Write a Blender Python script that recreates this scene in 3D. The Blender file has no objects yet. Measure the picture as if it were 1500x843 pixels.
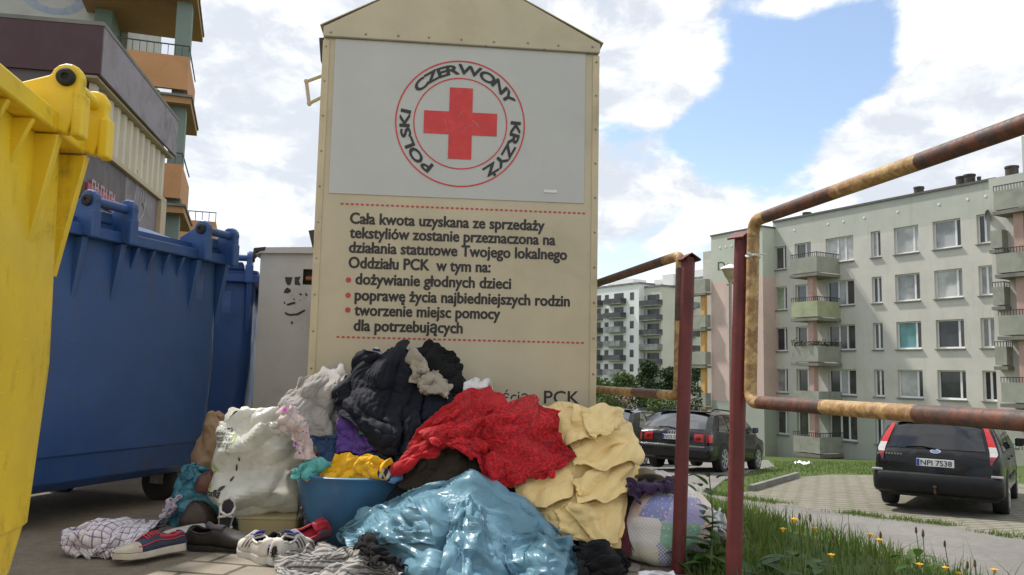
import bpy, bmesh, math, random
import numpy as np
from mathutils import Vector, Matrix, noise as mnoise

random.seed(7)
RNG = np.random.default_rng(7)
SC = bpy.context.scene
COL = SC.collection
R = math.radians
PI = math.pi

# ------------------------------------------------------------------ camera
CAM_H = 0.70
PITCH, ROLL, FPX = 0.1029, 0.021, 1200.0
_F = Vector((0, math.cos(PITCH), math.sin(PITCH)))
_R0 = Vector((1, 0, 0))
_U0 = Vector((0, -math.sin(PITCH), math.cos(PITCH)))
_RT = _R0 * math.cos(ROLL) + _U0 * math.sin(ROLL)
_UP = _U0 * math.cos(ROLL) - _R0 * math.sin(ROLL)
CAMP = Vector((0, 0, CAM_H))
cd = bpy.data.cameras.new('camera')
cam = bpy.data.objects.new('camera', cd)
COL.objects.link(cam)
cd.sensor_width = 36.0
cd.lens = 36.0 * FPX / 1500.0
cd.clip_start = 0.05
cd.clip_end = 3000
m3 = Matrix((_RT, _UP, -_F)).transposed()
cam.matrix_world = Matrix.Translation(CAMP) @ m3.to_4x4()
SC.camera = cam

# ------------------------------------------------------------------ world and sun
SUN_EL, SUN_AZ = R(54), R(-48)      # azimuth measured from +Y (view direction) towards +X
SUN_STRENGTH, SUN_ANGLE = 2.6, R(2.5)
SKY_STRENGTH = 0.10
EXPOSURE = 0.88
sun_dir = Vector((math.sin(SUN_AZ) * math.cos(SUN_EL), math.cos(SUN_AZ) * math.cos(SUN_EL), math.sin(SUN_EL)))
sd = bpy.data.lights.new('sun', 'SUN')
sd.energy = SUN_STRENGTH
sd.angle = SUN_ANGLE
sd.color = (1.0, 0.955, 0.89)
sun = bpy.data.objects.new('sun', sd)
COL.objects.link(sun)
sun.rotation_euler = sun_dir.to_track_quat('Z', 'Y').to_euler()
sun.location = (0, 0, 30)

vs = SC.view_settings
vs.view_transform = 'Standard'
vs.look = 'None'
vs.exposure = EXPOSURE
vs.gamma = 1
vs.use_curve_mapping = False


def pix_dir(px, py):
    return (_F + _RT * ((px - 750.0) / FPX) - _UP * ((py - 421.5) / FPX))


def at(px, py, Y):
    """world point seen at photo pixel (px,py) standing at depth Y"""
    d = pix_dir(px, py)
    return CAMP + d * (Y / d.y)


def on_z(px, py, z):
    d = pix_dir(px, py)
    return CAMP + d * ((z - CAM_H) / d.z)


class NT:
    """tiny node-tree helper"""
    def __init__(self, tree):
        self.t = tree
        self.n = tree.nodes
        self.l = tree.links

    def add(self, kind, **kw):
        nd = self.n.new(kind)
        for k, v in kw.items():
            if k.startswith('i_'):
                key = k[2:]
                key = int(key) if key.isdigit() else key.replace('_', ' ')
                s = nd.inputs[key]
                if hasattr(v, 'is_output') or isinstance(v, bpy.types.NodeSocket):
                    self.l.new(v, s)
                else:
                    s.default_value = v
            else:
                setattr(nd, k, v)
        return nd

    def math(self, op, a, b=None, c=None, clamp=False):
        nd = self.n.new('ShaderNodeMath')
        nd.operation = op
        nd.use_clamp = clamp
        for i, v in enumerate((a, b, c)):
            if v is None:
                continue
            if isinstance(v, bpy.types.NodeSocket):
                self.l.new(v, nd.inputs[i])
            else:
                nd.inputs[i].default_value = v
        return nd.outputs[0]

    def vmath(self, op, a, b=None, out=0, scale=None):
        nd = self.n.new('ShaderNodeVectorMath')
        nd.operation = op
        for i, v in enumerate((a, b)):
            if v is None:
                continue
            if isinstance(v, bpy.types.NodeSocket):
                self.l.new(v, nd.inputs[i])
            else:
                nd.inputs[i].default_value = v
        if scale is not None:
            nd.inputs['Scale'].default_value = scale
        return nd.outputs[out]

    def maprange(self, v, a, b, c=0.0, d=1.0, smooth=True):
        nd = self.n.new('ShaderNodeMapRange')
        nd.interpolation_type = 'SMOOTHSTEP' if smooth else 'LINEAR'
        self.l.new(v, nd.inputs[0])
        for i, x in enumerate((a, b, c, d)):
            nd.inputs[i + 1].default_value = x
        return nd.outputs[0]

    def noise(self, vec, scale, detail=4, rough=0.55, dist=0.0, out='Fac'):
        nd = self.n.new('ShaderNodeTexNoise')
        if vec is not None:
            self.l.new(vec, nd.inputs['Vector'])
        nd.inputs['Scale'].default_value = scale
        nd.inputs['Detail'].default_value = detail
        nd.inputs['Roughness'].default_value = rough
        nd.inputs['Distortion'].default_value = dist
        return nd.outputs[out]

    def mix(self, fac, a, b, blend='MIX'):
        nd = self.n.new('ShaderNodeMix')
        nd.data_type = 'RGBA'
        nd.blend_type = blend
        for i, v in ((0, fac), (6, a), (7, b)):
            if isinstance(v, bpy.types.NodeSocket):
                self.l.new(v, nd.inputs[i])
            else:
                if i and len(v) == 3:
                    v = (*v, 1)
                nd.inputs[i].default_value = v
        return nd.outputs[2]

    def ramp(self, fac, stops, interp='LINEAR'):
        nd = self.n.new('ShaderNodeValToRGB')
        cr = nd.color_ramp
        cr.interpolation = interp
        while len(cr.elements) < len(stops):
            cr.elements.new(0.5)
        for e, (p, c) in zip(cr.elements, stops):
            e.position = p
            e.color = (*c, 1) if len(c) == 3 else c
        if fac is not None:
            self.l.new(fac, nd.inputs[0])
        return nd.outputs[0]


w = bpy.data.worlds.new('World')
SC.world = w
w.use_nodes = True
T = NT(w.node_tree)
T.n.clear()
sky = T.add('ShaderNodeTexSky', sky_type='NISHITA', sun_disc=False, sun_elevation=SUN_EL, sun_rotation=SUN_AZ,
            altitude=100, air_density=1.0, dust_density=0.6, ozone_density=1.6)
gen = T.add('ShaderNodeTexCoord').outputs['Generated']
# clouds: broken cumulus; a field of noise on the view direction decides cover, banks and gaps sit in fixed quarters of the sky
flat = T.vmath('MULTIPLY', gen, (1.0, 1.0, 1.7))
wrp = T.vmath('SCALE', T.vmath('SUBTRACT', T.noise(flat, 5.0, 4, .55, 0, 'Color'), (.5, .5, .5)), scale=.10)
warped = T.vmath('ADD', flat, wrp)
n1 = T.noise(warped, 3.4, 3, 0.5, 0.0)
n2 = T.noise(T.vmath('ADD', warped, (3.1, 0.4, 1.7)), 9.0, 9, 0.62, 0.0)
dens = T.math('ADD', T.math('MULTIPLY', n1, 0.50), T.math('MULTIPLY', n2, 0.50))
dens = T.math('ADD', dens, 0.10)


def bump_dir(px, py, r0, r1, amt, sq=1.0):
    global dens
    d = pix_dir(px, py).normalized()
    dv_ = T.vmath('MULTIPLY', T.vmath('SUBTRACT', gen, tuple(d)), (1, 1, sq))
    dist = T.vmath('LENGTH', dv_, out='Value')
    dens = T.math('ADD', dens, T.maprange(dist, r0, r1, amt, 0.0))


# gaps of blue
bump_dir(1150, 130, 0.01, 0.16, -0.27)
bump_dir(1070, 215, 0.01, 0.09, -0.17)
bump_dir(1265, 60, 0.01, 0.10, -0.20)
bump_dir(1000, 195, 0.005, 0.08, -0.15, 2.5)
bump_dir(900, 188, 0.005, 0.06, -0.16, 2)
bump_dir(905, 385, 0.01, 0.08, -0.16, 2)
bump_dir(450, 300, 0.01, 0.05, -0.08)
# banks of cloud
bump_dir(1450, 130, 0.03, 0.16, 0.24)
bump_dir(1300, 230, 0.02, 0.12, 0.20, 1.6)
bump_dir(1060, 270, 0.02, 0.13, 0.14, 3)
bump_dir(960, 90, 0.03, 0.11, 0.20)
bump_dir(1180, -10, 0.02, 0.09, 0.14, 2)
bump_dir(1400, 15, 0.02, 0.09, 0.12, 2)
bump_dir(360, 150, 0.15, 0.45, 0.26)
cover = T.maprange(dens, 0.475, 0.61)
# sunlit tops and grey undersides: compare the field with itself a little towards the sun
n2b = T.noise(T.vmath('ADD', warped, tuple(Vector((3.1, .4, 1.7)) + sun_dir * .050)), 9.0, 5, 0.60, 0.0)
n1b = T.noise(T.vmath('ADD', warped, tuple(sun_dir * .09)), 3.4, 3, 0.5, 0.0)
grad = T.math('ADD', T.math('MULTIPLY', T.math('SUBTRACT', n1, n1b), 1.1), T.math('MULTIPLY', T.math('SUBTRACT', n2, n2b), 1.0))
gz = T.add('ShaderNodeSeparateXYZ', i_0=gen).outputs[0]
lit = T.maprange(T.math('ADD', grad, T.maprange(gz, -0.45, 0.30, -0.055, 0.035)), -0.15, 0.13)
cl = T.mix(lit, (4.15, 4.4, 4.8), (6.4, 6.45, 6.5))
thick = T.maprange(dens, 0.60, 0.90)
cl = T.mix(T.math('MULTIPLY', thick, 0.25), cl, (4.5, 4.75, 5.1))
haze_ = T.maprange(T.add('ShaderNodeSeparateXYZ', i_0=gen).outputs[2], 0.0, 0.30, 0.42, 0.10)
sk = T.mix(haze_, T.mix(1.0, sky.outputs[0], (1.1, 1.08, 1.05), 'MULTIPLY'), (5.6, 6.1, 6.8))
bgc = T.mix(T.math('MULTIPLY', cover, 0.97), sk, cl)
bg = T.add('ShaderNodeBackground', i_Color=bgc, i_Strength=SKY_STRENGTH)
T.add('ShaderNodeOutputWorld', i_Surface=bg.outputs[0])
w.cycles.sampling_method = 'MANUAL'
w.cycles.sample_map_resolution = 512

# ------------------------------------------------------------------ scene helpers


def tag(o, label=None, cat=None, group=None, kind=None):
    if label:
        o['label'] = label
    if cat:
        o['category'] = cat
    if group:
        o['group'] = group
    if kind:
        o['kind'] = kind
    return o


def empty(name, loc=(0, 0, 0), rz=0.0, parent=None):
    o = bpy.data.objects.new(name, None)
    o.empty_display_size = 0.1
    COL.objects.link(o)
    o.location = loc
    o.rotation_euler = (0, 0, rz)
    if parent:
        o.parent = parent
    return o


def thing(name, label, cat, loc=(0, 0, 0), rz=0.0, group=None):
    return tag(empty(name, loc, rz), label, cat, group)


def children(o):
    return [c for c in bpy.data.objects if c.parent == o]


def copy_tree(o, parent=None):
    c = o.copy()
    COL.objects.link(c)
    if parent is not None:
        c.parent = parent
    for ch in children(o):
        copy_tree(ch, c)
    return c


class MB:
    """collects geometry, then links it as ONE mesh object"""
    def __init__(self):
        self.v, self.f, self.uv = [], [], []

    def add(self, vs_, fs, uvs=None):
        b = len(self.v)
        self.v += [tuple(p) for p in vs_]
        self.f += [tuple(i + b for i in q) for q in fs]
        self.uv += [tuple(p) for p in uvs] if uvs is not None else [(p[0], p[2]) for p in vs_]
        return self

    def box(self, lo, hi, M=None):
        x0, y0, z0 = lo
        x1, y1, z1 = hi
        p = [Vector(q) for q in ((x0, y0, z0), (x1, y0, z0), (x1, y1, z0), (x0, y1, z0),
                                 (x0, y0, z1), (x1, y0, z1), (x1, y1, z1), (x0, y1, z1))]
        if M is not None:
            p = [M @ q for q in p]
        return self.add(p, [(0, 3, 2, 1), (4, 5, 6, 7), (0, 1, 5, 4), (1, 2, 6, 5), (2, 3, 7, 6), (3, 0, 4, 7)])

    def prism(self, poly, d0, d1, M=None):
        """poly in (x,z), extruded along y from d0 to d1"""
        n = len(poly)
        p = [Vector((x, d0, z)) for x, z in poly] + [Vector((x, d1, z)) for x, z in poly]
        if M is not None:
            p = [M @ q for q in p]
        fs = [tuple(range(n)), tuple(range(2 * n - 1, n - 1, -1))]
        fs += [(i, i + n, (i + 1) % n + n, (i + 1) % n) for i in range(n)]
        return self.add(p, fs)

    def tube(self, pts, r, seg=12, cap=True, closed=False):
        pts = [Vector(p) for p in pts]
        n = len(pts)
        rr = r if hasattr(r, '__len__') else [r] * n
        vs_, uvs = [], []
        up = None
        L = 0
        for i, p in enumerate(pts):
            if closed:
                t = (pts[(i + 1) % n] - pts[i - 1]).normalized()
            else:
                t = (pts[min(i + 1, n - 1)] - pts[max(i - 1, 0)]).normalized()
            if up is None:
                up = Vector((0, 0, 1)) if abs(t.z) < 0.9 else Vector((1, 0, 0))
            a = t.cross(up).normalized()
            b = a.cross(t).normalized()
            up = b
            if i:
                L += (p - pts[i - 1]).length
            for k in range(seg):
                th = 2 * PI * k / seg
                vs_.append(p + a * (rr[i] * math.cos(th)) + b * (rr[i] * math.sin(th)))
                uvs.append((k / seg, L))
        fs = []
        for i in range(n if closed else n - 1):
            j = (i + 1) % n
            for k in range(seg):
                k2 = (k + 1) % seg
                fs.append((i * seg + k, i * seg + k2, j * seg + k2, j * seg + k))
        if cap and not closed:
            fs.append(tuple(range(seg - 1, -1, -1)))
            fs.append(tuple((n - 1) * seg + k for k in range(seg)))
        return self.add(vs_, fs, uvs)

    def lathe(self, prof, seg=32, c=(0, 0, 0), axis='z', M=None, cap=True):
        """prof: (radius, height) pairs"""
        vs_, fs = [], []
        for r, h in prof:
            for k in range(seg):
                th = 2 * PI * k / seg
                if axis == 'z':
                    q = Vector((c[0] + r * math.cos(th), c[1] + r * math.sin(th), c[2] + h))
                elif axis == 'y':
                    q = Vector((c[0] + r * math.cos(th), c[1] + h, c[2] + r * math.sin(th)))
                else:
                    q = Vector((c[0] + h, c[1] + r * math.cos(th), c[2] + r * math.sin(th)))
                vs_.append(M @ q if M is not None else q)
        n = len(prof)
        for i in range(n - 1):
            for k in range(seg):
                k2 = (k + 1) % seg
                fs.append((i * seg + k, i * seg + k2, (i + 1) * seg + k2, (i + 1) * seg + k))
        if cap and prof[0][0] > 1e-6:
            fs.append(tuple(range(seg - 1, -1, -1)))
        if cap and prof[-1][0] > 1e-6:
            fs.append(tuple((n - 1) * seg + k for k in range(seg)))
        return self.add(vs_, fs)

    def loft(self, rings, cap=True):
        n = len(rings[0])
        vs_ = [p for r_ in rings for p in r_]
        fs = []
        for i in range(len(rings) - 1):
            for k in range(n):
                k2 = (k + 1) % n
                fs.append((i * n + k, i * n + k2, (i + 1) * n + k2, (i + 1) * n + k))
        if cap:
            fs.append(tuple(range(n - 1, -1, -1)))
            fs.append(tuple((len(rings) - 1) * n + k for k in range(n)))
        return self.add(vs_, fs)

    def grid(self, P, UV=None, wrap=False):
        """P: array (n,m,3)"""
        n, m = P.shape[:2]
        fs = []
        for i in range(n - 1):
            for j in range(m if wrap else m - 1):
                j2 = (j + 1) % m
                fs.append((i * m + j, i * m + j2, (i + 1) * m + j2, (i + 1) * m + j))
        if UV is None:
            uu, vv = np.meshgrid(np.linspace(0, 1, n), np.linspace(0, 1, m), indexing='ij')
            UV = np.stack([uu, vv], -1)
        return self.add(P.reshape(-1, 3).tolist(), fs, UV.reshape(-1, 2).tolist())

    def build(self, name, mat, parent=None, smooth=False, bevel=0.0, sub=0, solid=0.0, seg=2, fix=True, angle=40):
        me = bpy.data.meshes.new(name)
        me.from_pydata(self.v, [], self.f)
        ul = me.uv_layers.new(name='UVMap')
        vi = np.empty(len(me.loops), dtype=np.int32)
        me.loops.foreach_get('vertex_index', vi)
        ul.data.foreach_set('uv', np.array(self.uv, dtype=np.float32)[vi].ravel())
        if fix:
            bm = bmesh.new()
            bm.from_mesh(me)
            bmesh.ops.recalc_face_normals(bm, faces=bm.faces[:])
            bm.to_mesh(me)
            bm.free()
        me.update()
        o = bpy.data.objects.new(name, me)
        COL.objects.link(o)
        if mat is not None:
            me.materials.append(mat)
        if smooth:
            me.polygons.foreach_set('use_smooth', [True] * len(me.polygons))
            if not sub and angle:
                me.set_sharp_from_angle(angle=R(angle))
        if parent is not None:
            o.parent = parent
        if sub:
            s = o.modifiers.new('sub', 'SUBSURF')
            s.levels = s.render_levels = sub
        if solid:
            s = o.modifiers.new('solid', 'SOLIDIFY')
            s.thickness = solid
            s.offset = -1
        if bevel:
            b = o.modifiers.new('bevel', 'BEVEL')
            b.width = bevel
            b.segments = seg
            b.limit_method = 'ANGLE'
            b.angle_limit = R(35)
            b.harden_normals = False
        return o


def new_mat(name):
    m = bpy.data.materials.new(name)
    m.use_nodes = True
    t = NT(m.node_tree)
    t.n.clear()
    t.p = t.add('ShaderNodeBsdfPrincipled')
    t.add('ShaderNodeOutputMaterial', i_Surface=t.p.outputs[0])
    t.obj = t.add('ShaderNodeTexCoord').outputs['Object']
    t.uv = t.add('ShaderNodeTexCoord').outputs['UV']
    return m, t


def setp(t, **kw):
    for k, v in kw.items():
        s = t.p.inputs[k.replace('_', ' ')]
        if isinstance(v, bpy.types.NodeSocket):
            t.l.new(v, s)
        else:
            if isinstance(v, tuple) and len(v) == 3:
                v = (*v, 1) if s.type == 'RGBA' else v
            s.default_value = v


def bump(t, h, strength=0.3, dist=0.01):
    b = t.add('ShaderNodeBump', i_Height=h, i_Strength=strength, i_Distance=dist)
    t.l.new(b.outputs[0], t.p.inputs['Normal'])
    return b


MATS = {}


def pmat(name, col, rough=0.6, metal=0.0, var=0.12, vs_=6.0, bmp=0.15, bs=80.0, bd=0.004, coat=0.0, spec=0.5,
         dirt=None, dirt_amt=0.5, dscale=3.0, sheen=0.0, trans=0.0):
    """principled paint / plastic / cloth with uneven tone, optional dirt patches and a fine bump"""
    if name in MATS:
        return MATS[name]
    m, t = new_mat(name)
    n = t.noise(t.obj, vs_, 5, 0.6)
    lo = tuple(c * (1 - var) for c in col)
    hi = tuple(min(1, c * (1 + var)) for c in col)
    c = t.mix(t.maprange(n, 0.3, 0.7), lo, hi)
    rr = rough
    if dirt:
        dn = t.noise(t.obj, dscale, 8, 0.68, 0.6)
        f = t.math('MULTIPLY', t.maprange(dn, 0.50, 0.72), dirt_amt)
        c = t.mix(f, c, dirt)
        rr = t.maprange(dn, 0.4, 0.7, rough, min(1, rough + 0.25))
    setp(t, Base_Color=c, Roughness=rr, Metallic=metal, Coat_Weight=coat, Specular_IOR_Level=spec, Sheen_Weight=sheen)
    if trans:
        setp(t, Transmission_Weight=trans)
    if bmp:
        bump(t, t.noise(t.obj, bs, 4, 0.6), bmp, bd)
    MATS[name] = m
    return m


def text_mesh(body, size, bold=0.0, align='LEFT', spacing=1.0, xs=1.0):
    """lettering as a flat mesh in the XZ plane, returns (verts, faces)"""
    c = bpy.data.curves.new('lettering', 'FONT')
    c.body = body
    c.size = size
    c.offset = bold
    c.align_x = align
    c.space_character = spacing
    c.resolution_u = 3
    o = bpy.data.objects.new('lettering', c)
    COL.objects.link(o)
    dg = bpy.context.evaluated_depsgraph_get()
    me = bpy.data.meshes.new_from_object(o.evaluated_get(dg))
    vs_ = [Vector((v.co.x * xs, 0, v.co.y)) for v in me.vertices]
    fs = [tuple(p.vertices) for p in me.polygons]
    bpy.data.objects.remove(o)
    bpy.data.curves.remove(c)
    bpy.data.meshes.remove(me)
    return vs_, fs


def text_width(vs_):
    return max(v.x for v in vs_) - min(v.x for v in vs_)


def smooth01(x):
    x = np.clip(x, 0, 1)
    return x * x * (3 - 2 * x)
# ------------------------------------------------------------------ terrain
BAR0, BAR1 = Vector((0.74, 2.55)), Vector((0.42, 3.98))     # line of the pipe barrier along the top of the bank
_bd = (BAR1 - BAR0).normalized()
_bn = Vector((_bd.y, -_bd.x))                                # points right, down the bank


def terrain_z(x, y):
    x = np.asarray(x, float)
    y = np.asarray(y, float)
    d = (x - BAR0.x) * _bn.x + (y - BAR0.y) * _bn.y
    # the bank falls away to the right of the barrier; beyond it the car park slopes down to the flats
    g = np.interp(y, [-50, 6, 12.8, 20, 35, 53, 100, 200, 2000], [1.05, 1.0, 1.34, 1.56, 2.85, 4.30, 6.5, 7.5, 7.5])
    s = smooth01((d - 0.55) / 3.6)
    lo = smooth01((d + 14) / 20.0) * smooth01((y - 45) / 60)
    return -np.maximum(s, lo) * g


def sheet(name, outline_fn, mat, off, kind='structure'):
    pass


def grid_sheet(name, xs_, ys_, mat, off=0.0, keep=None):
    X, Y = np.meshgrid(xs_, ys_, indexing='ij')
    Z = terrain_z(X, Y) + off
    P = np.stack([X, Y, Z], -1)
    b = MB()
    b.grid(P, np.stack([X, Y], -1))
    if keep is not None:
        n, m = X.shape
        b.f = [f for f in b.f if keep(sum(b.v[i][0] for i in f) / 4, sum(b.v[i][1] for i in f) / 4)]
    o = b.build(name, mat, smooth=True, fix=False, angle=0)
    tag(o, kind='structure')
    return o


def strip_sheet(name, left, right, mat, off, nu=10, nv=60):
    """sheet between two polylines of (x,y), laid on the terrain"""
    def samp(pl, n):
        pl = np.array(pl, float)
        seg = np.r_[0, np.cumsum(np.linalg.norm(np.diff(pl, axis=0), axis=1))]
        t = np.linspace(0, seg[-1], n)
        return np.stack([np.interp(t, seg, pl[:, 0]), np.interp(t, seg, pl[:, 1])], -1)
    A, B = samp(left, nv), samp(right, nv)
    k = np.linspace(0, 1, nu)[None, :, None]
    XY = A[:, None] * (1 - k) + B[:, None] * k
    Z = terrain_z(XY[..., 0], XY[..., 1]) + off
    b = MB().grid(np.concatenate([XY, Z[..., None]], -1), XY)
    o = b.build(name, mat, smooth=True, fix=True, angle=0)
    tag(o, kind='structure')
    return o


def ground_mat(name, cols, scale=1.2, bmp=0.6, fine=70):
    m, t = new_mat(name)
    n1 = t.noise(t.obj, scale, 8, 0.65, 0.4)
    n2 = t.noise(t.obj, scale * 14, 6, 0.7)
    f = t.math('ADD', t.math('MULTIPLY', n1, 0.6), t.math('MULTIPLY', n2, 0.4))
    c = t.ramp(f, [(0.30, cols[0]), (0.5, cols[1]), (0.70, cols[2])])
    setp(t, Base_Color=c, Roughness=0.95, Specular_IOR_Level=0.2)
    bump(t, t.math('ADD', t.noise(t.obj, fine, 6, 0.7), t.math('MULTIPLY', n2, 1.5)), bmp, 0.012)
    return m


M_turf = ground_mat('turf', [(0.035, 0.055, 0.014), (0.065, 0.10, 0.025), (0.12, 0.13, 0.05)], 0.9)
M_dirt = ground_mat('dirt', [(0.13, 0.108, 0.082), (0.22, 0.185, 0.142), (0.30, 0.26, 0.205)], 1.6, 0.7, 90)
M_asph = ground_mat('asphalt', [(0.125, 0.118, 0.108), (0.185, 0.175, 0.16), (0.25, 0.235, 0.215)], 0.7, 0.5, 45)


def paver_mat(name, w_, h_, cols, mortar, ms=0.02, rot=0.0, grassy=None):
    m, t = new_mat(name)
    mp = t.add('ShaderNodeMapping', i_Vector=t.obj, i_Rotation=(0, 0, rot))
    wob = t.vmath('ADD', mp.outputs[0], t.vmath('SCALE', t.vmath('SUBTRACT', t.noise(t.obj, 9, 3, 0.6, 0, 'Color'), (0.5, 0.5, 0.5)), scale=0.012))
    br = t.add('ShaderNodeTexBrick', i_Vector=wob, i_Scale=1.0, i_Mortar_Size=ms, i_Mortar_Smooth=0.3, i_Brick_Width=w_, i_Row_Height=h_,
               i_Color1=(*cols[0], 1), i_Color2=(*cols[1], 1), i_Mortar=(*mortar, 1))
    dn = t.noise(t.obj, 6, 8, 0.7)
    c = t.mix(t.maprange(dn, 0.3, 0.72), br.outputs[0], cols[2], 'MIX')
    c = t.mix(0.55, br.outputs[0], c)
    if grassy:
        gn = t.noise(t.obj, 3.5, 5, 0.65)
        c = t.mix(t.math('MULTIPLY', br.outputs[1], t.maprange(gn, 0.42, 0.55)), c, grassy)
    sp = t.noise(t.obj, 170, 3, 0.6)
    c = t.mix(t.maprange(sp, 0.35, 0.65, 0.0, 0.28), c, tuple(x * 0.55 for x in cols[0]))
    setp(t, Base_Color=c, Roughness=0.93, Specular_IOR_Level=0.2)
    h = t.math('ADD', t.math('MULTIPLY', t.math('SUBTRACT', 1.0, br.outputs[1]), 1.0), t.math('MULTIPLY', t.noise(t.obj, 120, 5, 0.7), 0.35))
    bump(t, h, 0.7, 0.008)
    return m


M_paver = paver_mat('concrete_pavers', 0.30, 0.15, [(0.34, 0.29, 0.23), (0.27, 0.235, 0.19), (0.20, 0.17, 0.135)], (0.085, 0.07, 0.05), 0.010, R(12), (0.06, 0.07, 0.025))
M_pad = paver_mat('openwork_pavers', 0.40, 0.20, [(0.27, 0.25, 0.215), (0.23, 0.21, 0.18), (0.17, 0.15, 0.115)], (0.165, 0.15, 0.105), 0.03, R(-24), (0.11, 0.125, 0.05))

xs_ = np.unique(np.r_[np.linspace(-900, -60, 12), np.linspace(-60, -6, 20), np.linspace(-6, 14, 81), np.linspace(14, 60, 32), np.linspace(60, 900, 12)])
ys_ = np.unique(np.r_[np.linspace(-60, -4, 8), np.linspace(-4, 14, 73), np.linspace(14, 60, 40), np.linspace(60, 220, 20), np.linspace(220, 1600, 10)])
grid_sheet('terrain', xs_, ys_, M_turf)
# bare sandy yard round the bins
strip_sheet('dirt_yard', [(-14, -3), (-14, 13)], [(0.98, -3), (0.95, 1.6), (0.80, 2.5), (0.5, 4.2), (-1.6, 13)], M_dirt, 0.004, 30, 60)
# concrete pavers in front of the clothes
strip_sheet('pavement', [(-1.42, 1.0), (-1.20, 2.75), (-1.02, 3.35), (-0.95, 3.9)], [(0.72, 1.0), (0.66, 2.2), (0.50, 3.0), (0.34, 3.9)], M_paver, 0.009, 12, 30)
# ------------------------------------------------------------------ clothes-collection container
CY0, CY1 = 3.70, 3.826
_a, _b = at(475, 50, CY0), at(878, 76, CY1)
C_ANG = math.atan2(_b.y - _a.y, _b.x - _a.x)
_cu = Vector((math.cos(C_ANG), math.sin(C_ANG), 0))
_cn = Vector((-math.sin(C_ANG), math.cos(C_ANG), 0))
_fl = at(452, 560, CY0)
C_O = Vector((_a.x, _a.y, 0))
C_MW = Matrix.Translation(C_O) @ Matrix.Rotation(C_ANG, 4, 'Z')
C_MI = C_MW.inverted()


def cloc(px, py, out=0.0):
    """photo pixel -> (x, z) on the container's front face"""
    d = pix_dir(px, py)
    t_ = (C_O - _cn * out - CAMP).dot(_cn) / d.dot(_cn)
    q = C_MI @ (CAMP + d * t_)
    return q.x, q.z


CW = cloc(877, 76)[0]
CZ = cloc(475, 50)[1]
PEAKZ = cloc(672, -24)[1]
CD = 1.15
M_cont = pmat('cream_sheet_metal', (0.525, 0.445, 0.305), 0.42, 0.0, 0.07, 3.5, 0.05, 30, dirt=(0.33, 0.27, 0.18), dirt_amt=0.28, dscale=2.2)
M_edge = pmat('cream_edge_strip', (0.55, 0.45, 0.29), 0.45, 0.0, 0.08, 5, 0.04, 40, dirt=(0.24, 0.18, 0.11), dirt_amt=0.4)
M_panel = pmat('white_vinyl_sheet', (0.50, 0.49, 0.462), 0.36, 0.0, 0.035, 3, 0.03, 18, dirt=(0.44, 0.43, 0.40), dirt_amt=0.3, dscale=3)
M_inkred = pmat('red_vinyl', (0.60, 0.035, 0.032), 0.4, 0, 0.10, 14, 0.03, 30, dirt=(0.62, 0.28, 0.25), dirt_amt=0.25, dscale=14)
M_inkblack = pmat('black_vinyl', (0.022, 0.018, 0.016), 0.45, 0, 0.1, 14, 0, 30)
M_inkdot = pmat('dull_red_print', (0.47, 0.055, 0.04), 0.5, 0, 0.1, 14, 0, 30)
M_galv = pmat('dull_galvanised', (0.30, 0.28, 0.25), 0.45, 0.8, 0.15, 20, 0.1, 60)
M_darkmetal = pmat('dark_weathered_metal', (0.06, 0.052, 0.045), 0.55, 0.3, 0.3, 12, 0.2, 60, dirt=(0.12, 0.07, 0.04), dirt_amt=0.6)

cont = thing('donation_container', 'tall cream clothes donation container with red cross emblem and printed text behind the clothes heap', 'donation container', C_O, C_ANG)
b = MB().box((0, 0, 0.06), (CW, CD, CZ))
b.build('body', M_cont, cont, bevel=0.006)
# gabled top: front gable sheet slightly proud plus two roof slopes
mx = cloc(672, -24)[0]
pk_l, pk_r = cloc(581, -10), cloc(757, -4)
gz0 = CZ - 0.012
gp = [(-0.004, gz0), (CW + 0.006, gz0 - 0.004), (CW + 0.006, CZ + 0.028), (pk_r[0], pk_r[1]), (pk_l[0], pk_l[1]), (-0.004, CZ + 0.034)]
MB().prism(gp, -0.008, 0.0).build('gable', M_cont, cont, bevel=0.003)
rb = MB()
rp = [(-0.02, CZ + 0.036), (pk_l[0], pk_l[1] + 0.002), (pk_r[0], pk_r[1] + 0.002), (CW + 0.022, CZ + 0.030)]
for i in range(3):
    (x0, z0), (x1, z1) = rp[i], rp[i + 1]
    rb.prism([(x0, z0 + 0.001), (x1, z1 + 0.001), (x1, z1 + 0.007), (x0, z0 + 0.007)], -0.0085, CD + 0.02)
rb.prism([(0.004, CZ + 0.002), (CW - 0.004, CZ + 0.002), (CW - 0.004, CZ + 0.026), (pk_r[0], pk_r[1] - 0.003), (pk_l[0], pk_l[1] - 0.003), (0.004, CZ + 0.03)], 0.002, CD - 0.004)
rb.build('roof', M_cont, cont, bevel=0.002)
MB().prism([(0.0, gz0 - 0.007), (CW, gz0 - 0.011), (CW, gz0 - 0.005), (0.0, gz0 - 0.001)], -0.0125, -0.0005).build('drip_edge', pmat('dull_drip_edge', (.20, .165, .11), .6), cont)
# corner strips and seams
xs0 = cloc(866, 300)[0]
MB().box((xs0, -0.006, 0.07), (CW + 0.004, 0.03, gz0 - 0.018)).build('corner_strip', M_edge, cont, bevel=0.003)
MB().box((-0.004, -0.006, 0.07), (0.028, 0.03, gz0 - 0.018)).build('corner_strip', M_edge, cont, bevel=0.003)
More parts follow.
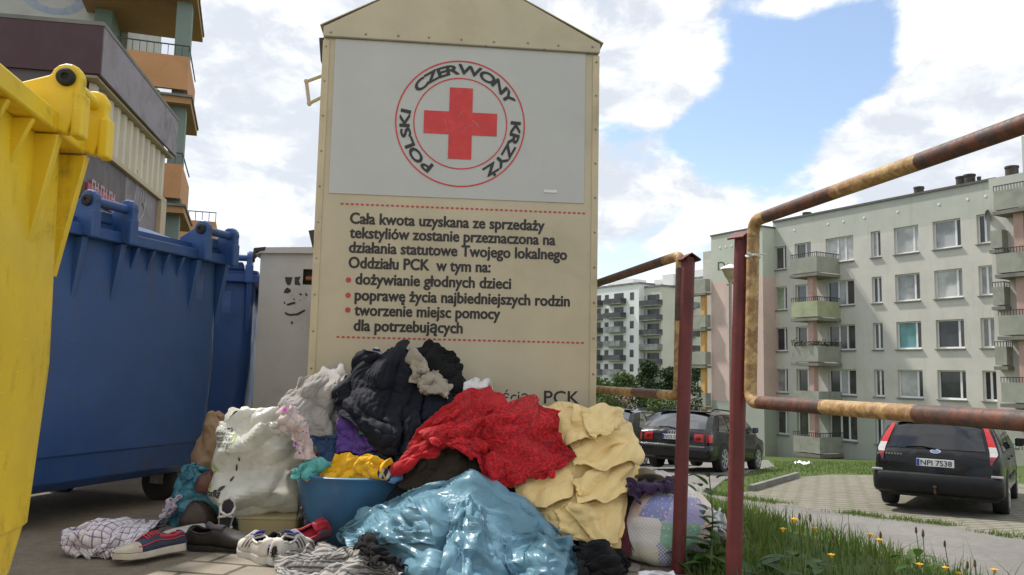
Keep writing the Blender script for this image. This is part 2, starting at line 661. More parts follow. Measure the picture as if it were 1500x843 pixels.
# white vinyl panel with emblem
pq = [cloc(492, 55), cloc(858, 78), cloc(855, 299), cloc(481, 283)]
pl, pr = (pq[0][0] + pq[3][0]) / 2, (pq[1][0] + pq[2][0]) / 2
ptop, pbot = (pq[0][1] + pq[1][1]) / 2 - 0.004, (pq[2][1] + pq[3][1]) / 2
MB().box((pl, -0.004, pbot), (pr, -0.0005, ptop)).build('white_panel', M_panel, cont, bevel=0.001)
ex, ez = cloc(674.5, 181.5)
eR = (cloc(769, 184)[0] - cloc(579, 180)[0]) / 2
eR1 = (cloc(742.5, 182)[0] - cloc(606.5, 181)[0]) / 2


def ring(mb, cx, cz, r, wd, y, seg=96):
    vs_, fs = [], []
    for k in range(seg):
        a = 2 * PI * k / seg
        for rr in (r - wd / 2, r + wd / 2):
            vs_.append((cx + rr * math.cos(a), y, cz + rr * math.sin(a)))
    for k in range(seg):
        k2 = (k + 1) % seg
        fs.append((2 * k, 2 * k + 1, 2 * k2 + 1, 2 * k2))
    mb.add(vs_, fs)


rg = MB()
ring(rg, ex, ez, eR - 0.003, 0.0065, -0.0062)
ring(rg, ex, ez, eR1, 0.0055, -0.0062)
rg.build('emblem_rings', M_inkred, cont)
cw_, cl_ = 0.098 * 0.55, 0.164
c1 = abs(cloc(692, 180)[0] - cloc(658, 180)[0]) / 2
c2 = abs(cloc(728, 182)[0] - cloc(621, 180)[0]) / 2
MB().add([(ex - c1, -0.0063, ez - c2), (ex + c1, -0.0063, ez - c2), (ex + c1, -0.0063, ez - c1), (ex + c2, -0.0063, ez - c1),
          (ex + c2, -0.0063, ez + c1), (ex + c1, -0.0063, ez + c1), (ex + c1, -0.0063, ez + c2), (ex - c1, -0.0063, ez + c2),
          (ex - c1, -0.0063, ez + c1), (ex - c2, -0.0063, ez + c1), (ex - c2, -0.0063, ez - c1), (ex - c1, -0.0063, ez - c1)],
         [(0, 1, 2, 11), (11, 2, 5, 8), (2, 3, 4, 5), (8, 5, 6, 7), (10, 11, 8, 9)]).build('red_cross', M_inkred, cont)
# scuffs scratched across the cross
sb = MB()
for (x0, z0, x1, z1) in ((-.075, .02, -.06, -.045), (.055, .015, .095, -.02), (.06, -.005, .02, -.02), (.01, .06, -.012, .03), (.085, -.01, .06, .018)):
    d_ = Vector((x1 - x0, z1 - z0)).normalized() * 0.0012
    sb.add([(ex + x0 - d_.y, -0.0068, ez + z0 + d_.x), (ex + x0 + d_.y, -0.0068, ez + z0 - d_.x), (ex + x1 + d_.y * .3, -0.0068, ez + z1 - d_.x * .3), (ex + x1 - d_.y * .3, -0.0068, ez + z1 + d_.x * .3)], [(0, 1, 2, 3)])
sb.build('scratch_marks', pmat('scratched_vinyl', (0.55, 0.20, 0.18), 0.5, 0, 0.1, 30, 0), cont)
def polish(body, size, bold, align='LEFT', spacing=1.0, xs=1.0):
    """lettering with dotted z and tailed e composed from plain letters"""
    base = body.replace('ż', 'z').replace('Ż', 'Z').replace('ę', 'e')
    vs_, fs = text_mesh(base, size, bold, align, spacing, xs)
    vs_, fs = list(vs_), list(fs)
    off = (min(v.x for v in vs_) if align != 'LEFT' else 0)
    for i, ch in enumerate(body):
        if ch not in 'żŻę':
            continue
        p1 = max(v.x for v in text_mesh(base[:i + 1], size, bold, 'LEFT', spacing, xs)[0])
        g = text_mesh(base[i], size, bold, 'LEFT', spacing, xs)[0]
        gw = text_width(g)
        cx = p1 - gw / 2
        if align != 'LEFT':
            cx = off + gw / 2
        n0 = len(vs_)
        if ch in 'żŻ':
            cz = max(v.z for v in g) + size * 0.13
            rr = size * 0.072 + bold * 0.6
            vs_ += [Vector((cx + rr * math.cos(2 * PI * k / 14), 0, cz + rr * math.sin(2 * PI * k / 14))) for k in range(14)]
            fs.append(tuple(range(n0, n0 + 14)))
        else:
            q = [(0.10, 0.02), (-0.02, -0.10), (0.0, -0.19), (0.09, -0.215), (0.17, -0.19), (0.16, -0.135), (0.10, -0.145), (0.08, -0.10), (0.19, 0.02)]
            vs_ += [Vector((cx + a * size, 0, c * size)) for a, c in q]
            fs.append(tuple(range(n0, n0 + len(q))))
    return vs_, fs


# ring lettering
def arc_text(word, a0, a1, size):
    arc = MB()
    """letters of word spread clockwise from angle a0 to a1 (degrees, 90 = top)"""
    gl = [polish(ch, size, 0.0, 'CENTER', 1, 1.62) for ch in word]
    ws = [text_width(g[0]) + 0.0065 for g in gl]
    tot = sum(ws)
    r = (eR + eR1) / 2 - size * 0.36
    k = 0
    for g, w_ in zip(gl, ws):
        fr = (k + w_ / 2) / tot
        k += w_
        a = R(a0 + (a1 - a0) * fr)
        cx = (max(v.x for v in g[0]) + min(v.x for v in g[0])) / 2
        er = Vector((math.cos(a), 0, math.sin(a)))
        et = Vector((math.sin(a), 0, -math.cos(a)))
        for q in range(8):
            dx_, dz_ = .0029 * math.cos(PI * q / 4), .0022 * math.sin(PI * q / 4)
            arc.add([Vector((ex, -0.0066 - q * .00004, ez)) + et * (v.x - cx + dx_) + er * (r + v.z + dz_) for v in g[0]], g[1])
    arc.build('emblem_lettering', M_inkblack, cont)


LS = (eR - eR1) * 0.75
arc_text('POLSKI', 240, 168, LS)
arc_text('CZERWONY', 144, 25, LS)
arc_text('KRZYŻ', 4, -62, LS)
# printed text lines: (text, left px, baseline px, right px)
LINES = [('Cała kwota uzyskana ze sprzedaży', 513, 327.5, 797), ('tekstyliów zostanie przeznaczona na', 512.5, 348.5, 813),
         ('działania statutowe Twojego lokalnego', 511.5, 370.0, 830), ('Oddziału PCK  w tym na:', 511, 392.5, 718),
         ('dożywianie głodnych dzieci', 521, 416.5, 748), ('poprawę życia najbiedniejszych rodzin', 520, 440.0, 834),
         ('tworzenie miejsc pomocy', 519.5, 462.0, 732), ('dla potrzebujących', 518.5, 484.5, 677)]
lt = MB()
for body, x0, yb, x1 in LINES:
    a = cloc(x0, yb)
    xr = cloc(x1, yb + (x1 - x0) * 0.03)[0]
    vs_, fs = polish(body, 0.073, 0.0)
    k = (xr - a[0]) / text_width(vs_)
    mn = min(v.x for v in vs_)
    for q, (sx_, sz_) in enumerate([(.0025 * math.cos(PI * k_ / 4), .0020 * math.sin(PI * k_ / 4)) for k_ in range(8)]):      # heavy weight
        lt.add([(a[0] + (v.x - mn) * k + sx_, -0.0012 - q * .00004, a[1] + v.z + sz_) for v in vs_], fs)
a = cloc(735, 588.5)
vs_, fs = text_mesh('ścią', 0.072, 0.0002)
lt.add([(a[0] + v.x, -0.0012, a[1] + v.z) for v in vs_], fs)
a = cloc(795, 591)
xr = cloc(846, 592)[0]
vs_, fs = text_mesh('PCK', 0.083, 0.0)
k = (xr - a[0]) / text_width(vs_)
for q in range(4):
    lt.add([(a[0] + v.x * k + .0012 * math.cos(PI * q / 2), -0.0012 - q * .00004, a[1] + v.z + .0012 * math.sin(PI * q / 2)) for v in vs_], fs)
lt.build('printed_text', M_inkblack, cont)
for (xa, ya, xb, yb, n) in ((499, 298, 853, 313.5, 49), (493, 493.5, 851, 503, 49)):
    db = MB()
    a, c = cloc(xa, ya), cloc(xb, yb)
    z = (a[1] + c[1]) / 2
    st = (c[0] - a[0]) / n
    for i in range(n + 1):
        x = a[0] + i * st
        db.add([(x, -0.0012, z - 0.0042), (x + st * 0.58, -0.0012, z - 0.0042), (x + st * 0.58, -0.0012, z + 0.0042), (x, -0.0012, z + 0.0042)], [(0, 1, 2, 3)])
    db.build('dotted_line', M_inkdot, cont)
for (xa, ya) in ((510.5, 410.5), (510, 433), (509.5, 454.5)):
    x, z = cloc(xa, ya)
    rr = 0.0125
    db = MB()
    db.add([(x + rr * math.cos(2 * PI * k / 20), -0.0012, z + rr * math.sin(2 * PI * k / 20)) for k in range(20)], [tuple(range(20))])
    db.build('bullet', M_inkdot, cont)
# fasteners
def rivet(mb, x, z, y=-0.006, r=0.006):
    mb.lathe([(r, 0), (r * 0.85, -0.0035), (r * 0.4, -0.005), (0.0, -0.0052)], 10, (x, y, z), 'y')


rvb = MB()
for i in range(9):
    fx = 0.035 + (CW - 0.07) * i / 8 + random.uniform(-.012, .012)
    rivet(rvb, fx, gz0 + 0.022 + random.uniform(-.003, .003), -0.008)
for i in range(4):
    rivet(rvb, 0.2 + 0.28 * i, gz0 - 0.004, -0.0125, 0.005)
for i in range(13):
    rivet(rvb, (xs0 + CW) / 2 + 0.003, 0.2 + (gz0 - 0.25) * i / 12, -0.006, 0.0055)
    rivet(rvb, 0.012, 0.2 + (gz0 - 0.25) * i / 12, -0.006, 0.0045)
rvb.build('rivets', M_galv, cont, smooth=True)
x, z = cloc(806, 281)
MB().box((x - 0.031, -0.0075, z - 0.007), (x + 0.031, -0.004, z + 0.006)).build('tape_scrap', pmat('white_tape', (0.78, 0.78, 0.76), 0.4), cont, bevel=0.001)
# loading-hatch handle and flaps on the side
hp = [(-0.004, 0.10, cloc(473, 99)[1]), (-0.088, 0.10, cloc(444, 109)[1]), (-0.070, 0.10, cloc(450, 142)[1]), (-0.004, 0.10, cloc(473, 131)[1])]
hb = MB()
for i in range(3):
    hb.tube([hp[i], hp[i + 1]], 0.0085, 8)
for q in hp[1:3]:
    hb.lathe([(0.0, -0.012), (0.011, -0.008), (0.011, 0.008), (0.0, 0.012)], 8, q, 'y')
hb.build('hatch_handle', M_edge, cont, smooth=True)
zt, zb2 = cloc(470, 52)[1], cloc(474, 92)[1]
MB().prism([(-0.028, zt), (-0.003, zt + 0.004), (-0.003, zb2), (-0.016, zb2 + 0.02)], 0.03, 0.9).build('hatch_flap', M_darkmetal, cont, bevel=0.002)
zt, zb2 = cloc(455, 337)[1], cloc(460, 362)[1]
MB().prism([(-0.034, zt), (-0.003, zt + 0.006), (-0.003, zb2 - 0.005), (-0.012, zb2)], 0.02, 0.5).build('hinge_flap', M_darkmetal, cont, bevel=0.002)

# ------------------------------------------------------------------ white metal box with stencilled face, behind
WBY = 4.95
wa, wb = at(374, 600, WBY), at(462, 590, WBY)
wz = at(384, 362, WBY).z
wx0 = at(372, 560, WBY).x
M_white = pmat('off_white_painted_steel', (0.50, 0.49, 0.465), 0.5, 0, 0.07, 3, 0.08, 40, dirt=(0.30, 0.28, 0.25), dirt_amt=0.45, dscale=2.5)
wbx = thing('metal_cabinet', 'off white steel cabinet with black stencilled face beside the cream container', 'cabinet', (wx0, WBY, 0), R(4))
WBW, WBD = 0.95, 0.8
hx0, hx1 = at(443, 400, WBY).x - wx0, at(459, 400, WBY).x - wx0
hz0, hz1 = at(450, 417, WBY).z, at(450, 394, WBY).z
# front sheet with a small opening
fb = MB()
for (x0, x1, z0, z1) in ((0, hx0, .05, wz - .03), (hx1, WBW, .05, wz - .03), (hx0, hx1, .05, hz0), (hx0, hx1, hz1, wz - .03)):
    fb.box((x0, 0, z0), (x1, 0.004, z1))
fb.box((0, 0.0045, .05), (0.004, WBD, wz - .03))
fb.box((WBW - .004, 0.0045, .05), (WBW, WBD, wz - .03))
fb.box((0.0045, WBD - .004, .05), (WBW - .0045, WBD, wz - .03))
fb.build('body', M_white, wbx)
MB().box((hx0 - 0.01, 0.06, hz0 - .03), (hx1 + .01, 0.07, hz1 + .03)).build('opening_back', M_darkmetal, wbx)
MB().tube([(hx0 + .015, 0.03, hz0 + .04), (hx1 - .004, 0.03, hz0 + .045)], 0.016, 10).build('lock_bar', pmat('rusty_latch', (0.30, 0.13, 0.05), .7, .4, .4, 30, .3), wbx, smooth=True)
rb = MB().prism([(-0.035, wz - 0.055), (0.04, wz - 0.004), (WBW, wz + 0.03), (WBW, wz - 0.02), (0.0, wz - 0.042)], -0.03, WBD + 0.03)
rb.build('roof', M_white, wbx, bevel=0.003)
MB().prism([(-0.042, wz - 0.07), (-0.036, wz - 0.012), (0.035, wz - 0.002), (0.03, wz - 0.025), (-0.015, wz - 0.035)], -0.036, 0.05).build('roof_corner', M_darkmetal, wbx, bevel=0.004)
st = MB()
WBI = (Matrix.Translation((wx0, WBY, 0)) @ Matrix.Rotation(R(4), 4, 'Z')).inverted()


def wpt(px, py):
    q = WBI @ at(px, py, WBY)
    return (q.x, -0.002, q.z)


def blob(pts):
    st.add([wpt(*p) for p in pts], [tuple(range(len(pts)))])


blob([(417, 406), (428, 406), (425, 417), (421, 418), (418, 413)])
blob([(431, 406), (440, 405), (437, 411), (440, 418), (431, 417)])
blob([(420, 421), (425, 424), (426, 427), (421, 430), (415, 429), (417, 424)])
blob([(415, 441), (418, 444), (416, 446)])
blob([(419, 446), (426, 443), (432, 442), (432, 445), (425, 447), (420, 448)])
blob([(416, 457), (424, 460), (434, 459), (446, 453), (446, 456), (436, 462), (424, 463), (418, 461)])
blob([(439, 429), (442, 431), (441, 433), (438, 432)])
blob([(446, 429), (449, 430), (450, 434), (447, 433)])
blob([(428, 437), (432, 438), (430, 440)])
for _ in range(10):
    px, py = random.uniform(424, 447), random.uniform(428, 456)
    blob([(px, py), (px + 1.2, py + .4), (px + .6, py + 1.5)])
blob([(427, 470), (429, 473), (427, 476), (425, 473)])
st.build('stencil_paint', M_inkblack, wbx)
# ------------------------------------------------------------------ wheeled bins


def plastic(name, col, dirt, amt=0.45, rough=0.42):
    m, t = new_mat(name)
    n = t.noise(t.obj, 2.2, 6, 0.6)
    c = t.mix(t.maprange(n, 0.3, 0.7), tuple(x * 0.88 for x in col), tuple(min(1, x * 1.1) for x in col))
    # grime streaks running down the face
    mp = t.add('ShaderNodeMapping', i_Vector=t.obj, i_Scale=(9, 9, 0.8))
    sn = t.noise(mp.outputs[0], 1.6, 7, 0.7)
    dn = t.noise(t.obj, 5, 8, 0.72, 0.8)
    f = t.math('MULTIPLY', t.maprange(t.math('ADD', t.math('MULTIPLY', sn, .5), t.math('MULTIPLY', dn, .5)), 0.5, 0.68), amt)
    c = t.mix(f, c, dirt)
    sc_ = t.add('ShaderNodeMapping', i_Vector=t.obj, i_Scale=(2, 2, 14), i_Rotation=(0.3, 0.5, 0.4))
    scr = t.noise(sc_.outputs[0], 9, 3, 0.5)
    c = t.mix(t.maprange(scr, 0.69, 0.74, 0, 0.35), c, tuple(min(1, x * 1.8 + .03) for x in col))
    setp(t, Base_Color=c, Roughness=t.maprange(dn, 0.35, 0.7, rough - .04, rough + 0.25), Specular_IOR_Level=0.5)
    bump(t, t.math('ADD', t.noise(t.obj, 6, 4), t.math('MULTIPLY', t.noise(t.obj, 140, 3), .12)), 0.12, 0.012)
    return m


M_yel = plastic('yellow_bin_plastic', (0.76, 0.525, 0.02), (0.20, 0.115, 0.02), 0.75)
M_blu = plastic('blue_bin_plastic', (0.023, 0.073, 0.22), (0.06, 0.07, 0.09), 0.65, 0.40)
M_rub = pmat('black_rubber', (0.018, 0.018, 0.018), 0.75, 0, 0.2, 12, 0.1, 60, dirt=(0.09, 0.08, 0.065), dirt_amt=0.5)
M_zinc = pmat('zinc_bracket', (0.30, 0.28, 0.26), 0.5, 0.85, 0.2, 20, 0.1, 60, dirt=(0.16, 0.10, 0.06), dirt_amt=0.5)


def rring(x0, x1, y0, y1, z, r, n=5):
    pts = []
    for cx, cy, a0 in ((x1 - r, y0 + r, -90), (x1 - r, y1 - r, 0), (x0 + r, y1 - r, 90), (x0 + r, y0 + r, 180)):
        for k in range(n + 1):
            a = R(a0 + 90 * k / n)
            pts.append((cx + r * math.cos(a), cy + r * math.sin(a), z))
    return pts


def make_bin(label, mat, loc, rz, L=1.36, D=1.06, H=1.30, tx=0.08, lugs=((0.16, 0.40), (0.96, 1.20)), group=None, tyb=0.05, q=1.0):
    root = thing('wheeled_bin', label, 'waste bin', loc, rz, group)
    b = MB()
    e = 0.05
    prof = [(0.15, tx + .05, tyb + .07, .10), (0.19, tx + .012, tyb + .028, .09), (0.30, tx, tyb + .012, .08), (0.305, tx - .004, tyb + .004, .08), (0.7, tx * .62, tyb * .75, .08), (H - .06, e, e, .07), (H - .05, e, e, .07)]
    rings = [rring(ix, L - ix, iy, D - iy, z, r) for z, ix, iy, r in prof]
    b.loft(rings)
    # gussets under the rim: long ones below the hinges, short ones between
    big = [x for p in lugs for x in p]
    small = []
    for k in range(1, 5):
        small.append(lugs[0][1] + (lugs[1][0] - lugs[0][1]) * k / 5)
    for x in big:
        b.add([(x - .014, .055, H - .38), (x + .014, .055, H - .38), (x - .014, -.004, H - .055), (x + .014, -.004, H - .055), (x - .014, .075, H - .055), (x + .014, .075, H - .055)],
              [(0, 1, 3, 2), (0, 2, 4), (1, 5, 3), (2, 3, 5, 4), (0, 4, 5, 1)])
    for x in small:
        b.add([(x - .008, .052, H - .17), (x + .008, .052, H - .17), (x - .008, .006, H - .055), (x + .008, .006, H - .055), (x - .008, .075, H - .055), (x + .008, .075, H - .055)],
              [(0, 1, 3, 2), (0, 2, 4), (1, 5, 3), (2, 3, 5, 4), (0, 4, 5, 1)])
    # shallow raised panel on the face and foot ribs
    for x in (L * 0.16, L * 0.84):
        b.add([(x - .05, tyb + .02, 0.32), (x + .05, tyb + .02, 0.32), (x - .03, tyb + .004, 0.34), (x + .03, tyb + .004, 0.34), (x - .03, e - .006, H - .12), (x + .03, e - .006, H - .12), (x - .05, e + .01, H - .08), (x + .05, e + .01, H - .08)],
              [(0, 1, 3, 2), (2, 3, 5, 4), (4, 5, 7, 6), (0, 2, 4, 6), (1, 7, 5, 3)])
    b.build('body', mat, root, smooth=True, bevel=0.004, angle=30)
    rim = MB()
    ro, ri = rring(0, L, 0, D, 0, .085), rring(e, L - e, e, D - e, 0, .07)
    lv = [(ri, H - .052), (ro, H - .050), (ro, H), (ri, H)]
    rim.loft([[(p[0], p[1], z) for p in rr_] for rr_, z in lv], cap=False)
    rim.build('rim', mat, root, smooth=True, bevel=0.005, angle=30)
    # domed lid
    lid = MB()
    n, m = 26, 18
    P = np.zeros((n, m, 3))
    for i in range(n):
        for j in range(m):
            u, v = i / (n - 1), j / (m - 1)
            ex_ = 1 - abs(2 * u - 1) ** 5
            ey_ = 1 - abs(2 * v - 1) ** 4
            rib = 0.012 * (0.5 + 0.5 * math.cos(u * 2 * PI * 3)) * ex_ * ey_
            P[i, j] = (0.035 + u * (L - .07), 0.05 + v * (D - .085), H + .012 + 0.105 * ex_ * ey_ * (0.55 + 0.45 * math.sin(PI * min(1, v * 1.1))) + rib)
    lid.grid(P)
    lr = rring(.03, L - .03, .045, D - .03, 0, .07)
    lr2 = rring(.045, L - .045, .06, D - .045, 0, .07)
    lid.loft([[(p[0], p[1], z) for p in rr_] for rr_, z in ((lr2, H + .003), (lr, H + .005), (lr, H + .034), (lr2, H + .036))])
    lid.build('lid', mat, root, smooth=True, angle=40)
    # hinge lugs with a rod between
    for pa in lugs:
        for x in pa:
            hg = MB()
            pts = [(-.02, H - .055), (.10, H - .01), (.13, H + .03), (.12, H + .07 * q)]
            for k in range(9):
                a = R(10 + 190 * k / 8)
                pts.append((-.012 + .047 * q * math.cos(a), H + .105 * q + .047 * q * math.sin(a)))
            pts.append((-.012 - .046 * q, H + .02))
            p3 = [(y, z) for y, z in pts]
            M = Matrix(((0, 1, 0, x), (1, 0, 0, 0), (0, 0, 1, 0), (0, 0, 0, 1)))
            hg.prism(p3, -.017, .017, M)
            hg.box((x - .024, -.058, H - .06), (x + .024, -.03, H + .06 * q))
            hg.build('hinge_lug', mat, root, bevel=0.008, seg=3)
        MB().tube([(pa[0] + .017, -.012, H + .105 * q), (pa[1] - .017, -.012, H + .105 * q)], 0.021 * q, 14).build('hinge_rod', mat, root, smooth=True)
        lb = MB()
        lb.prism([(pa[0] + .035, H + .03), (pa[1] - .035, H + .03), (pa[1] - .045, H + .085 * q), (pa[0] + .045, H + .085 * q)], .03, .16)
        lb.build('lid_hinge', mat, root, bevel=0.012, seg=3)
        for x, s in ((pa[0] - .017, -1), (pa[1] + .017, 1)):
            cb = MB().lathe([(.027 * q, 0), (.027 * q, s * .010), (.021 * q, s * .014), (.009, s * .014), (.008, s * .008), (0, s * .008)], 22, (x, -.012, H + .105 * q), 'x')
            cb.build('hinge_cap', M_rub, root, smooth=True)
    # lifting combs on the short ends
    for x, s in ((0, -1), (L, 1)):
        tb = MB()
        tb.box((min(x, x + s * .035), .28, H - .16), (max(x, x + s * .035), D - .28, H - .02))
        for yy in (.10, D - .16):
            tb.box((min(x - s * .02, x + s * .04), yy, H - .20), (max(x - s * .02, x + s * .04), yy + .06, H - .02))
        tb.lathe([(.026, 0), (.026, s * .055), (.018, s * .06), (0, s * .06)], 16, (x + s * .03, D / 2, H - .1), 'x')
        tb.build('lifting_handle', mat, root, bevel=0.008, seg=3)
    # castors
    for cx in (.22, L - .22):
        for cy in (.20, D - .22):
            f = MB()
            f.box((cx - .07, cy - .06, .222), (cx + .07, cy + .06, .232))
            f.box((cx - .038, cy - .03, .09), (cx - .032, cy + .05, .222))
            f.box((cx + .032, cy - .03, .09), (cx + .038, cy + .05, .222))
            fo = f.build('castor_fork', M_zinc, root)
            wz_ = MB().lathe([(.03, -.027), (.085, -.027), (.1, -.018), (.1, .018), (.085, .027), (.03, .027)], 28, (cx, cy + .02, .1), 'x')
            wz_.build('wheel', M_rub, fo, smooth=True)
    return root


# blue bin: its hinge side faces the clothes; line of its rim measured at rim height
bR, bL = on_z(344, 377, 1.30), on_z(114, 326, 1.30)
dv = (bR - bL).normalized()
bin_b = make_bin('dark blue plastic bin whose dirty hinge side faces the clothes heap', M_blu,
                 (bR.x - dv.x * 1.36, bR.y - dv.y * 1.36, 0), math.atan2(dv.y, dv.x), tx=0.06, lugs=((0.335, 0.555), (1.075, 1.30)), group='wheeled waste bins')
# a second blue bin standing behind its end
b2 = at(338, 392, 5.15)
bin_c = make_bin('blue bin mostly hidden behind the other blue bin, next to the white cabinet', M_blu,
                 (b2.x - 1.18, 5.02, 0), R(14), tx=0.085, lugs=((0.16, 0.40), (1.06, 1.28)), group='wheeled waste bins')
# yellow bin close to the camera
yR, yL = on_z(140, 209, 1.30), on_z(0, 91, 1.30)
dv = (yR - yL).normalized()
bin_y = make_bin('bright yellow plastic bin with black hinge caps and grimy rim', M_yel,
                 (yR.x - dv.x * 1.36, yR.y - dv.y * 1.36, 0), math.atan2(dv.y, dv.x), tx=0.055, lugs=((0.20, 0.44), (1.10, 1.30)), group='wheeled waste bins', tyb=0.05, q=.80)
# ------------------------------------------------------------------ apartment block on the right
_n1, _f1 = at(1392, 490, 43), at(1145, 490, 53)
_fx = Vector((_n1.x - _f1.x, _n1.y - _f1.y, 0)).normalized()
A_RZ = math.atan2(_fx.y, _fx.x)
_fy = Vector((-_fx.y, _fx.x, 0))


def plane_loc(P0, px, py, out=0.0):
    d = pix_dir(px, py)
    o = P0 - _fy * out
    t_ = (o - CAMP).dot(_fy) / d.dot(_fy)
    q = CAMP + d * t_ - P0
    return q.dot(_fx), q.z


_c = _f1.copy()
A_O = Vector((_c.x, _c.y, 0)) + _fx * plane_loc(Vector((_c.x, _c.y, 0)), 1137, 490)[0]
A_O.z = at(1128, 668, 53).z - 0.1


def aloc(px, py, out=0.0):
    return plane_loc(A_O, px, py, out)


def zone_mat(name, zones, dirt=(0.30, 0.29, 0.25), seams=True):
    """rendered panel wall: colour zones by height, faint panel joints and grime"""
    m, t = new_mat(name)
    z = t.add('ShaderNodeSeparateXYZ', i_0=t.obj).outputs[2]
    f = t.math('DIVIDE', z, 20.0)
    c = t.ramp(f, [(p / 20.0, col) for p, col in zones], 'CONSTANT')
    n = t.noise(t.obj, 0.7, 6, 0.6)
    c = t.mix(t.maprange(n, 0.35, 0.7, 0, 0.22), c, dirt)
    mp = t.add('ShaderNodeMapping', i_Vector=t.obj, i_Scale=(3, 3, 0.25))
    sn = t.noise(mp.outputs[0], 1.3, 6, 0.65)
    c = t.mix(t.maprange(sn, 0.52, 0.75, 0, 0.30), c, dirt)
    setp(t, Base_Color=c, Roughness=0.92, Specular_IOR_Level=0.2)
    bump(t, t.noise(t.obj, 30, 4), 0.2, 0.01)
    return m


AZR = aloc(1457, 264)[1]
rows = []
for (ya, yb) in ((329, 371), (400, 437), (472.5, 508.5), (546.5, 583)):
    rows.append((aloc(1331, yb)[1], aloc(1331, ya)[1]))
pitch_ = (rows[0][0] - rows[3][0]) / 3
rows = [(rows[3][0] + pitch_ * (3 - k), rows[3][0] + pitch_ * (3 - k) + 1.52) for k in range(5)]
zg = rows[4][0] + pitch_ - 0.75
M_facade = zone_mat('apartment_render', [(0.0, (0.43, 0.45, 0.39)), (zg, (0.62, 0.59, 0.535)), (rows[0][1] - 0.25, (0.52, 0.525, 0.46))])
M_pink = zone_mat('pink_render', [(0.0, (0.40, 0.42, 0.36)), (zg, (0.68, 0.50, 0.44)), (rows[1][1] + 0.55, (0.55, 0.57, 0.48))])
M_balc = pmat('balcony_panel_green_grey', (0.32, 0.325, 0.27), 0.85, 0, 0.12, 1.2, 0.2, 40, dirt=(0.17, 0.16, 0.12), dirt_amt=0.55, dscale=1.6)
M_balg = pmat('balcony_panel_lime', (0.36, 0.385, 0.24), 0.85, 0, 0.1, 1.2, 0.2, 40, dirt=(0.2, 0.19, 0.13), dirt_amt=0.5, dscale=1.6)
M_slab = pmat('balcony_slab_concrete', (0.20, 0.19, 0.165), 0.9, 0, 0.2, 1.5, 0.2, 40)
M_pcol = pmat('pink_column', (0.50, 0.32, 0.27), 0.85, 0, 0.1, 2, 0.1, 40)
M_ycol = pmat('ochre_column', (0.60, 0.36, 0.12), 0.85, 0, 0.1, 2, 0.1, 40)
M_frame = pmat('white_window_frame', (0.76, 0.76, 0.75), 0.4, 0, 0.04, 4, 0)
M_sill = pmat('grey_window_sill', (0.17, 0.165, 0.15), 0.7, 0, 0.15, 4, 0)
M_rail = pmat('dark_railing', (0.05, 0.055, 0.05), 0.6, 0.3, 0.2, 9, 0)


def glass_mat(name, col, rough=0.08, stripes=0.0):
    m, t = new_mat(name)
    n = t.noise(t.obj, 1.1, 3)
    c = t.mix(t.maprange(n, 0.35, 0.65), tuple(x * 0.7 for x in col), tuple(min(1, x * 1.2) for x in col))
    if stripes:
        wv = t.add('ShaderNodeTexWave', i_Vector=t.obj, i_Scale=stripes, wave_type='BANDS', bands_direction='Z')
        c = t.mix(t.math('MULTIPLY', wv.outputs['Fac'], 0.5), c, tuple(x * 0.5 for x in col))
    setp(t, Base_Color=c, Roughness=rough, Specular_IOR_Level=0.6, Coat_Weight=0.25, Coat_Roughness=0.03)
    return m


G_dark = glass_mat('dark_window_glass', (0.035, 0.04, 0.045))
G_room = glass_mat('dim_room_window_glass', (0.09, 0.085, 0.08))
G_net = glass_mat('net_curtain_window', (0.34, 0.35, 0.35), 0.3)
G_blind = glass_mat('blind_window', (0.56, 0.56, 0.54), 0.35, 6.0)
G_teal = glass_mat('teal_blind_window', (0.10, 0.26, 0.27), 0.3)
G_green = glass_mat('green_curtain_window', (0.30, 0.38, 0.27), 0.3)

apt = thing('apartment_block', 'grey green five storey apartment block with pink end bay, balconies and dark roof vents', 'apartment block', A_O, A_RZ)


def wall_with_holes(xa, xb, za, zb, holes, depth=0.22, y=0.0, thick=True):
    """facade sheet at y with window openings and their reveals; holes: (x0,x1,z0,z1)"""
    X = sorted({xa, xb, *[h[0] for h in holes], *[h[1] for h in holes]})
    Z = sorted({za, zb, *[h[2] for h in holes], *[h[3] for h in holes]})
    b = MB()
    for i in range(len(X) - 1):
        for j in range(len(Z) - 1):
            cx, cz = (X[i] + X[i + 1]) / 2, (Z[j] + Z[j + 1]) / 2
            if any(h[0] < cx < h[1] and h[2] < cz < h[3] for h in holes):
                continue
            b.add([(X[i], y, Z[j]), (X[i + 1], y, Z[j]), (X[i + 1], y, Z[j + 1]), (X[i], y, Z[j + 1])], [(0, 1, 2, 3)])
    for x0, x1, z0, z1 in holes:
        b.add([(x0, y, z0), (x0, y + depth, z0), (x0, y + depth, z1), (x0, y, z1)], [(0, 1, 2, 3)])
        b.add([(x1, y, z0), (x1, y, z1), (x1, y + depth, z1), (x1, y + depth, z0)], [(0, 1, 2, 3)])
        b.add([(x0, y, z1), (x0, y + depth, z1), (x1, y + depth, z1), (x1, y, z1)], [(0, 1, 2, 3)])
        b.add([(x0, y, z0), (x1, y, z0), (x1, y + depth, z0), (x0, y + depth, z0)], [(0, 1, 2, 3)])
    return b


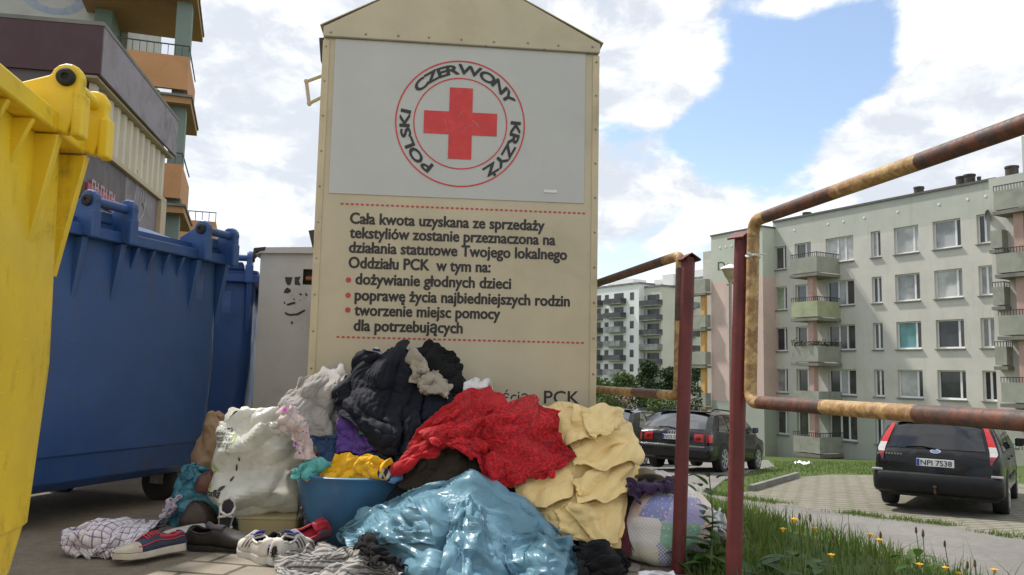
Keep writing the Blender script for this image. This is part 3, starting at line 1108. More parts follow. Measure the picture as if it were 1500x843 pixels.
def window(parent, x0, x1, z0, z1, y, bars=(0.66,), glasses=None, ft=0.07, sill=True):
    """white frame with mullions, sill and one pane sheet per light"""
    f = MB()
    d0, d1 = y, y + 0.06
    f.box((x0, d0, z0), (x0 + ft, d1, z1))
    f.box((x1 - ft, d0, z0), (x1, d1, z1))
    f.box((x0 + ft, d0, z0), (x1 - ft, d1, z0 + ft * 1.3))
    f.box((x0 + ft, d0, z1 - ft), (x1 - ft, d1, z1))
    cuts = [x0 + ft] + [x0 + (x1 - x0) * q for q in bars] + [x1 - ft]
    for c in cuts[1:-1]:
        f.box((c - ft * .75, d0 - .01, z0 + ft * 1.3), (c + ft * .75, d1, z1 - ft))
    wo = f.build('window', M_frame, parent)
    for k in range(len(cuts) - 1):
        g = glasses[k % len(glasses)] if glasses else random.choice((G_dark, G_dark, G_room, G_room, G_net, G_blind))
        pb = MB().box((cuts[k] + .005, y + .03, z0 + ft), (cuts[k + 1] - .005, y + .045, z1 - ft * .9))
        pb.build('pane', g, wo)
    if sill:
        MB().box((x0 - .05, y - 0.26, z0 - .07), (x1 + .05, y - .001, z0 - .012)).build('sill', M_sill, wo)
    return wo


def sx(px):
    return aloc(px, 500)[0]


colsA = [(sx(1134), sx(1153.5)), (sx(1279), sx(1293.5)), (sx(1313.5), sx(1350)), (sx(1371.5), sx(1413)), (sx(1437), sx(1461))]
loggia = (sx(1212), sx(1253))
door = (sx(1166), sx(1190))
xEnd = sx(1466)
holes, wins = [], []
PRE = {(0, 0): [G_room, G_dark], (1, 0): [G_green, G_dark], (2, 0): [G_dark, G_dark], (3, 0): [G_net, G_room], (4, 0): [G_room, G_net],
       (0, 2): [G_blind, G_blind], (1, 2): [G_net, G_room], (2, 2): [G_teal, G_dark], (3, 2): [G_blind, G_dark],
       (0, 3): [G_net, G_dark], (1, 3): [G_blind, G_net], (2, 3): [G_dark, G_room], (3, 3): [G_dark, G_dark],
       (0, 4): [G_dark, G_net], (1, 4): [G_net, G_net], (2, 4): [G_net, G_net], (3, 4): [G_dark, G_dark],
       (0, 1): [G_net, G_dark], (1, 1): [G_dark, G_dark], (2, 1): [G_room, G_dark], (3, 1): [G_room, G_dark], (4, 1): [G_dark, G_blind]}
for r_, (z0, z1) in enumerate(rows):
    for k, (x0, x1) in enumerate(colsA):
        holes.append((x0, x1, z0, z1))
        wins.append((x0, x1, z0, z1, {0: (0.72,), 1: (0.5,), 2: (0.76,), 3: (0.78,), 4: (0.45,)}[k], PRE.get((r_, k), [G_dark, G_room])))
    x0, x1 = loggia
    holes.append((x0, x1, z0, z1))
    wins.append((x0, x1, z0, z1, (0.40, 0.68), [[G_blind, G_blind, G_blind], [G_dark, G_net, G_room], [G_room, G_room, G_room], [G_dark, G_net, G_room], [G_room, G_dark, G_room]][r_]))
    x0, x1 = door
    holes.append((x0, x1, z0 - 0.75, z1))
    wins.append((x0, x1, z0 - 0.75, z1, (0.62,), [G_room, G_net]))
AD = 11.0
wall_with_holes(0.0, xEnd, -0.6, AZR, holes).build('wall', M_facade, apt, fix=False)
eb = MB().box((0.002, 0.225, -0.6), (xEnd, AD, AZR - 0.01))
eb.build('wall', M_facade, apt)
MB().box((-0.12, -0.1, AZR), (xEnd + .1, AD + .1, AZR + 0.12)).build('roof', pmat('roofing_felt', (0.12, 0.115, 0.11), 0.9), apt)
for wdef in wins:
    window(apt, *wdef[:4], 0.16, wdef[4], wdef[5], sill=wdef[3] - wdef[2] < 1.9)
# little round air vents under the eave
for px in (1166, 1216, 1239, 1270, 1320, 1382, 1425, 1452):
    MB().lathe([(0.07, 0), (0.07, -0.02), (0.0, -0.03)], 10, (sx(px), -0.001, AZR - 0.75), 'y').build('eave_vent', M_frame, apt)
# pink end bay stands forward of the facade
PB = 1.15
px0 = plane_loc(A_O, 1042, 480, PB)[0]
PZT = plane_loc(A_O, 1042, 347, PB)[1]
MB().box((px0, -PB, -0.6), (-0.001, 0.224, PZT)).build('end_bay', M_pink, apt)
MB().box((px0 - .06, -PB - .06, PZT), (0.06, 0.2, PZT + .10)).build('roof', pmat('roofing_felt', (0.12, 0.115, 0.11), 0.9), apt)
for k in range(5):
    MB().lathe([(0.08, 0), (0.08, -0.02), (0.0, -0.03)], 10, (px0 + 0.9 + k * 0.55, -PB - .001, PZT - 0.9), 'y').build('eave_vent', M_frame, apt)
# lettering on the bay: the street name runs behind the lamp and post
for body, pxa, pya, size in (('Dg', 1050.5, 396.5, .82), ('30', 1064, 418.5, .72)):
    x, z = plane_loc(A_O, pxa, pya, PB)
    v_, f_ = text_mesh(body, size, 0.01)
    lb = MB().add([(x + v.x * 1.35, -PB - 0.006, z + v.z) for v in v_], f_)
    lb.build('wall_lettering', pmat('green_lettering', (0.05, 0.10, 0.045), .7), apt)


def balcony(parent, x0, x1, zf, out, panel, h=1.02, rails=True, mat_side=None, colw=None, y0=0.0, flowers=False):
    """slab, solid panels on three sides and a comb rail"""
    bo = MB().box((x0 - .05, y0 - out - .05, zf - .17), (x1 + .05, y0 - .004, zf)).build('balcony', M_slab, parent)
    p = MB()
    p.box((x0, y0 - out, zf + .07), (x1, y0 - out + .06, zf + h))
    p.build('front_panel', panel, bo)
    p = MB()
    p.box((x1 - .06, y0 - out + .062, zf + .07), (x1, y0 - .006, zf + h))
    p.box((x0, y0 - out + .062, zf + .07), (x0 + .06, y0 - .006, zf + h))
    p.build('side_panel', mat_side or panel, bo)
    if rails:
        r_ = MB()
        r_.box((x0 - .01, y0 - out - .012, zf + h + .22), (x1 + .012, y0 - out + .03, zf + h + .26))
        r_.box((x1 - .03, y0 - out + .032, zf + h + .22), (x1 + .012, y0 - .006, zf + h + .26))
        n = int((x1 - x0) / .14)
        for i in range(n + 1):
            x = x0 + (x1 - x0) * i / n
            r_.box((x - .012, y0 - out + .004, zf + h), (x + .012, y0 - out + .026, zf + h + .22))
        n = int(out / .14)
        for i in range(n):
            y = y0 - out + out * (i + .5) / n
            r_.box((x1 - .02, y - .012, zf + h), (x1 + .004, y + .012, zf + h + .22))
        r_.build('railing', M_rail, bo)
    return bo


# first balcony stack: corner nearest us at px 1188, near side meets the wall at px 1232
OUT1 = 2.0
bx1 = sx(1232)
bx0 = plane_loc(A_O, 1160, 500, OUT1)[0]
for r_, (z0, z1) in enumerate(rows):
    zf = z0 - 0.80
    bo = balcony(apt, bx0, bx1, zf, OUT1, (M_balc, M_balg, M_balc, M_balc, M_balc)[r_], rails=r_ in (0, 1, 2, 4), h=1.0)
    if r_ < 4:
        MB().box((bx0 + 1.05, -OUT1 + 0.22, zf - pitch_ + 0.0), (bx0 + 1.42, -OUT1 + 0.60, zf - .172)).build('column', M_pcol, apt)
    if r_ == 2:
        fb = MB()
        for _ in range(260):
            x = random.uniform(bx0 + .1, bx1 - .1)
            on_side = random.random() < .5
            p = Vector((x, -OUT1 - .02, 0)) if not on_side else Vector((bx1, random.uniform(-OUT1, -.3), 0))
            p += Vector((random.gauss(0, .07), random.gauss(0, .07), zf + 1.0 + abs(random.gauss(0.05, .16))))
            a, c = Vector((random.gauss(0, 1), random.gauss(0, 1), random.gauss(0, 1))).normalized() * .06, Vector((random.gauss(0, 1), random.gauss(0, 1), random.gauss(0, 1))).normalized() * .05
            fb.add([p - a, p + c, p + a, p - c], [(0, 1, 2, 3)])
        fb.build('balcony_plants', pmat('window_box_plants', (0.075, 0.07, 0.025), 0.8, 0, 0.5, 8, 0), bo, fix=False)
# second balcony stack, nearer, running out of frame
OUT2 = 1.6
cx0 = plane_loc(A_O, 1463, 480, OUT2)[0]
for r_, (z0, z1) in enumerate(rows):
    zf = aloc(1480, (307, 401, 493, 592, 690)[r_], OUT2)[1]
    balcony(apt, cx0, cx0 + 4.5, zf, OUT2, M_balc, h=1.0)
    MB().box((cx0 + .75, -OUT2 + 0.25, zf - pitch_), (cx0 + 1.2, -OUT2 + 0.65, zf - .172)).build('column', M_pcol, apt)
dx0, dx1 = plane_loc(A_O, 1456, 480, 1.0)[0], plane_loc(A_O, 1473, 480, 1.0)[0]
for k, y in enumerate((365, 449, 537)):
    zf = aloc(1465, y, 1.0)[1]
    balcony(apt, dx0, dx1, zf, 1.0, M_balc, h=0.95, rails=k > 0)
MB().box((xEnd, -0.5, -0.6), (xEnd + 9, AD, AZR - 0.02)).build('wall', M_facade, apt)
# roof vents
for px, y0_, r_ in ((1182, 314, .27), (1346, 277, .27), (1408, 262, .27), (1420, 259, .29), (1434, 262, .10), (1482, 247, .31)):
    x, z = aloc(px, y0_, -2.0)
    MB().lathe([(r_, 0), (r_, z - AZR - .1), (r_ * 1.1, z - AZR - .1), (r_ * 1.1, z - AZR), (r_ * .8, z - AZR)], 16, (x, 2.0, AZR + .1), 'z').build('roof_vent', M_darkmetal, apt, smooth=True)
x, z = aloc(1496, 200, -3.0)
MB().box((x, 3.0, AZR), (x + 3, 6.0, z)).build('roof_hut', M_facade, apt)
# satellite dish
x, z = aloc(1447, 316, 0.55)
dd = MB().lathe([(0.0, .05), (0.12, .042), (0.25, .012), (0.30, -.02), (0.29, -.025), (0.24, .0), (0.0, .03)], 20, (0, 0, 0), 'y', Matrix.Translation((x, -0.55, z)) @ Matrix.Rotation(R(-35), 4, 'Z'))
ds = dd.build('satellite_dish', M_rail, apt, smooth=True)
MB().tube([(x, -.5, z), (x + .1, -.28, z - .05), (x + .25, -.002, z - .05)], .02, 6).build('dish_arm', M_rail, ds)
# ochre-columned balconies beyond the pink bay
yb0 = px0 - 1.9
for k, yv in enumerate((430, 482, 536, 596)):
    zf = plane_loc(A_O, 1033, yv, PB)[1]
    balcony(apt, yb0, px0 - .06, zf, 0.5, M_balc, h=0.95, rails=False, y0=-PB)
    MB().box((px0 - .75, -PB - .3, zf - 2.6), (px0 - .35, -PB - .05, zf - .172)).build('column', M_ycol, apt)
MB().box((yb0 + .1, -PB + .9, -.6), (px0 - .01, 3.0, PZT - .8)).build('wall', M_facade, apt)

# ------------------------------------------------------------------ far white apartment blocks
M_fwhite = pmat('white_render_far', (0.82, 0.815, 0.79), 0.9, 0, 0.05, 0.15, 0)
M_fbeige = pmat('beige_render_far', (0.62, 0.60, 0.51), 0.9, 0, 0.05, 0.15, 0)
M_fbalc = pmat('dark_balcony_far', (0.075, 0.075, 0.075), 0.8, 0, 0.3, 0.8, 0)
M_fgray = pmat('grey_balcony_far', (0.22, 0.22, 0.21), 0.8, 0, 0.3, 0.8, 0)
M_fwin = pmat('far_window', (0.05, 0.055, 0.06), 0.25, 0, 0.5, 0.9, 0)


def far_block(label, px0_, px1_, ytop, Y, nst, balx, winx, depth=14, wallm=None, balm=None, rz=A_RZ + R(4), st=2.8, roofbits=()):
    P = at(px0_, ytop, Y)
    ux = Vector((math.cos(rz), math.sin(rz), 0))
    uy = Vector((-ux.y, ux.x, 0))
    # length so that the near end lands at px1
    L = 5.0
    for _ in range(40):
        q = P + ux * L
        pxq = 750 + FPX * ((q - CAMP).dot(_RT)) / ((q - CAMP).dot(_F))
        L += (px1_ - pxq) * 0.05
    base = -8.0
    H = P.z
    root = thing('far_apartment_block', label, 'apartment block', (P.x, P.y, base), rz, 'white apartment blocks in the distance')
    h = H - base
    MB().box((0, 0, 0), (L, depth, h)).build('wall', wallm or M_fwhite, root)
    MB().box((-.2, -.2, h), (L + .2, depth + .2, h + .35)).build('roof', M_fgray, root)
    for (fx, w_, hh) in roofbits:
        MB().box((L * fx, 2.5, h + .35), (L * fx + w_, 6, h + .35 + hh)).build('roof_hut', M_fwhite, root)
    for s in range(nst):
        z = h - 1.0 - st * (s + 1) + .25
        for (fx, w_, kind) in winx:
            if kind == 'side':
                MB().box((L - .02, fx - w_ / 2, z + .55), (L + .05, fx + w_ / 2, z + 2.0)).build('window', M_fwin, root)
            else:
                MB().box((L * fx - w_ / 2, -.05, z + .55), (L * fx + w_ / 2, .02, z + 2.0)).build('window', M_fwin, root)
        for (fx, w_, kind) in balx:
            m_ = (balm or M_fbalc) if random.random() < .75 else M_fgray
            if kind == 'side':
                bo = MB().box((L + .002, fx - w_ / 2, z - .18), (L + 1.3, fx + w_ / 2, z - .05)).build('balcony', M_fgray, root)
                b = MB().box((L + 1.2, fx - w_ / 2, z - .05), (L + 1.3, fx + w_ / 2, z + .95))
                b.box((L + .002, fx - w_ / 2, z - .05), (L + 1.2, fx - w_ / 2 + .1, z + .95))
                b.build('balcony_panel', m_, bo)
            else:
                x0_, x1_ = L * fx - w_ / 2, L * fx + w_ / 2
                bo = MB().box((x0_, -1.5, z - .2), (x1_, -.002, z - .04)).build('balcony', M_fgray, root)
                b = MB().box((x0_, -1.5, z - .04), (x1_, -1.4, z + .95))
                b.box((x1_ - .1, -1.4, z - .04), (x1_, -.002, z + .95))
                b.build('balcony_panel', m_, bo)
                MB().box((x0_ + w_ * .3, -.04, z), (x0_ + w_ * .85, .02, z + 2.1)).build('window', M_fwin, root)
    return root


far_block('white apartment block with dark balconies, directly right of the cream container', 858, 936, 425, 172, 8,
          [(.20, 5, 'f'), (.62, 5.2, 'f')], [(.42, 1.2, 'f'), (.88, 1.1, 'f'), (.02, 1.2, 'f')], roofbits=((.25, 5, 1.7), (.55, 3, 1.2)))
far_block('white apartment block with beige end wall, behind the shorter rusty post', 938, 969, 423, 160, 8,
          [(.55, 6.0, 'f'), (7, 4, 'side')], [(.14, 1.2, 'f')], roofbits=((.2, 2, 1.4), (.6, 3, 2.2)), wallm=M_fbeige)
far_block('white apartment block with small balconies between the two red posts', 990, 1038, 412, 185, 9,
          [(.35, 5, 'f'), (.8, 5, 'f')], [(.1, 1.2, 'f'), (.58, 1.2, 'f')], roofbits=((.3, 4, 2.0),))

# ------------------------------------------------------------------ street lamp between the bay and the posts
lp = at(1069.5, 400, 27)
lz = float(terrain_z(lp.x, lp.y))
lamp = thing('street_lamp', 'street lamp with white cone cap and beige shade in front of the pink wall', 'street lamp', (lp.x, lp.y, lz))
zt_ = lp.z - lz
MB().tube([(0, 0, 0), (0, 0, zt_ - .25)], .05, 10).build('pole', M_galv, lamp, smooth=True)
MB().lathe([(.03, .30), (.28, .18), (.33, .13), (.33, .11), (.0, .11)], 20, (0, 0, zt_), 'z').build('lamp_cap', M_frame, lamp, smooth=True)
MB().lathe([(.27, .105), (.15, -.16), (.10, -.20), (.06, -.30), (.0, -.30)], 20, (0, 0, zt_), 'z').build('lamp_shade', pmat('beige_lamp_shade', (.42, .34, .21), .5), lamp, smooth=True)

# ------------------------------------------------------------------ shop pavilion at the left
S_Z = 12.0
sA = at(128, 38, S_Z)
_k = (sA.z - CAM_H) / (at(128, 38, 8.5).z - CAM_H)
sB = at(243, 178, 16.8)
S_U = Vector((sB.x - sA.x, sB.y - sA.y, 0))
S_L = S_U.length
S_U.normalize()
S_RZ = math.atan2(S_U.y, S_U.x)
S_P = Vector((sA.x, sA.y, 0))
shop = thing('shop_pavilion', 'low shop pavilion with maroon fascia and corrugated cream band behind the bins', 'shop building', S_P, S_RZ)
SN = Vector((S_U.y, -S_U.x, 0))        # outward (towards +x)


def sloc(px, py):
    d = pix_dir(px, py)
    t_ = (S_P - CAMP).dot(SN) / d.dot(SN)
    q = CAMP + d * t_ - S_P
    return q.dot(S_U), q.z


ft, fbm = sA.z, sloc(240, 229)[1]
# local: x along the visible side, y to the left (building body), outward = -y
M_fasc = pmat('maroon_cladding', (0.060, 0.022, 0.026), 0.45, 0, 0.1, 1.2, 0.05, 20, dirt=(0.12, 0.06, 0.06), dirt_amt=0.3)
M_fasg = pmat('mauve_grey_cladding', (0.20, 0.165, 0.175), 0.5, 0, 0.08, 1.5, 0.05, 20, dirt=(0.13, 0.10, 0.11), dirt_amt=0.5, dscale=1.5)
M_corr = pmat('cream_corrugated_sheet', (0.56, 0.49, 0.37), 0.55, 0, 0.08, 2, 0.05, 20)
M_ctrim = pmat('tan_trim', (0.46, 0.36, 0.22), 0.6, 0, 0.1, 2, 0.05, 20)
M_spanel = pmat('grey_brown_wall_panel', (0.105, 0.085, 0.085), 0.6, 0, 0.15, 1.0, 0.05, 20, dirt=(0.16, 0.13, 0.125), dirt_amt=0.4)
MB().box((0, -.25, fbm), (S_L, -.2, ft)).build('side_fascia', M_fasg, shop)
MB().box((-.05, -.25, fbm), (-.002, 9, ft)).build('front_fascia', M_fasc, shop)
MB().box((-.06, -.26, ft), (S_L + .02, 9, ft + .06)).build('roof', M_slab, shop)
MB().box((0, -.19, fbm - .05), (S_L, -.0, fbm - .01)).build('soffit', M_ctrim, shop)
ct, cb_ = fbm - .06, sloc(222, 281)[1]
x0c = 0.2
cor = MB()
n = int((S_L - x0c) / .36)
for i in range(n):
    xa = x0c + i * (S_L - .1 - x0c) / n
    p_ = (S_L - .1 - x0c) / n
    prof = [(xa, -.02), (xa + p_ * .18, -.10), (xa + p_ * .55, -.10), (xa + p_ * .72, -.02), (xa + p_, -.02)]
    for (q0, y0), (q1, y1) in zip(prof[:-1], prof[1:]):
        cor.add([(q0, y0, cb_), (q1, y1, cb_), (q1, y1, ct), (q0, y0, ct)], [(0, 1, 2, 3)])
cor.build('corrugated_band', M_corr, shop, fix=False)
MB().box((x0c, -.12, cb_ - .10), (S_L, -.0, cb_ - .004)).build('band_trim', M_ctrim, shop, bevel=.01)
MB().box((S_L - .42, -.125, 0), (S_L - .01, -.02, cb_ - .104)).build('corner_pilaster', M_ctrim, shop)
xs_p = sloc(180, 262)[0]
MB().box((x0c, -.05, 0), (xs_p, -.0, cb_ - .104)).build('wall_panel', M_spanel, shop)
MB().box((xs_p + .03, -.045, 0), (S_L - .43, -.0, cb_ - .104)).build('wall_panel', M_fasg, shop)
MB().box((0, 0.002, 0), (S_L - .01, 8.8, ft - .02)).build('wall', M_spanel, shop)
# red sign strip with white lettering
za, zb_ = sloc(140, 290)[1], sloc(140, 272)[1]
xa, xb = sloc(120, 270)[0], sloc(166, 300)[0]
sg = MB().box((xa, -.09, za - .12), (xb, -.055, zb_ - .08)).build('shop_sign', pmat('crimson_sign', (.34, .03, .055), .5), shop)
sm_ = MB()
for i in range(9):      # worn letter strokes, unreadable in the photograph
    x = xa + .15 + i * (xb - xa - .3) / 9
    sm_.box((x, -.094, za - .02), (x + .045, -.0905, za + .2))
    sm_.box((x + .046, -.094, za + (.16, .08, -.02)[i % 3]), (x + .15, -.0905, za + (.2, .12, .02)[i % 3]))
sm_.build('sign_lettering', pmat('faded_sign_paint', (.42, .26, .27), .6), sg)
# sprayed scrawl
gb = MB()
for poly in ([(.2, 0), (.35, .5), (.3, .9), (.5, 1.0), (.55, .7), (.4, .55)], [(.6, .1), (.62, .6), (.75, .65), (.72, .2), (.85, .1), (.9, .6)], [(.3, -.2), (.5, -.35), (.8, -.1), (.95, .3)], [(.45, 1.15), (.6, 1.3), (.75, 1.1), (.6, 1.0), (.45, 1.15)]):
    gx0, gz0_ = sloc(184, 300)
    gb.tube([(gx0 + .05 + px_ * 1.1, -.048, gz0_ + .05 + pz_ * .75) for px_, pz_ in poly], .016, 5)
gb.build('graffiti', pmat('grey_spray_paint', (.34, .33, .34), .7), shop)

# ------------------------------------------------------------------ balcony tower behind the shop
TY = 22.0
t_rt = at(277, 84, TY)
T_ANG = R(18)
TU = Vector((math.cos(T_ANG), math.sin(T_ANG), 0))
TV = Vector((-TU.y, TU.x, 0))
T_P = Vector((t_rt.x, t_rt.y, 0))


def tloc(px, py, dep=0.0):
    d = pix_dir(px, py)
    o = T_P + TV * dep
    t_ = (o - CAMP).dot(TV) / d.dot(TV)
    q = CAMP + d * t_ - T_P
    return q.dot(TU), q.z


tow = thing('balcony_tower', 'tall apartment tower with orange corner balconies and grey green columns', 'apartment tower', T_P, T_ANG)
M_orange = pmat('orange_balcony_render', (0.53, 0.27, 0.12), 0.85, 0, 0.08, 0.8, 0.1, 30, dirt=(0.36, 0.2, 0.11), dirt_amt=0.35, dscale=1.2)
M_gcol = pmat('grey_green_column', (0.20, 0.25, 0.215), 0.85, 0, 0.08, 1, 0.1, 30)
M_tconc = pmat('pale_tower_concrete', (0.46, 0.445, 0.40), 0.9, 0, 0.08, 0.6, 0.15, 12, dirt=(0.32, 0.31, 0.28), dirt_amt=0.4, dscale=1.0)
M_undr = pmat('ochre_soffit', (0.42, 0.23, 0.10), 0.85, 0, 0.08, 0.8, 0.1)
zt0 = tloc(277, 84)[1]
zb0 = tloc(272, 132)[1]
step = zt0 - tloc(264, 241)[1]
xl = tloc(100, 70)[0]
cw0, cw1 = tloc(256, 40)[0], tloc(279, 40)[0]
gc = random.Random(3)
for s in range(-2, 5):
    zt_, zb_ = zt0 - s * step, zb0 - s * step
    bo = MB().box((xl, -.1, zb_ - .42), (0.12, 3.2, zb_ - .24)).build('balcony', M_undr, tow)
    MB().box((xl, -.16, zb_ - .24), (0.16, 3.22, zb_ - .18)).build('slab_edge', M_slab, bo)
    MB().box((xl, 0, zb_), (0, .12, zt_)).build('front_panel', M_orange, bo)
    MB().box((-.12, .122, zb_), (0, 3.0, zt_)).build('side_panel', M_orange, bo)
    r_ = MB()
    r_.box((xl, .03, zt_ + .30), (0.0, .06, zt_ + .33))
    r_.box((-.03, .062, zt_ + .30), (0.0, 3.0, zt_ + .33))
    for i in range(int(-xl / .18)):
        r_.box((-.02 - i * .18, .035, zt_), (-.005 - i * .18, .05, zt_ + .30))
    r_.build('railing', M_rail, bo)
    if s in (0, 1):
        gb = MB()
        for i in range(16):
            x = -.4 - i * .14
            gb.box((x, .2 + gc.uniform(0, .2), zb_ - .17), (x + .1, .5, zb_ - .17 + gc.uniform(.05, .16)))
        gb.build('green_netting', pmat('green_netting', (.02, .22, .06), .7), bo)
    MB().box((cw0, .25, zb_ - .18), (cw1, .75, zb_ - .42 + step)).build('column', M_gcol, tow)
# gable wall with a pale blue roundel, pilaster, and the stair wall seen through the loggia
xg = tloc(143, 20, 2.0)[0]
ztop = zt0 + 3.2 * step
MB().box((xg - 14, 2.0, 0), (xg, 12, ztop)).build('wall', M_tconc, tow)
MB().box((xg + .002, 1.6, 0), (xg + .45, 12, ztop)).build('pilaster', M_gcol, tow)
x1s = tloc(187, 50, 3.2)[0]
MB().box((xg + .46, 3.25, 0), (x1s, 12, ztop)).build('wall', M_tconc, tow)
for k, px in enumerate((163, 174)):
    x = tloc(px, 40, 3.2)[0]
    for s in range(-1, 4):
        MB().box((x - .09, 3.235, zb0 - s * step + .5), (x + .09, 3.249, zb0 - s * step + 1.9)).build('slit_window', G_dark, tow)
rx, rz_ = tloc(80, -6, 2.0)
rd = MB()
vs_, fs = [], []
ring_m = MB()
for k in range(40):
    a = 2 * PI * k / 40
    for q in (.62, .95):
        vs_.append((rx + 1.35 * .3 * q * 2.2 * math.cos(a), 1.996, rz_ + .30 * q * 2.0 * math.sin(a)))
for k in range(40):
    fs.append((2 * k, 2 * k + 1, (2 * k + 3) % 80, (2 * k + 2) % 80))
ring_m.add(vs_, fs)
ring_m.build('wall_roundel', pmat('faded_blue_paint', (.33, .36, .43), .8), tow, fix=False)
# orange building further along
q = at(283, 340, 38)
ob = thing('orange_annex', 'distant orange building corner with a thin rail above the blue bin', 'building', (q.x, q.y, 0), T_ANG)
MB().box((-6, 0, 0), (0.98, 6, at(283, 323, 38).z)).build('wall', M_orange, ob)
rl = MB()
zz = at(283, 323, 38).z
rl.box((-6, .02, zz + .42), (.98, .06, zz + .46))
for i in range(20):
    rl.box((.94 - i * .3, .025, zz), (.97 - i * .3, .055, zz + .42))
rl.build('railing', M_rail, ob)
# ------------------------------------------------------------------ cars
M_blackpaint = pmat('black_car_paint', (0.006, 0.006, 0.007), 0.16, 0, 0.1, 2, 0.0, coat=0.15, spec=0.3, dirt=(0.03, 0.028, 0.025), dirt_amt=0.25, dscale=2.5)
M_greypaint = pmat('charcoal_car_paint', (0.009, 0.009, 0.010), 0.16, 0.0, 0.1, 2, 0.0, coat=0.2, spec=0.35, dirt=(0.035, 0.033, 0.03), dirt_amt=0.3, dscale=2.5)
M_bumper = pmat('black_bumper_plastic', (0.009, 0.009, 0.010), 0.4, 0, 0.2, 6, 0.05, 60, spec=.3, dirt=(0.03, 0.028, 0.026), dirt_amt=0.4)
M_cglass = glass_mat('car_glass', (0.012, 0.014, 0.016), 0.03)
for nd_ in M_cglass.node_tree.nodes:
    if nd_.type == 'BSDF_PRINCIPLED':
        nd_.inputs['Specular IOR Level'].default_value = 1.0
        nd_.inputs['Coat Weight'].default_value = 1.0
        nd_.inputs['Coat IOR'].default_value = 1.8
M_cglass2 = glass_mat('dark_car_glass', (0.008, 0.009, 0.011), 0.03)
M_lampred = pmat('red_lamp_lens', (0.42, 0.006, 0.010), 0.15, 0, 0.1, 30, 0, coat=0.5)
M_lampdeep = pmat('deep_red_lamp_lens', (0.16, 0.004, 0.008), 0.15, 0, 0.1, 30, 0, coat=0.5)
M_lampwhite = pmat('clear_lamp_lens', (0.50, 0.47, 0.46), 0.15, 0.2, 0.1, 30, 0, coat=0.5)
M_chrome = pmat('chrome_trim', (0.65, 0.65, 0.66), 0.18, 1.0, 0.05, 10, 0)
M_plate = pmat('plate_white', (0.72, 0.72, 0.69), 0.4, 0, 0.04, 9, 0)
M_pblue = pmat('plate_blue_band', (0.02, 0.06, 0.33), 0.4)
M_rim = pmat('alloy_rim', (0.48, 0.48, 0.48), 0.35, 0.7, 0.1, 9, 0, dirt=(.2, .18, .16), dirt_amt=.5)
M_tyre = pmat('car_tyre', (0.020, 0.020, 0.020), 0.8, 0, 0.2, 12, 0.1, 60, dirt=(0.08, 0.075, 0.065), dirt_amt=0.5)
M_mirror_blue = pmat('mirror_cap_paint', (0.02, 0.028, 0.045), 0.25, 0, 0.1, 5, 0, coat=.5)


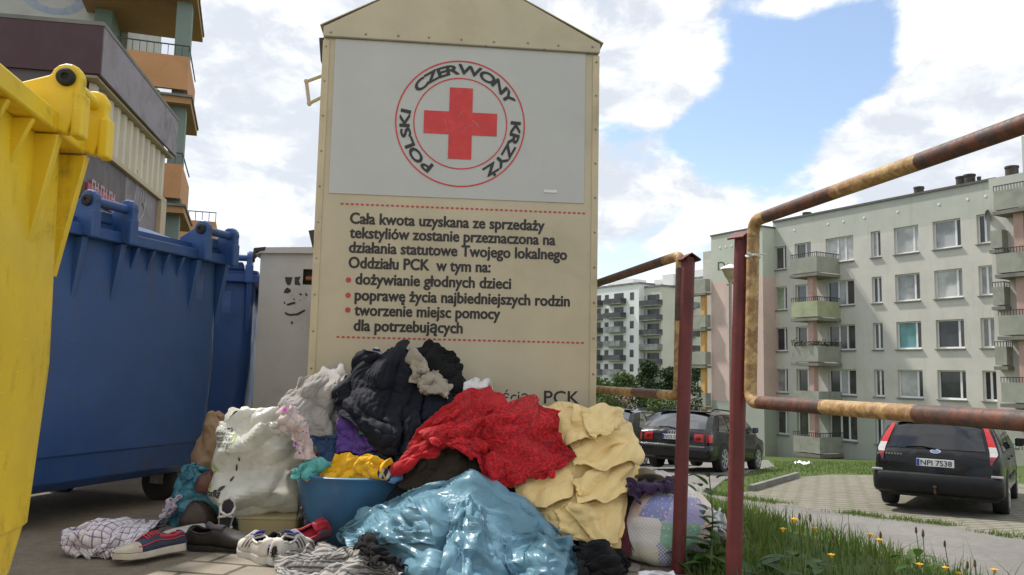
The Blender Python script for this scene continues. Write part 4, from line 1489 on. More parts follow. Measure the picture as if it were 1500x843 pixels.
def make_car(label, loc, rz, style, plate, paint, W=1.82, L=4.8, ht=1.47, group='parked cars'):
    root = thing('parked_car', label, 'car', loc, rz, group)
    belt = 0.66 * ht
    yr = [(0.0, 0.58 * ht), (0.03, 0.63 * ht), (0.07, belt - .01), (0.11, belt + .02)]
    if style == 'hatch':
        yr += [(0.30, 0.82 * ht), (0.46, 0.925 * ht), (0.56, 0.965 * ht)]
    else:
        yr += [(0.38, 0.82 * ht), (0.60, 0.925 * ht), (0.70, 0.962 * ht)]
    yz = yr + [(1.3, ht * .995), (2.1, ht), (2.75, ht * .978), (2.95, ht * .955), (3.2, ht * .86), (3.66, ht * .665), (3.78, ht * .64), (4.3, ht * .59), (4.62, ht * .52), (4.74, ht * .44), (4.80, ht * .32)]
    yy, zz = np.array([p[0] for p in yz]), np.array([p[1] for p in yz])
    yy = yy * (L / 4.8) if L != 4.8 else yy

    def ztop(y):
        return float(np.interp(y, yy, zz))

    def plan(y):
        return float(np.interp(y, [0, .04, .12, .35, 1.2, 3.4, 4.2, 4.6, 4.8], [.86, .925, .965, .985, 1, 1, .965, .87, .70]))

    def hw(y, z):
        b = W / 2 * plan(y)
        if z > belt:
            k = (z - belt) / (ht - belt)
            return b * (0.975 - 0.225 * k ** 1.15)
        return b * (0.975 + 0.025 * math.sin(PI * min(1, max(0, (z - .2) / (belt - .2)))))

    def crown(x, y, zt):
        h = hw(y, zt)
        q = min(1, abs(x) / h)
        return -0.055 * q ** 3.2 - 0.015 * q * q

    def yrear(x, z):
        k = z - crown(x, .3, z)
        return float(np.interp(k, zz[:len(yr)], yy[:len(yr)])) if k > zz[0] else 0.0

    ys = np.unique(np.r_[yy, np.linspace(0, L, 60)])
    rings = []
    for y in ys:
        zt = ztop(y)
        zb = 0.24 + (0.10 if y < .1 or y > L - .15 else 0)
        half = []
        for k in range(12):
            z = zb + (zt - 0.065 - zb) * (k / 11)
            x = hw(y, z)
            if k == 0:
                x *= .93
            half.append((x, z))
        for k in range(1, 9):
            q = 1 - k / 8
            x = hw(y, zt - .06) * q
            z = zt + crown(x, y, zt - .06) + (0.0 if k else 0)
            half.append((x, min(z, zt)))
        ring_ = [(x, y, z) for x, z in half] + [(-x, y, z) for x, z in reversed(half[:-1])]
        rings.append(ring_)
    MB().loft(rings).build('body', paint, root, smooth=True, angle=38)

    def side(y, z, off=.006, s=1):
        return (s * (hw(y, z) + off), y, z)

    def tail(x, z, off=.008):
        return (x, yrear(x, z) - off, z)

    def quad_panel(name, mat, fn, q, n=10, m=8, parent=root):
        P = np.zeros((n, m, 3))
        q = [np.array(p, float) for p in q]
        for i in range(n):
            for j in range(m):
                u, v = i / (n - 1), j / (m - 1)
                p = (q[0] * (1 - u) + q[1] * u) * (1 - v) + (q[3] * (1 - u) + q[2] * u) * v
                P[i, j] = fn(p[0], p[1])
        return MB().grid(P).build(name, mat, parent, smooth=True, angle=0)

    def rows_panel(name, mat, fn, rws, parent=root, m=6):
        """rws: (z, xa, xb)"""
        P = np.zeros((len(rws), m, 3))
        for i, (z, xa, xb) in enumerate(rws):
            for j in range(m):
                P[i, j] = fn(xa + (xb - xa) * j / (m - 1), z)
        return MB().grid(P).build(name, mat, parent, smooth=True, angle=0)

    topz = ht * .955
    xb, xt = hw(.1, belt) - .13, hw(.5, topz) - .10
    if style == 'hatch':
        xb, xt = xb - .045, xt - .02
    rw = quad_panel('rear_window', M_cglass2 if style == 'hatch' else M_cglass, tail, [(-xb, belt + .025), (xb, belt + .025), (xt, ht * .925), (-xt, ht * .925)], 16, 12)
    wp = MB().tube([tail(0.0, belt + .03, .022), tail(-.18, belt + .055, .02), tail(-.42, belt + .045, .016)], .011, 6)
    wp.build('rear_wiper', M_bumper, root, smooth=True)
    MB().box((-xt - .03, .50 if style == 'hatch' else .62, ht * .95), (xt + .03, .66 if style == 'hatch' else .78, ht * .972)).build('roof_spoiler', paint, root, bevel=.012)
    for s in (-1, 1):
        z0, z1 = belt + .02, ht * .93
        for q in ([(0.62 if style != 'hatch' else .58, z0), (1.28, z0), (1.28, z1), (0.98 if style != 'hatch' else .78, z1 - .01)], [(1.34, z0), (2.14, z0), (2.14, z1), (1.34, z1)], [(2.22, z0), (3.30, z0), (2.90, z1 - .03), (2.22, z1)]):
            quad_panel('side_window', M_cglass, lambda y, z: side(y, z, .006, s), q)
        rows_panel('window_trim', M_chrome if style == 'saloon' else M_bumper, lambda y, z: side(y, z, .008, s), [(z0 - .025, .60, 3.36), (z0 - .005, .60, 3.34)], m=24)
        # roof rail
        MB().tube([(s * (hw(1, ht) - .03), .75, ht - .02), (s * (hw(1, ht) - .02), .92, ht + .035), (s * (hw(1, ht) - .02), 2.2, ht + .04), (s * (hw(1, ht) - .03), 2.6, ht - .02)], .017, 8).build('roof_rail', M_bumper, root, smooth=True)
        # arches, wheels
        for ya in (0.98, 3.72):
            a = MB()
            n_ = 26
            pts = []
            for k in range(n_ + 1):
                an = R(-20 + 220 * k / n_)
                y_, z_ = ya + .375 * math.cos(an), .325 + .375 * math.sin(an)
                if z_ > .25:
                    pts.append(side(y_, z_, .004, s))
            c_ = side(ya, .30, .004, s)
            a.add([c_] + pts, [(0, i, i + 1) for i in range(1, len(pts))])
            a.build('wheel_arch', M_tyre, root, fix=False)
            hx = hw(ya, .35)
            wh = MB().lathe([(.20, s * (hx - .21)), (.31, s * (hx - .20)), (.325, s * (hx - .16)), (.325, s * (hx - .02)), (.31, s * (hx + .012)), (.225, s * (hx + .018)), (.215, s * (hx + .0))], 36, (0, ya, .325), 'x').build('wheel', M_tyre, root, smooth=True)
            rm = MB()
            rm.lathe([(.228, s * (hx + .021)), (.205, s * (hx + .021)), (.195, s * (hx - .01))], 36, (0, ya, .325), 'x', cap=False)
            for k in range(7):
                M = Matrix.Translation((s * (hx + .012), ya, .325)) @ Matrix.Rotation(2 * PI * k / 7 + .2, 4, 'X')
                rm.box((-.008, -.024, .03), (.008, .024, .205), M)
            rm.lathe([(.055, s * (hx + .005)), (.05, s * (hx + .026)), (0, s * (hx + .028))], 16, (0, ya, .325), 'x')
            rm.build('rim', M_rim, wh, smooth=True)
        # door handles and seams
        for ya in (1.52, 2.45):
            dh = MB()
            p = side(ya, belt - .12, .0, s)
            dh.box((min(p[0], p[0] + s * .025), ya - .09, p[2] - .015), (max(p[0], p[0] + s * .025), ya + .09, p[2] + .015))
            dh.build('door_handle', paint, root, bevel=.008)
        sm = MB()
        for ya in (1.30, 2.18, 3.30):
            pp = [side(ya, .38 + (belt - .36) * k / 8, .003, s) for k in range(9)]
            sm.add([v for p in pp for v in (p, (p[0], p[1] + .010, p[2]))], [(2 * k, 2 * k + 1, 2 * k + 3, 2 * k + 2) for k in range(8)])
        sm.build('door_seams', M_tyre, root, fix=False)
        rows_panel('side_moulding', M_bumper, lambda y, z: side(y, z, .012, s), [(.50, 1.42, 3.25), (.57, 1.42, 3.25)], m=16)
        # mirrors
        mm = MB()
        mm.loft([rring(-.075, .075, -.04, .04, z, .03, 3) for z in (-.06, -.03, .04, .065)])
        mo = mm.build('wing_mirror', M_mirror_blue if style == 'saloon' else paint, root, smooth=True, bevel=.006)
        mo.location = (s * (W / 2 + .085), 3.12, belt + .10)
        MB().box((s * .01 - .07, -.02, -.075), (s * .01 + .03, .02, -.055)).build('mirror_arm', M_bumper, mo)
    quad_panel('windscreen', M_cglass, lambda x, y: (x, y, ztop(y) + crown(x, y, ztop(y) - .06) + .006), [(-.55, 3.0), (.55, 3.0), (.70, 3.62), (-.70, 3.62)], 12, 10)
    # rear lamps and bumper
    for s in (-1, 1):
        if style == 'hatch':
            zs = np.linspace(.545 * ht, ht * .93, 14)
            def inn(z):
                k = (z - zs[0]) / (zs[-1] - zs[0])
                return s * (hw(.12, z) - .135 + .055 * k - .01 * math.sin(PI * k)), s * (hw(yrear(.7, z), z) - .012 - .03 * k)
            for nm, mt, za, zb in (('tail_lamp', M_lampdeep, zs[0], .63 * ht), ('reversing_lamp', M_lampwhite, .63 * ht, .725 * ht), ('brake_lamp', M_lampred, .725 * ht, zs[-1])):
                rws = [(z, *inn(z)) for z in np.linspace(za, zb, 8)]
                rows_panel(nm, mt, lambda x, z: tail(x, z, .016), rws)
        else:
            rws = [(z, s * (hw(.06, z) - .33), s * (hw(.06, z) - .01)) for z in np.linspace(.475 * ht, .60 * ht, 6)]
            P = rows_panel('tail_lamp', M_lampred, lambda x, z: (x, yrear(x, z) - .014 if abs(x) < hw(0, z) - .01 else .04, z), rws)
            rows_panel('lamp_wrap', M_lampred, lambda y, z: side(y, z, .010, s), [(z, .005, .20) for z in np.linspace(.475 * ht, .60 * ht, 5)])
            rows_panel('lamp_inset', M_lampdeep, lambda x, z: (x, yrear(x, z) - .017, z), [(z, s * (hw(.06, z) - .27), s * (hw(.06, z) - .17)) for z in (.50 * ht, .55 * ht)])
    bz0, bz1 = .20 * ht, .425 * ht
    rngs = []
    for z, o in ((bz0, -.02), (bz0 + .05, .05), (bz0 + .16, .075), (bz1 - .03, .075), (bz1, .04)):
        rngs.append([(q[0], q[1], z) for q in rring(-W / 2 * .965 - .012 - o * .25, W / 2 * .965 + .012 + o * .25, -o, .55, 0, .16, 5)])
    MB().loft(rngs).build('rear_bumper', M_bumper if style != 'saloon' else paint, root, smooth=True, angle=50)
    if style == 'saloon':
        rows_panel('bumper_trim', M_chrome, lambda x, z: (x, -.079, z), [(bz1 - .045, -.78, .78), (bz1 - .02, -.78, .78)], m=20)
    else:
        for s in (-1, 1):
            MB().box((min(s * .74, s * .90), -.05, bz1 - .005), (max(s * .74, s * .90), .05, bz1 + .03)).build('bumper_cap', M_rim, root, bevel=.01)
        MB().tube([(0, -.04, .32), (0, -.10, .33), (0, -.11, .40)], .018, 8).lathe([(0, .025), (.025, .02), (.026, -.01), (0, -.02)], 10, (0, -.11, .42), 'z').build('tow_ball', pmat('rusty_tow_ball', (.10, .06, .045), .6, .5), root, smooth=True)
    # tailgate seam
    zs_ = .455 * ht if style == 'saloon' else .44 * ht
    rows_panel('tailgate_seam', M_tyre, lambda x, z: (x, -.004, z), [(zs_, -.72, .72), (zs_ + .014, -.72, .72)], m=10)
    # number plate
    pz = (.535 if style != 'saloon' else .535) * ht
    pp = MB().box((-.26, -.022, pz - .057), (.26, -.004, pz + .057)).build('number_plate', M_plate, root, bevel=.004)
    MB().box((-.257, -.0245, pz - .052), (-.215, -.0225, pz + .052)).build('plate_band', M_pblue, pp)
    if plate:
        v_, f_ = text_mesh(plate, .112, .0015)
        k = .43 / text_width(v_)
        mn = min(v.x for v in v_)
        MB().add([(-.20 + (v.x - mn) * k, -.0245, pz - .040 + v.z) for v in v_], f_).build('plate_lettering', M_inkblack, pp)
    # badge
    bzz = .655 * ht if style == 'hatch' else .605 * ht
    if style == 'saloon':
        bd = MB()
        for k in range(4):
            cx = (k - 1.5) * .062
            bd.tube([tail(cx + .040 * math.cos(2 * PI * q / 18), bzz + .040 * math.sin(2 * PI * q / 18), .014) for q in range(18)], .006, 5, closed=True)
        bd.build('badge_rings', M_chrome, root, smooth=True)
    elif style == 'hatch':
        bd = MB()
        bd.add([tail(.075 * math.cos(2 * PI * q / 24), bzz + .03 * math.sin(2 * PI * q / 24), .012) for q in range(24)], [tuple(range(24))])
        bo = bd.build('badge_oval', M_chrome, root)
        MB().add([tail(.064 * math.cos(2 * PI * q / 24), bzz + .022 * math.sin(2 * PI * q / 24), .0135) for q in range(24)], [tuple(range(24))]).build('badge_field', pmat('badge_blue', (.10, .14, .26), .3), bo)
        sc_ = MB()
        for k in range(6):
            sc_.box((-.70 + k * .042, -.012, .60 * ht), (-.70 + k * .042 + .026, -.004, .60 * ht + .022))
        sc_.build('model_lettering', M_chrome, root)
    MB().tube([(0.1, .95, ht), (.1, .80, ht + .16)], .006, 5).build('aerial', M_bumper, root)
    return root


def seat_car(root, L):
    """stand the car on the sloping ground at its axles"""
    c, s_ = math.cos(root.rotation_euler.z), math.sin(root.rotation_euler.z)
    zr, zf = [float(terrain_z(root.location.x - s_ * y, root.location.y + c * y)) for y in (.98, 3.72)]
    pt = math.atan2(zf - zr, 2.74)
    root.location.z = zr - .98 * math.tan(pt) + .012
    root.rotation_euler.x = pt


fp = at(1370, 690, 12.75)
car_ford = make_car('black estate car with tall red rear lamps and plate NPI 7S38 on the paved pad', (fp.x, fp.y, at(1370, 762, 12.75).z + .03), -R(34), 'hatch', 'NPI 7S38', M_blackpaint, W=1.81, L=4.8, ht=1.45)
ap = at(985, 660, 19.3)
car_audi = make_car('dark estate car with four ring badge and alloy wheels seen between the red posts', (ap.x, ap.y, at(1040, 702, 19.0).z + .02), -R(33), 'saloon', 'NOS 07211', M_greypaint, W=1.81, L=4.8, ht=1.44)
sp_ = at(878, 630, 23.0)
car_suv = make_car('dark grey high-roofed car parked behind the four ring estate', (sp_.x, sp_.y, at(985, 597, 23.5).z - 1.66), -R(31), 'suv', '', M_greypaint, W=1.86, L=4.6, ht=1.62)
for c_, l_ in ((car_ford, 4.8), (car_audi, 4.8), (car_suv, 4.6)):
    seat_car(c_, l_)
# ------------------------------------------------------------------ rusty pipe barriers
def proj(p):
    d = Vector(p) - CAMP
    dz = d.dot(_F)
    return 750 + FPX * d.dot(_RT) / dz, 421.5 - FPX * d.dot(_UP) / dz


def fillet(pts, r, n=6):
    out = [Vector(pts[0])]
    for i in range(1, len(pts) - 1):
        a, b, c = Vector(pts[i - 1]), Vector(pts[i]), Vector(pts[i + 1])
        u, v = (a - b).normalized(), (c - b).normalized()
        p0, p1 = b + u * r, b + v * r
        for k in range(n + 1):
            t_ = k / n
            out.append((1 - t_) ** 2 * p0 + 2 * t_ * (1 - t_) * b + t_ ** 2 * p1)
    out.append(Vector(pts[-1]))
    return out


def densify(pts, step=0.02):
    out = [pts[0]]
    for a, b in zip(pts[:-1], pts[1:]):
        n = max(1, int((b - a).length / step))
        out += [a.lerp(b, k / n) for k in range(1, n + 1)]
    return out


def pipe_mat(name, breaks, first_yellow, total):
    """old warning-band paint (yellow / brown) mostly lost to rust; breaks in metres along the pipe"""
    m, t = new_mat(name)
    sep = t.add('ShaderNodeSeparateXYZ', i_0=t.uv)
    v = sep.outputs[1]
    wob = t.math('MULTIPLY', t.math('SUBTRACT', t.noise(t.obj, 60, 4), 0.5), 0.012)
    f = t.math('DIVIDE', t.math('ADD', v, wob), total)
    Y, Bn = (1, 1, 1), (0, 0, 0)
    stops = [(0.0, Y if first_yellow else Bn)]
    k = first_yellow
    for b in breaks:
        k = not k
        stops.append((b / total, Y if k else Bn))
    band = t.ramp(f, stops, 'CONSTANT')
    n1 = t.noise(t.obj, 26, 8, 0.7, 0.6)
    n2 = t.noise(t.obj, 90, 6, 0.7)
    rusty = t.maprange(t.math('ADD', t.math('MULTIPLY', n1, .65), t.math('MULTIPLY', n2, .35)), 0.43, 0.55)
    yel = t.mix(t.maprange(n2, .35, .65), (0.36, 0.22, 0.075), (0.54, 0.40, 0.18))
    rust = t.mix(t.maprange(n2, .35, .65), (0.085, 0.030, 0.014), (0.22, 0.075, 0.028))
    brown = t.mix(t.maprange(n1, .4, .62), (0.060, 0.038, 0.032), (0.15, 0.052, 0.028))
    yr = t.mix(t.math('MULTIPLY', rusty, .72), yel, rust)
    c = t.mix(band, brown, yr)
    pale = t.maprange(t.noise(t.obj, 45, 5, .7, 1.0), .66, .72, 0, .5)
    c = t.mix(pale, c, (0.30, 0.26, 0.22))
    setp(t, Base_Color=c, Roughness=t.maprange(n2, .3, .7, .38, .75), Specular_IOR_Level=0.5)
    bump(t, t.math('ADD', n1, n2), 0.35, 0.002)
    return m


M_post = pmat('oxide_red_post_paint', (0.135, 0.022, 0.020), 0.5, 0, 0.18, 14, 0.25, 90, 0.003, dirt=(0.065, 0.028, 0.020), dirt_amt=0.7, dscale=9)


def post_and_cap(root, p0, p1, r, capw, ang):
    MB().tube([p0, p1], r, 24).build('post', M_post, root, smooth=True)
    c = MB()
    t_ = .003
    for s in (-1, 1):
        a = [(0, .016), (s * capw, -.006), (s * capw, -.006 - t_), (0, .016 - t_ * 1.3)]
        M = Matrix.Translation(p1) @ Matrix.Rotation(ang, 4, 'Z')
        c.prism(a, -capw * .95, capw * .95, M)
        c.prism([(s * capw, -.006), (s * (capw + .001), -.010), (s * capw * .96, -.014), (s * capw * .94, -.008)], -capw * .95, capw * .95, M)
    c.build('post_cap', M_post, root, bevel=.001)


def barrier(label, p_low, p_top, r, cap_ang, rail_pts, breaks_px, first, rr):
    root = thing('pipe_barrier', label, 'barrier', (p_low.x, p_low.y, 0), 0, 'rusty pipe barriers on the bank')
    o = Vector((p_low.x, p_low.y, 0))
    post_and_cap(root, p_low - o, p_top - o, r, r * 1.42, cap_ang)
    pts = densify(fillet(rail_pts, .042))
    cum = [0]
    for a, b in zip(pts[:-1], pts[1:]):
        cum.append(cum[-1] + (b - a).length)
    br = []
    k0 = 0
    for (px, py) in breaks_px:
        best = min(range(k0, len(pts)), key=lambda i: (proj(pts[i])[0] - px) ** 2 + (proj(pts[i])[1] - py) ** 2)
        br.append(cum[best])
        k0 = best
    MB().tube([p - o for p in pts], rr, 20).build('rail', pipe_mat('rusty_banded_pipe', br, first, cum[-1]), root, smooth=True, angle=0)
    # welded tie plates between rail and post
    for f in (.55, .85):
        q = p_low.lerp(p_top, f) - o
        a = min(pts, key=lambda p: (p - o - q).length) - o
        if (q - a).length < .09:
            MB().tube([q, a], .009, 6).build('weld', M_post, root)
    return root


n_lo, n_hi = at(1073.5, 880, 2.6), at(1087.5, 346, 2.62)
zl, zu = .0, .0
NB = [at(1800, 634, 1.02), at(1500, 617, 1.5), at(1099, 589, 2.565), at(1104, 324, 2.565), at(1500, 182, 1.5), at(1800, 75, 1.02)]
nb = [NB[1] + (NB[1] - NB[2]).normalized() * 0.8, NB[2], NB[3], NB[4] + (NB[4] - NB[3]).normalized() * .8]
bar_n = barrier('taller rusty barrier with oxide red post and banded rail running out towards the paved pad', n_lo, n_hi, .0245, R(35), nb,
                [(1346, 603), (1212, 595), (1118, 590), (1125, 318), (1217, 287), (1345, 237)], False, .0195)
f_lo, f_hi = at(993.5, 838, 3.0), at(1008.5, 378, 3.02)
fb_ = [at(870, 570.5, 4.1), at(993.5, 580, 3.04), at(997.5, 374, 3.04), at(870, 417, 4.1)]
fbp = [fb_[0] + (fb_[0] - fb_[1]).normalized() * .25, fb_[1], fb_[2], fb_[3] + (fb_[3] - fb_[2]).normalized() * .25]
bar_f = barrier('shorter rusty barrier whose red post stands against the patchwork bundle', f_lo, f_hi, .0245, R(12), fbp,
                [(928, 574), (968, 577), (997.5, 470), (996, 400), (975, 380)], True, .0188)
# strip of clear tape knotted round the yellow upright
tp = at(1103, 376, 2.565)
tw = MB()
rr_ = .0206
tw.tube([tp + Vector((rr_ * math.cos(a), rr_ * math.sin(a), .003 * math.sin(3 * a))) for a in [2 * PI * k / 18 for k in range(18)]], .0042, 6, closed=True)
tw.tube([tp + Vector((-.012, -rr_ - .002, 0)), tp + Vector((-.022, -rr_ - .008, .004)), tp + Vector((-.027, -rr_ - .006, .006))], .0055, 6)
tw.tube([tp + Vector((.012, -rr_, .004)), tp + Vector((.028, -.012, .007)), tp + Vector((.040, -.01, .004))], .0028, 5)
o = tw.build('tape_strip', pmat('dirty_white_tape', (.60, .58, .55), .4, 0, .1, 60, .2, 200, .001), None, smooth=True)
tag(o, 'strip of whitish tape knotted round the yellow upright of the taller barrier', 'tape')


# ------------------------------------------------------------------ plants
def on_terrain(px, py):
    d = pix_dir(px, py)
    lo_, hi_ = 1.0, 400.0
    t_ = 1.0
    prev = 1.0
    while t_ < 400:
        p = CAMP + d * t_
        if p.z < float(terrain_z(p.x, p.y)):
            break
        prev, t_ = t_, t_ * 1.01
    for _ in range(30):
        mid = (prev + t_) / 2
        p = CAMP + d * mid
        if p.z < float(terrain_z(p.x, p.y)):
            t_ = mid
        else:
            prev = mid
    return CAMP + d * t_


def poly_sheet(name, poly, mat, off, step=.6):
    bm = bmesh.new()
    bm.faces.new([bm.verts.new((x, y, 0)) for x, y in poly])
    xs = [p[0] for p in poly]
    ys = [p[1] for p in poly]
    for ax, lo_, hi_ in ((0, min(xs), max(xs)), (1, min(ys), max(ys))):
        v = lo_ + step
        while v < hi_:
            co, no = ((v, 0, 0), (1, 0, 0)) if ax == 0 else ((0, v, 0), (0, 1, 0))
            bmesh.ops.bisect_plane(bm, geom=bm.verts[:] + bm.edges[:] + bm.faces[:], plane_co=co, plane_no=no)
            v += step
    for v in bm.verts:
        v.co.z = float(terrain_z(v.co.x, v.co.y)) + off
    bmesh.ops.recalc_face_normals(bm, faces=bm.faces[:])
    for f in bm.faces:
        if f.normal.z < 0:
            f.normal_flip()
        f.smooth = True
    me = bpy.data.meshes.new(name)
    bm.to_mesh(me)
    bm.free()
    me.materials.append(mat)
    o = bpy.data.objects.new(name, me)
    COL.objects.link(o)
    tag(o, kind='structure')
    return o


def leaf_mat(name, cols, rough=0.6, scale=1.0, trans=0.25):
    m, t = new_mat(name)
    n = t.noise(t.obj, scale, 4, 0.6)
    rnd = t.add('ShaderNodeNewGeometry').outputs['Random Per Island']
    f = t.math('ADD', t.math('MULTIPLY', n, .55), t.math('MULTIPLY', rnd, .45))
    c = t.ramp(f, [(0.22, cols[0]), (0.5, cols[1]), (0.8, cols[2])])
    setp(t, Base_Color=c, Roughness=rough, Specular_IOR_Level=0.3)
    if trans:
        tr = t.add('ShaderNodeBsdfTranslucent', i_Color=c)
        mx = t.add('ShaderNodeMixShader', i_0=trans, i_1=t.p.outputs[0], i_2=tr.outputs[0])
        t.l.new(mx.outputs[0], next(n_ for n_ in t.n if n_.type == 'OUTPUT_MATERIAL').inputs[0])
    return m


M_blade = leaf_mat('grass_blades', [(0.05, 0.10, 0.014), (0.11, 0.185, 0.032), (0.24, 0.25, 0.085)], 0.55, 2.5, .35)
M_weed = leaf_mat('weed_leaves', [(0.035, 0.085, 0.014), (0.06, 0.125, 0.022), (0.11, 0.16, 0.045)], 0.5, 6, .3)
M_tree1 = leaf_mat('tree_leaves_mid', [(0.03, 0.06, 0.014), (0.07, 0.115, 0.028), (0.13, 0.18, 0.06)], 0.6, .5, .2)
M_tree2 = leaf_mat('tree_leaves_dark', [(0.014, 0.030, 0.010), (0.030, 0.055, 0.018), (0.06, 0.09, 0.03)], 0.6, .5, .2)
M_tree3 = leaf_mat('shrub_leaves_pale', [(0.07, 0.11, 0.032), (0.12, 0.165, 0.055), (0.19, 0.22, 0.10)], 0.6, .7, .2)
M_pinkbloom = leaf_mat('pink_blossom', [(0.20, 0.11, 0.10), (0.36, 0.22, 0.20), (0.42, 0.30, 0.26)], 0.7, 2, .2)
M_bark = pmat('bark', (0.10, 0.08, 0.06), 0.9, 0, 0.3, 4, 0.4, 30)


def grass(name, n, sampler, hmin, hmax, wid, mat, lean=.35, seg=3):
    P = np.array([sampler() for _ in range(n)])
    z = terrain_z(P[:, 0], P[:, 1])
    h = RNG.uniform(hmin, hmax, n) * RNG.uniform(.6, 1.0, n)
    a = RNG.uniform(0, 2 * PI, n)
    le = np.abs(RNG.normal(0, lean, n)) * h
    fa = RNG.uniform(0, PI, n)
    b = MB()
    vs_, fs, uvs = [], [], []
    for i in range(n):
        base = np.array([P[i, 0], P[i, 1], z[i] - .01])
        dx, dy = math.cos(a[i]), math.sin(a[i])
        wx, wy = math.cos(fa[i]) * wid * .5, math.sin(fa[i]) * wid * .5
        k0 = len(vs_)
        for k in range(seg + 1):
            f = k / seg
            c = base + np.array([dx * le[i] * f * f, dy * le[i] * f * f, h[i] * (f - .12 * f * f)])
            wk = 1 - f ** 1.5
            if k < seg:
                vs_ += [(c[0] - wx * wk, c[1] - wy * wk, c[2]), (c[0] + wx * wk, c[1] + wy * wk, c[2])]
                uvs += [(0, f), (1, f)]
            else:
                vs_.append((c[0], c[1], c[2]))
                uvs.append((.5, 1))
        for k in range(seg - 1):
            q = k0 + 2 * k
            fs.append((q, q + 1, q + 3, q + 2))
        q = k0 + 2 * (seg - 1)
        fs.append((q, q + 1, q + 2))
    b.add(vs_, fs, uvs)
    o = b.build(name, mat, smooth=True, fix=False, angle=0)
    return o


gr = random.Random(11)


def verge():
    while True:
        x, y = gr.uniform(.62, 3.4), gr.uniform(1.5, 4.6)
        d = (x - BAR0.x) * _bn.x + (y - BAR0.y) * _bn.y
        if d < -.10 or d > 1.9 or (y > 3.05 and d < .12):
            continue
        if ((x / y > .42 and y > 2.35) or (x / y > .33 and y > 2.8)) and gr.random() < .62:
            continue
        edge = .25 + .75 * min(1, max(0, (d + .1) / .3))
        if gr.random() > edge * (1.15 - d * .35):
            continue
        if mnoise.noise((x * 3, y * 3, 0)) < -.15 and gr.random() < .6:
            continue
        return x, y


tag(grass('grass', 11000, verge, .035, .155, .0065, M_blade), 'uneven green grass on top of the bank by the posts', 'grass', kind='stuff')
tag(grass('grass', 260, verge, .18, .30, .004, M_blade, .5, 4), 'tall thin grass stalks standing above the bank grass', 'grass', kind='stuff')


# lawn between pad, cars and block
def far_lawn():
    xs, ys = [q[0] for q in LAWN], [q[1] for q in LAWN]
    while True:
        y = min(ys) + (max(ys) - min(ys)) * gr.random() ** 1.6
        x = gr.uniform(min(xs), max(xs))
        if in_poly(x, y, LAWN):
            return x, y


def in_poly(x, y, poly):
    c = False
    n = len(poly)
    for i in range(n):
        x0, y0 = poly[i]
        x1, y1 = poly[(i + 1) % n]
        if (y0 > y) != (y1 > y) and x < (x1 - x0) * (y - y0) / (y1 - y0) + x0:
            c = not c
    return c


def tp2(px, py):
    p = on_terrain(px, py)
    return p.x, p.y


# path, asphalt under the two cars, paved pad, kerbs: outlines measured on the ground
edge_far = [tp2(*q) for q in ((1500, 792), (1397, 772), (1293, 760), (1217, 750), (1127, 737), (1060, 728), (1040, 722))]
isl = [tp2(*q) for q in ((1046, 716), (1060, 704), (1095, 694), (1135, 684))]
ext0 = edge_far[0]
dirn = Vector((edge_far[0][0] - edge_far[2][0], edge_far[0][1] - edge_far[2][1])).normalized()
endr = (ext0[0] + dirn.x * 9, ext0[1] + dirn.y * 9)
near = [(endr[0] - 2.6, endr[1] - 4.6), (edge_far[0][0] - 2.7, edge_far[0][1] - 3.6), (edge_far[2][0] - 2.9, edge_far[2][1] - 3.2), (2.0, 8.8), (0.9, 12.6), (0.0, 18), (-1.0, 30), (2, 42)]
path_poly = [endr] + edge_far + isl + [(12.5, 40)] + near[::-1]
poly_sheet('asphalt_path', path_poly, M_asph, .010)
k0, k1 = tp2(1100, 720.5), tp2(1168, 700)
pad_poly = [edge_far[0], edge_far[1], edge_far[2], edge_far[3], edge_far[4], edge_far[5], tp2(1085, 722), k0, k1, tp2(1215, 696), tp2(1290, 697), tp2(1400, 700), tp2(1520, 712), (endr[0] + 3.0, endr[1] + 4.0), endr]
poly_sheet('parking_pad', pad_poly, M_pad, .007)
LAWN = [tp2(1042, 719), tp2(1060, 705), tp2(1095, 695), tp2(1135, 685), tp2(1132, 676), tp2(1300, 678), tp2(1480, 690), tp2(1500, 708), tp2(1400, 699), tp2(1290, 696), tp2(1215, 695), k1, k0, tp2(1085, 721)]
kb = MB()
kz = lambda p: float(terrain_z(*p))
for a, b_ in ((k0, k1),):
    a3, b3 = Vector((*a, kz(a))), Vector((*b_, kz(b_)))
    n = Vector((-(b3 - a3).y, (b3 - a3).x, 0)).normalized() * .05
    kb.add([a3 - n, a3 + n, a3 + n + Vector((0, 0, .12)), a3 - n + Vector((0, 0, .12)), b3 - n, b3 + n, b3 + n + Vector((0, 0, .12)), b3 - n + Vector((0, 0, .12))],
           [(0, 1, 2, 3), (4, 7, 6, 5), (0, 3, 7, 4), (1, 5, 6, 2), (3, 2, 6, 7)])
tag(kb.build('kerb', M_slab, None, bevel=.01), kind='structure')
tag(grass('lawn_grass', 5200, far_lawn, .06, .15, .022, M_blade, .4, 2), 'rough grass on the lawn strip before the apartment block', 'grass', kind='stuff')


def pad_edge():
    while True:
        t_ = gr.random() ** 1.0 * (len(edge_far) - 1.001)
        i = int(t_)
        f = t_ - i
        a, b_ = edge_far[i], edge_far[i + 1]
        x, y = a[0] + (b_[0] - a[0]) * f + gr.gauss(0, .10), a[1] + (b_[1] - a[1]) * f + gr.gauss(0.05, .13)
        if mnoise.noise((x * 1.3, y * 1.3, 3)) > -.12:
            return x, y


tag(grass('edge_grass', 2600, pad_edge, .04, .14, .014, M_blade, .5, 2), 'tufts of grass along the edge between path and paved pad', 'grass', kind='stuff')


# flowers standing on the bank
def flower_at(px, py, first=None):
    Y = gr.uniform(2.35, 2.95)
    p = at(px, py, Y)
    zt_ = float(terrain_z(p.x, p.y))
    h = p.z - zt_
    return p, zt_, h


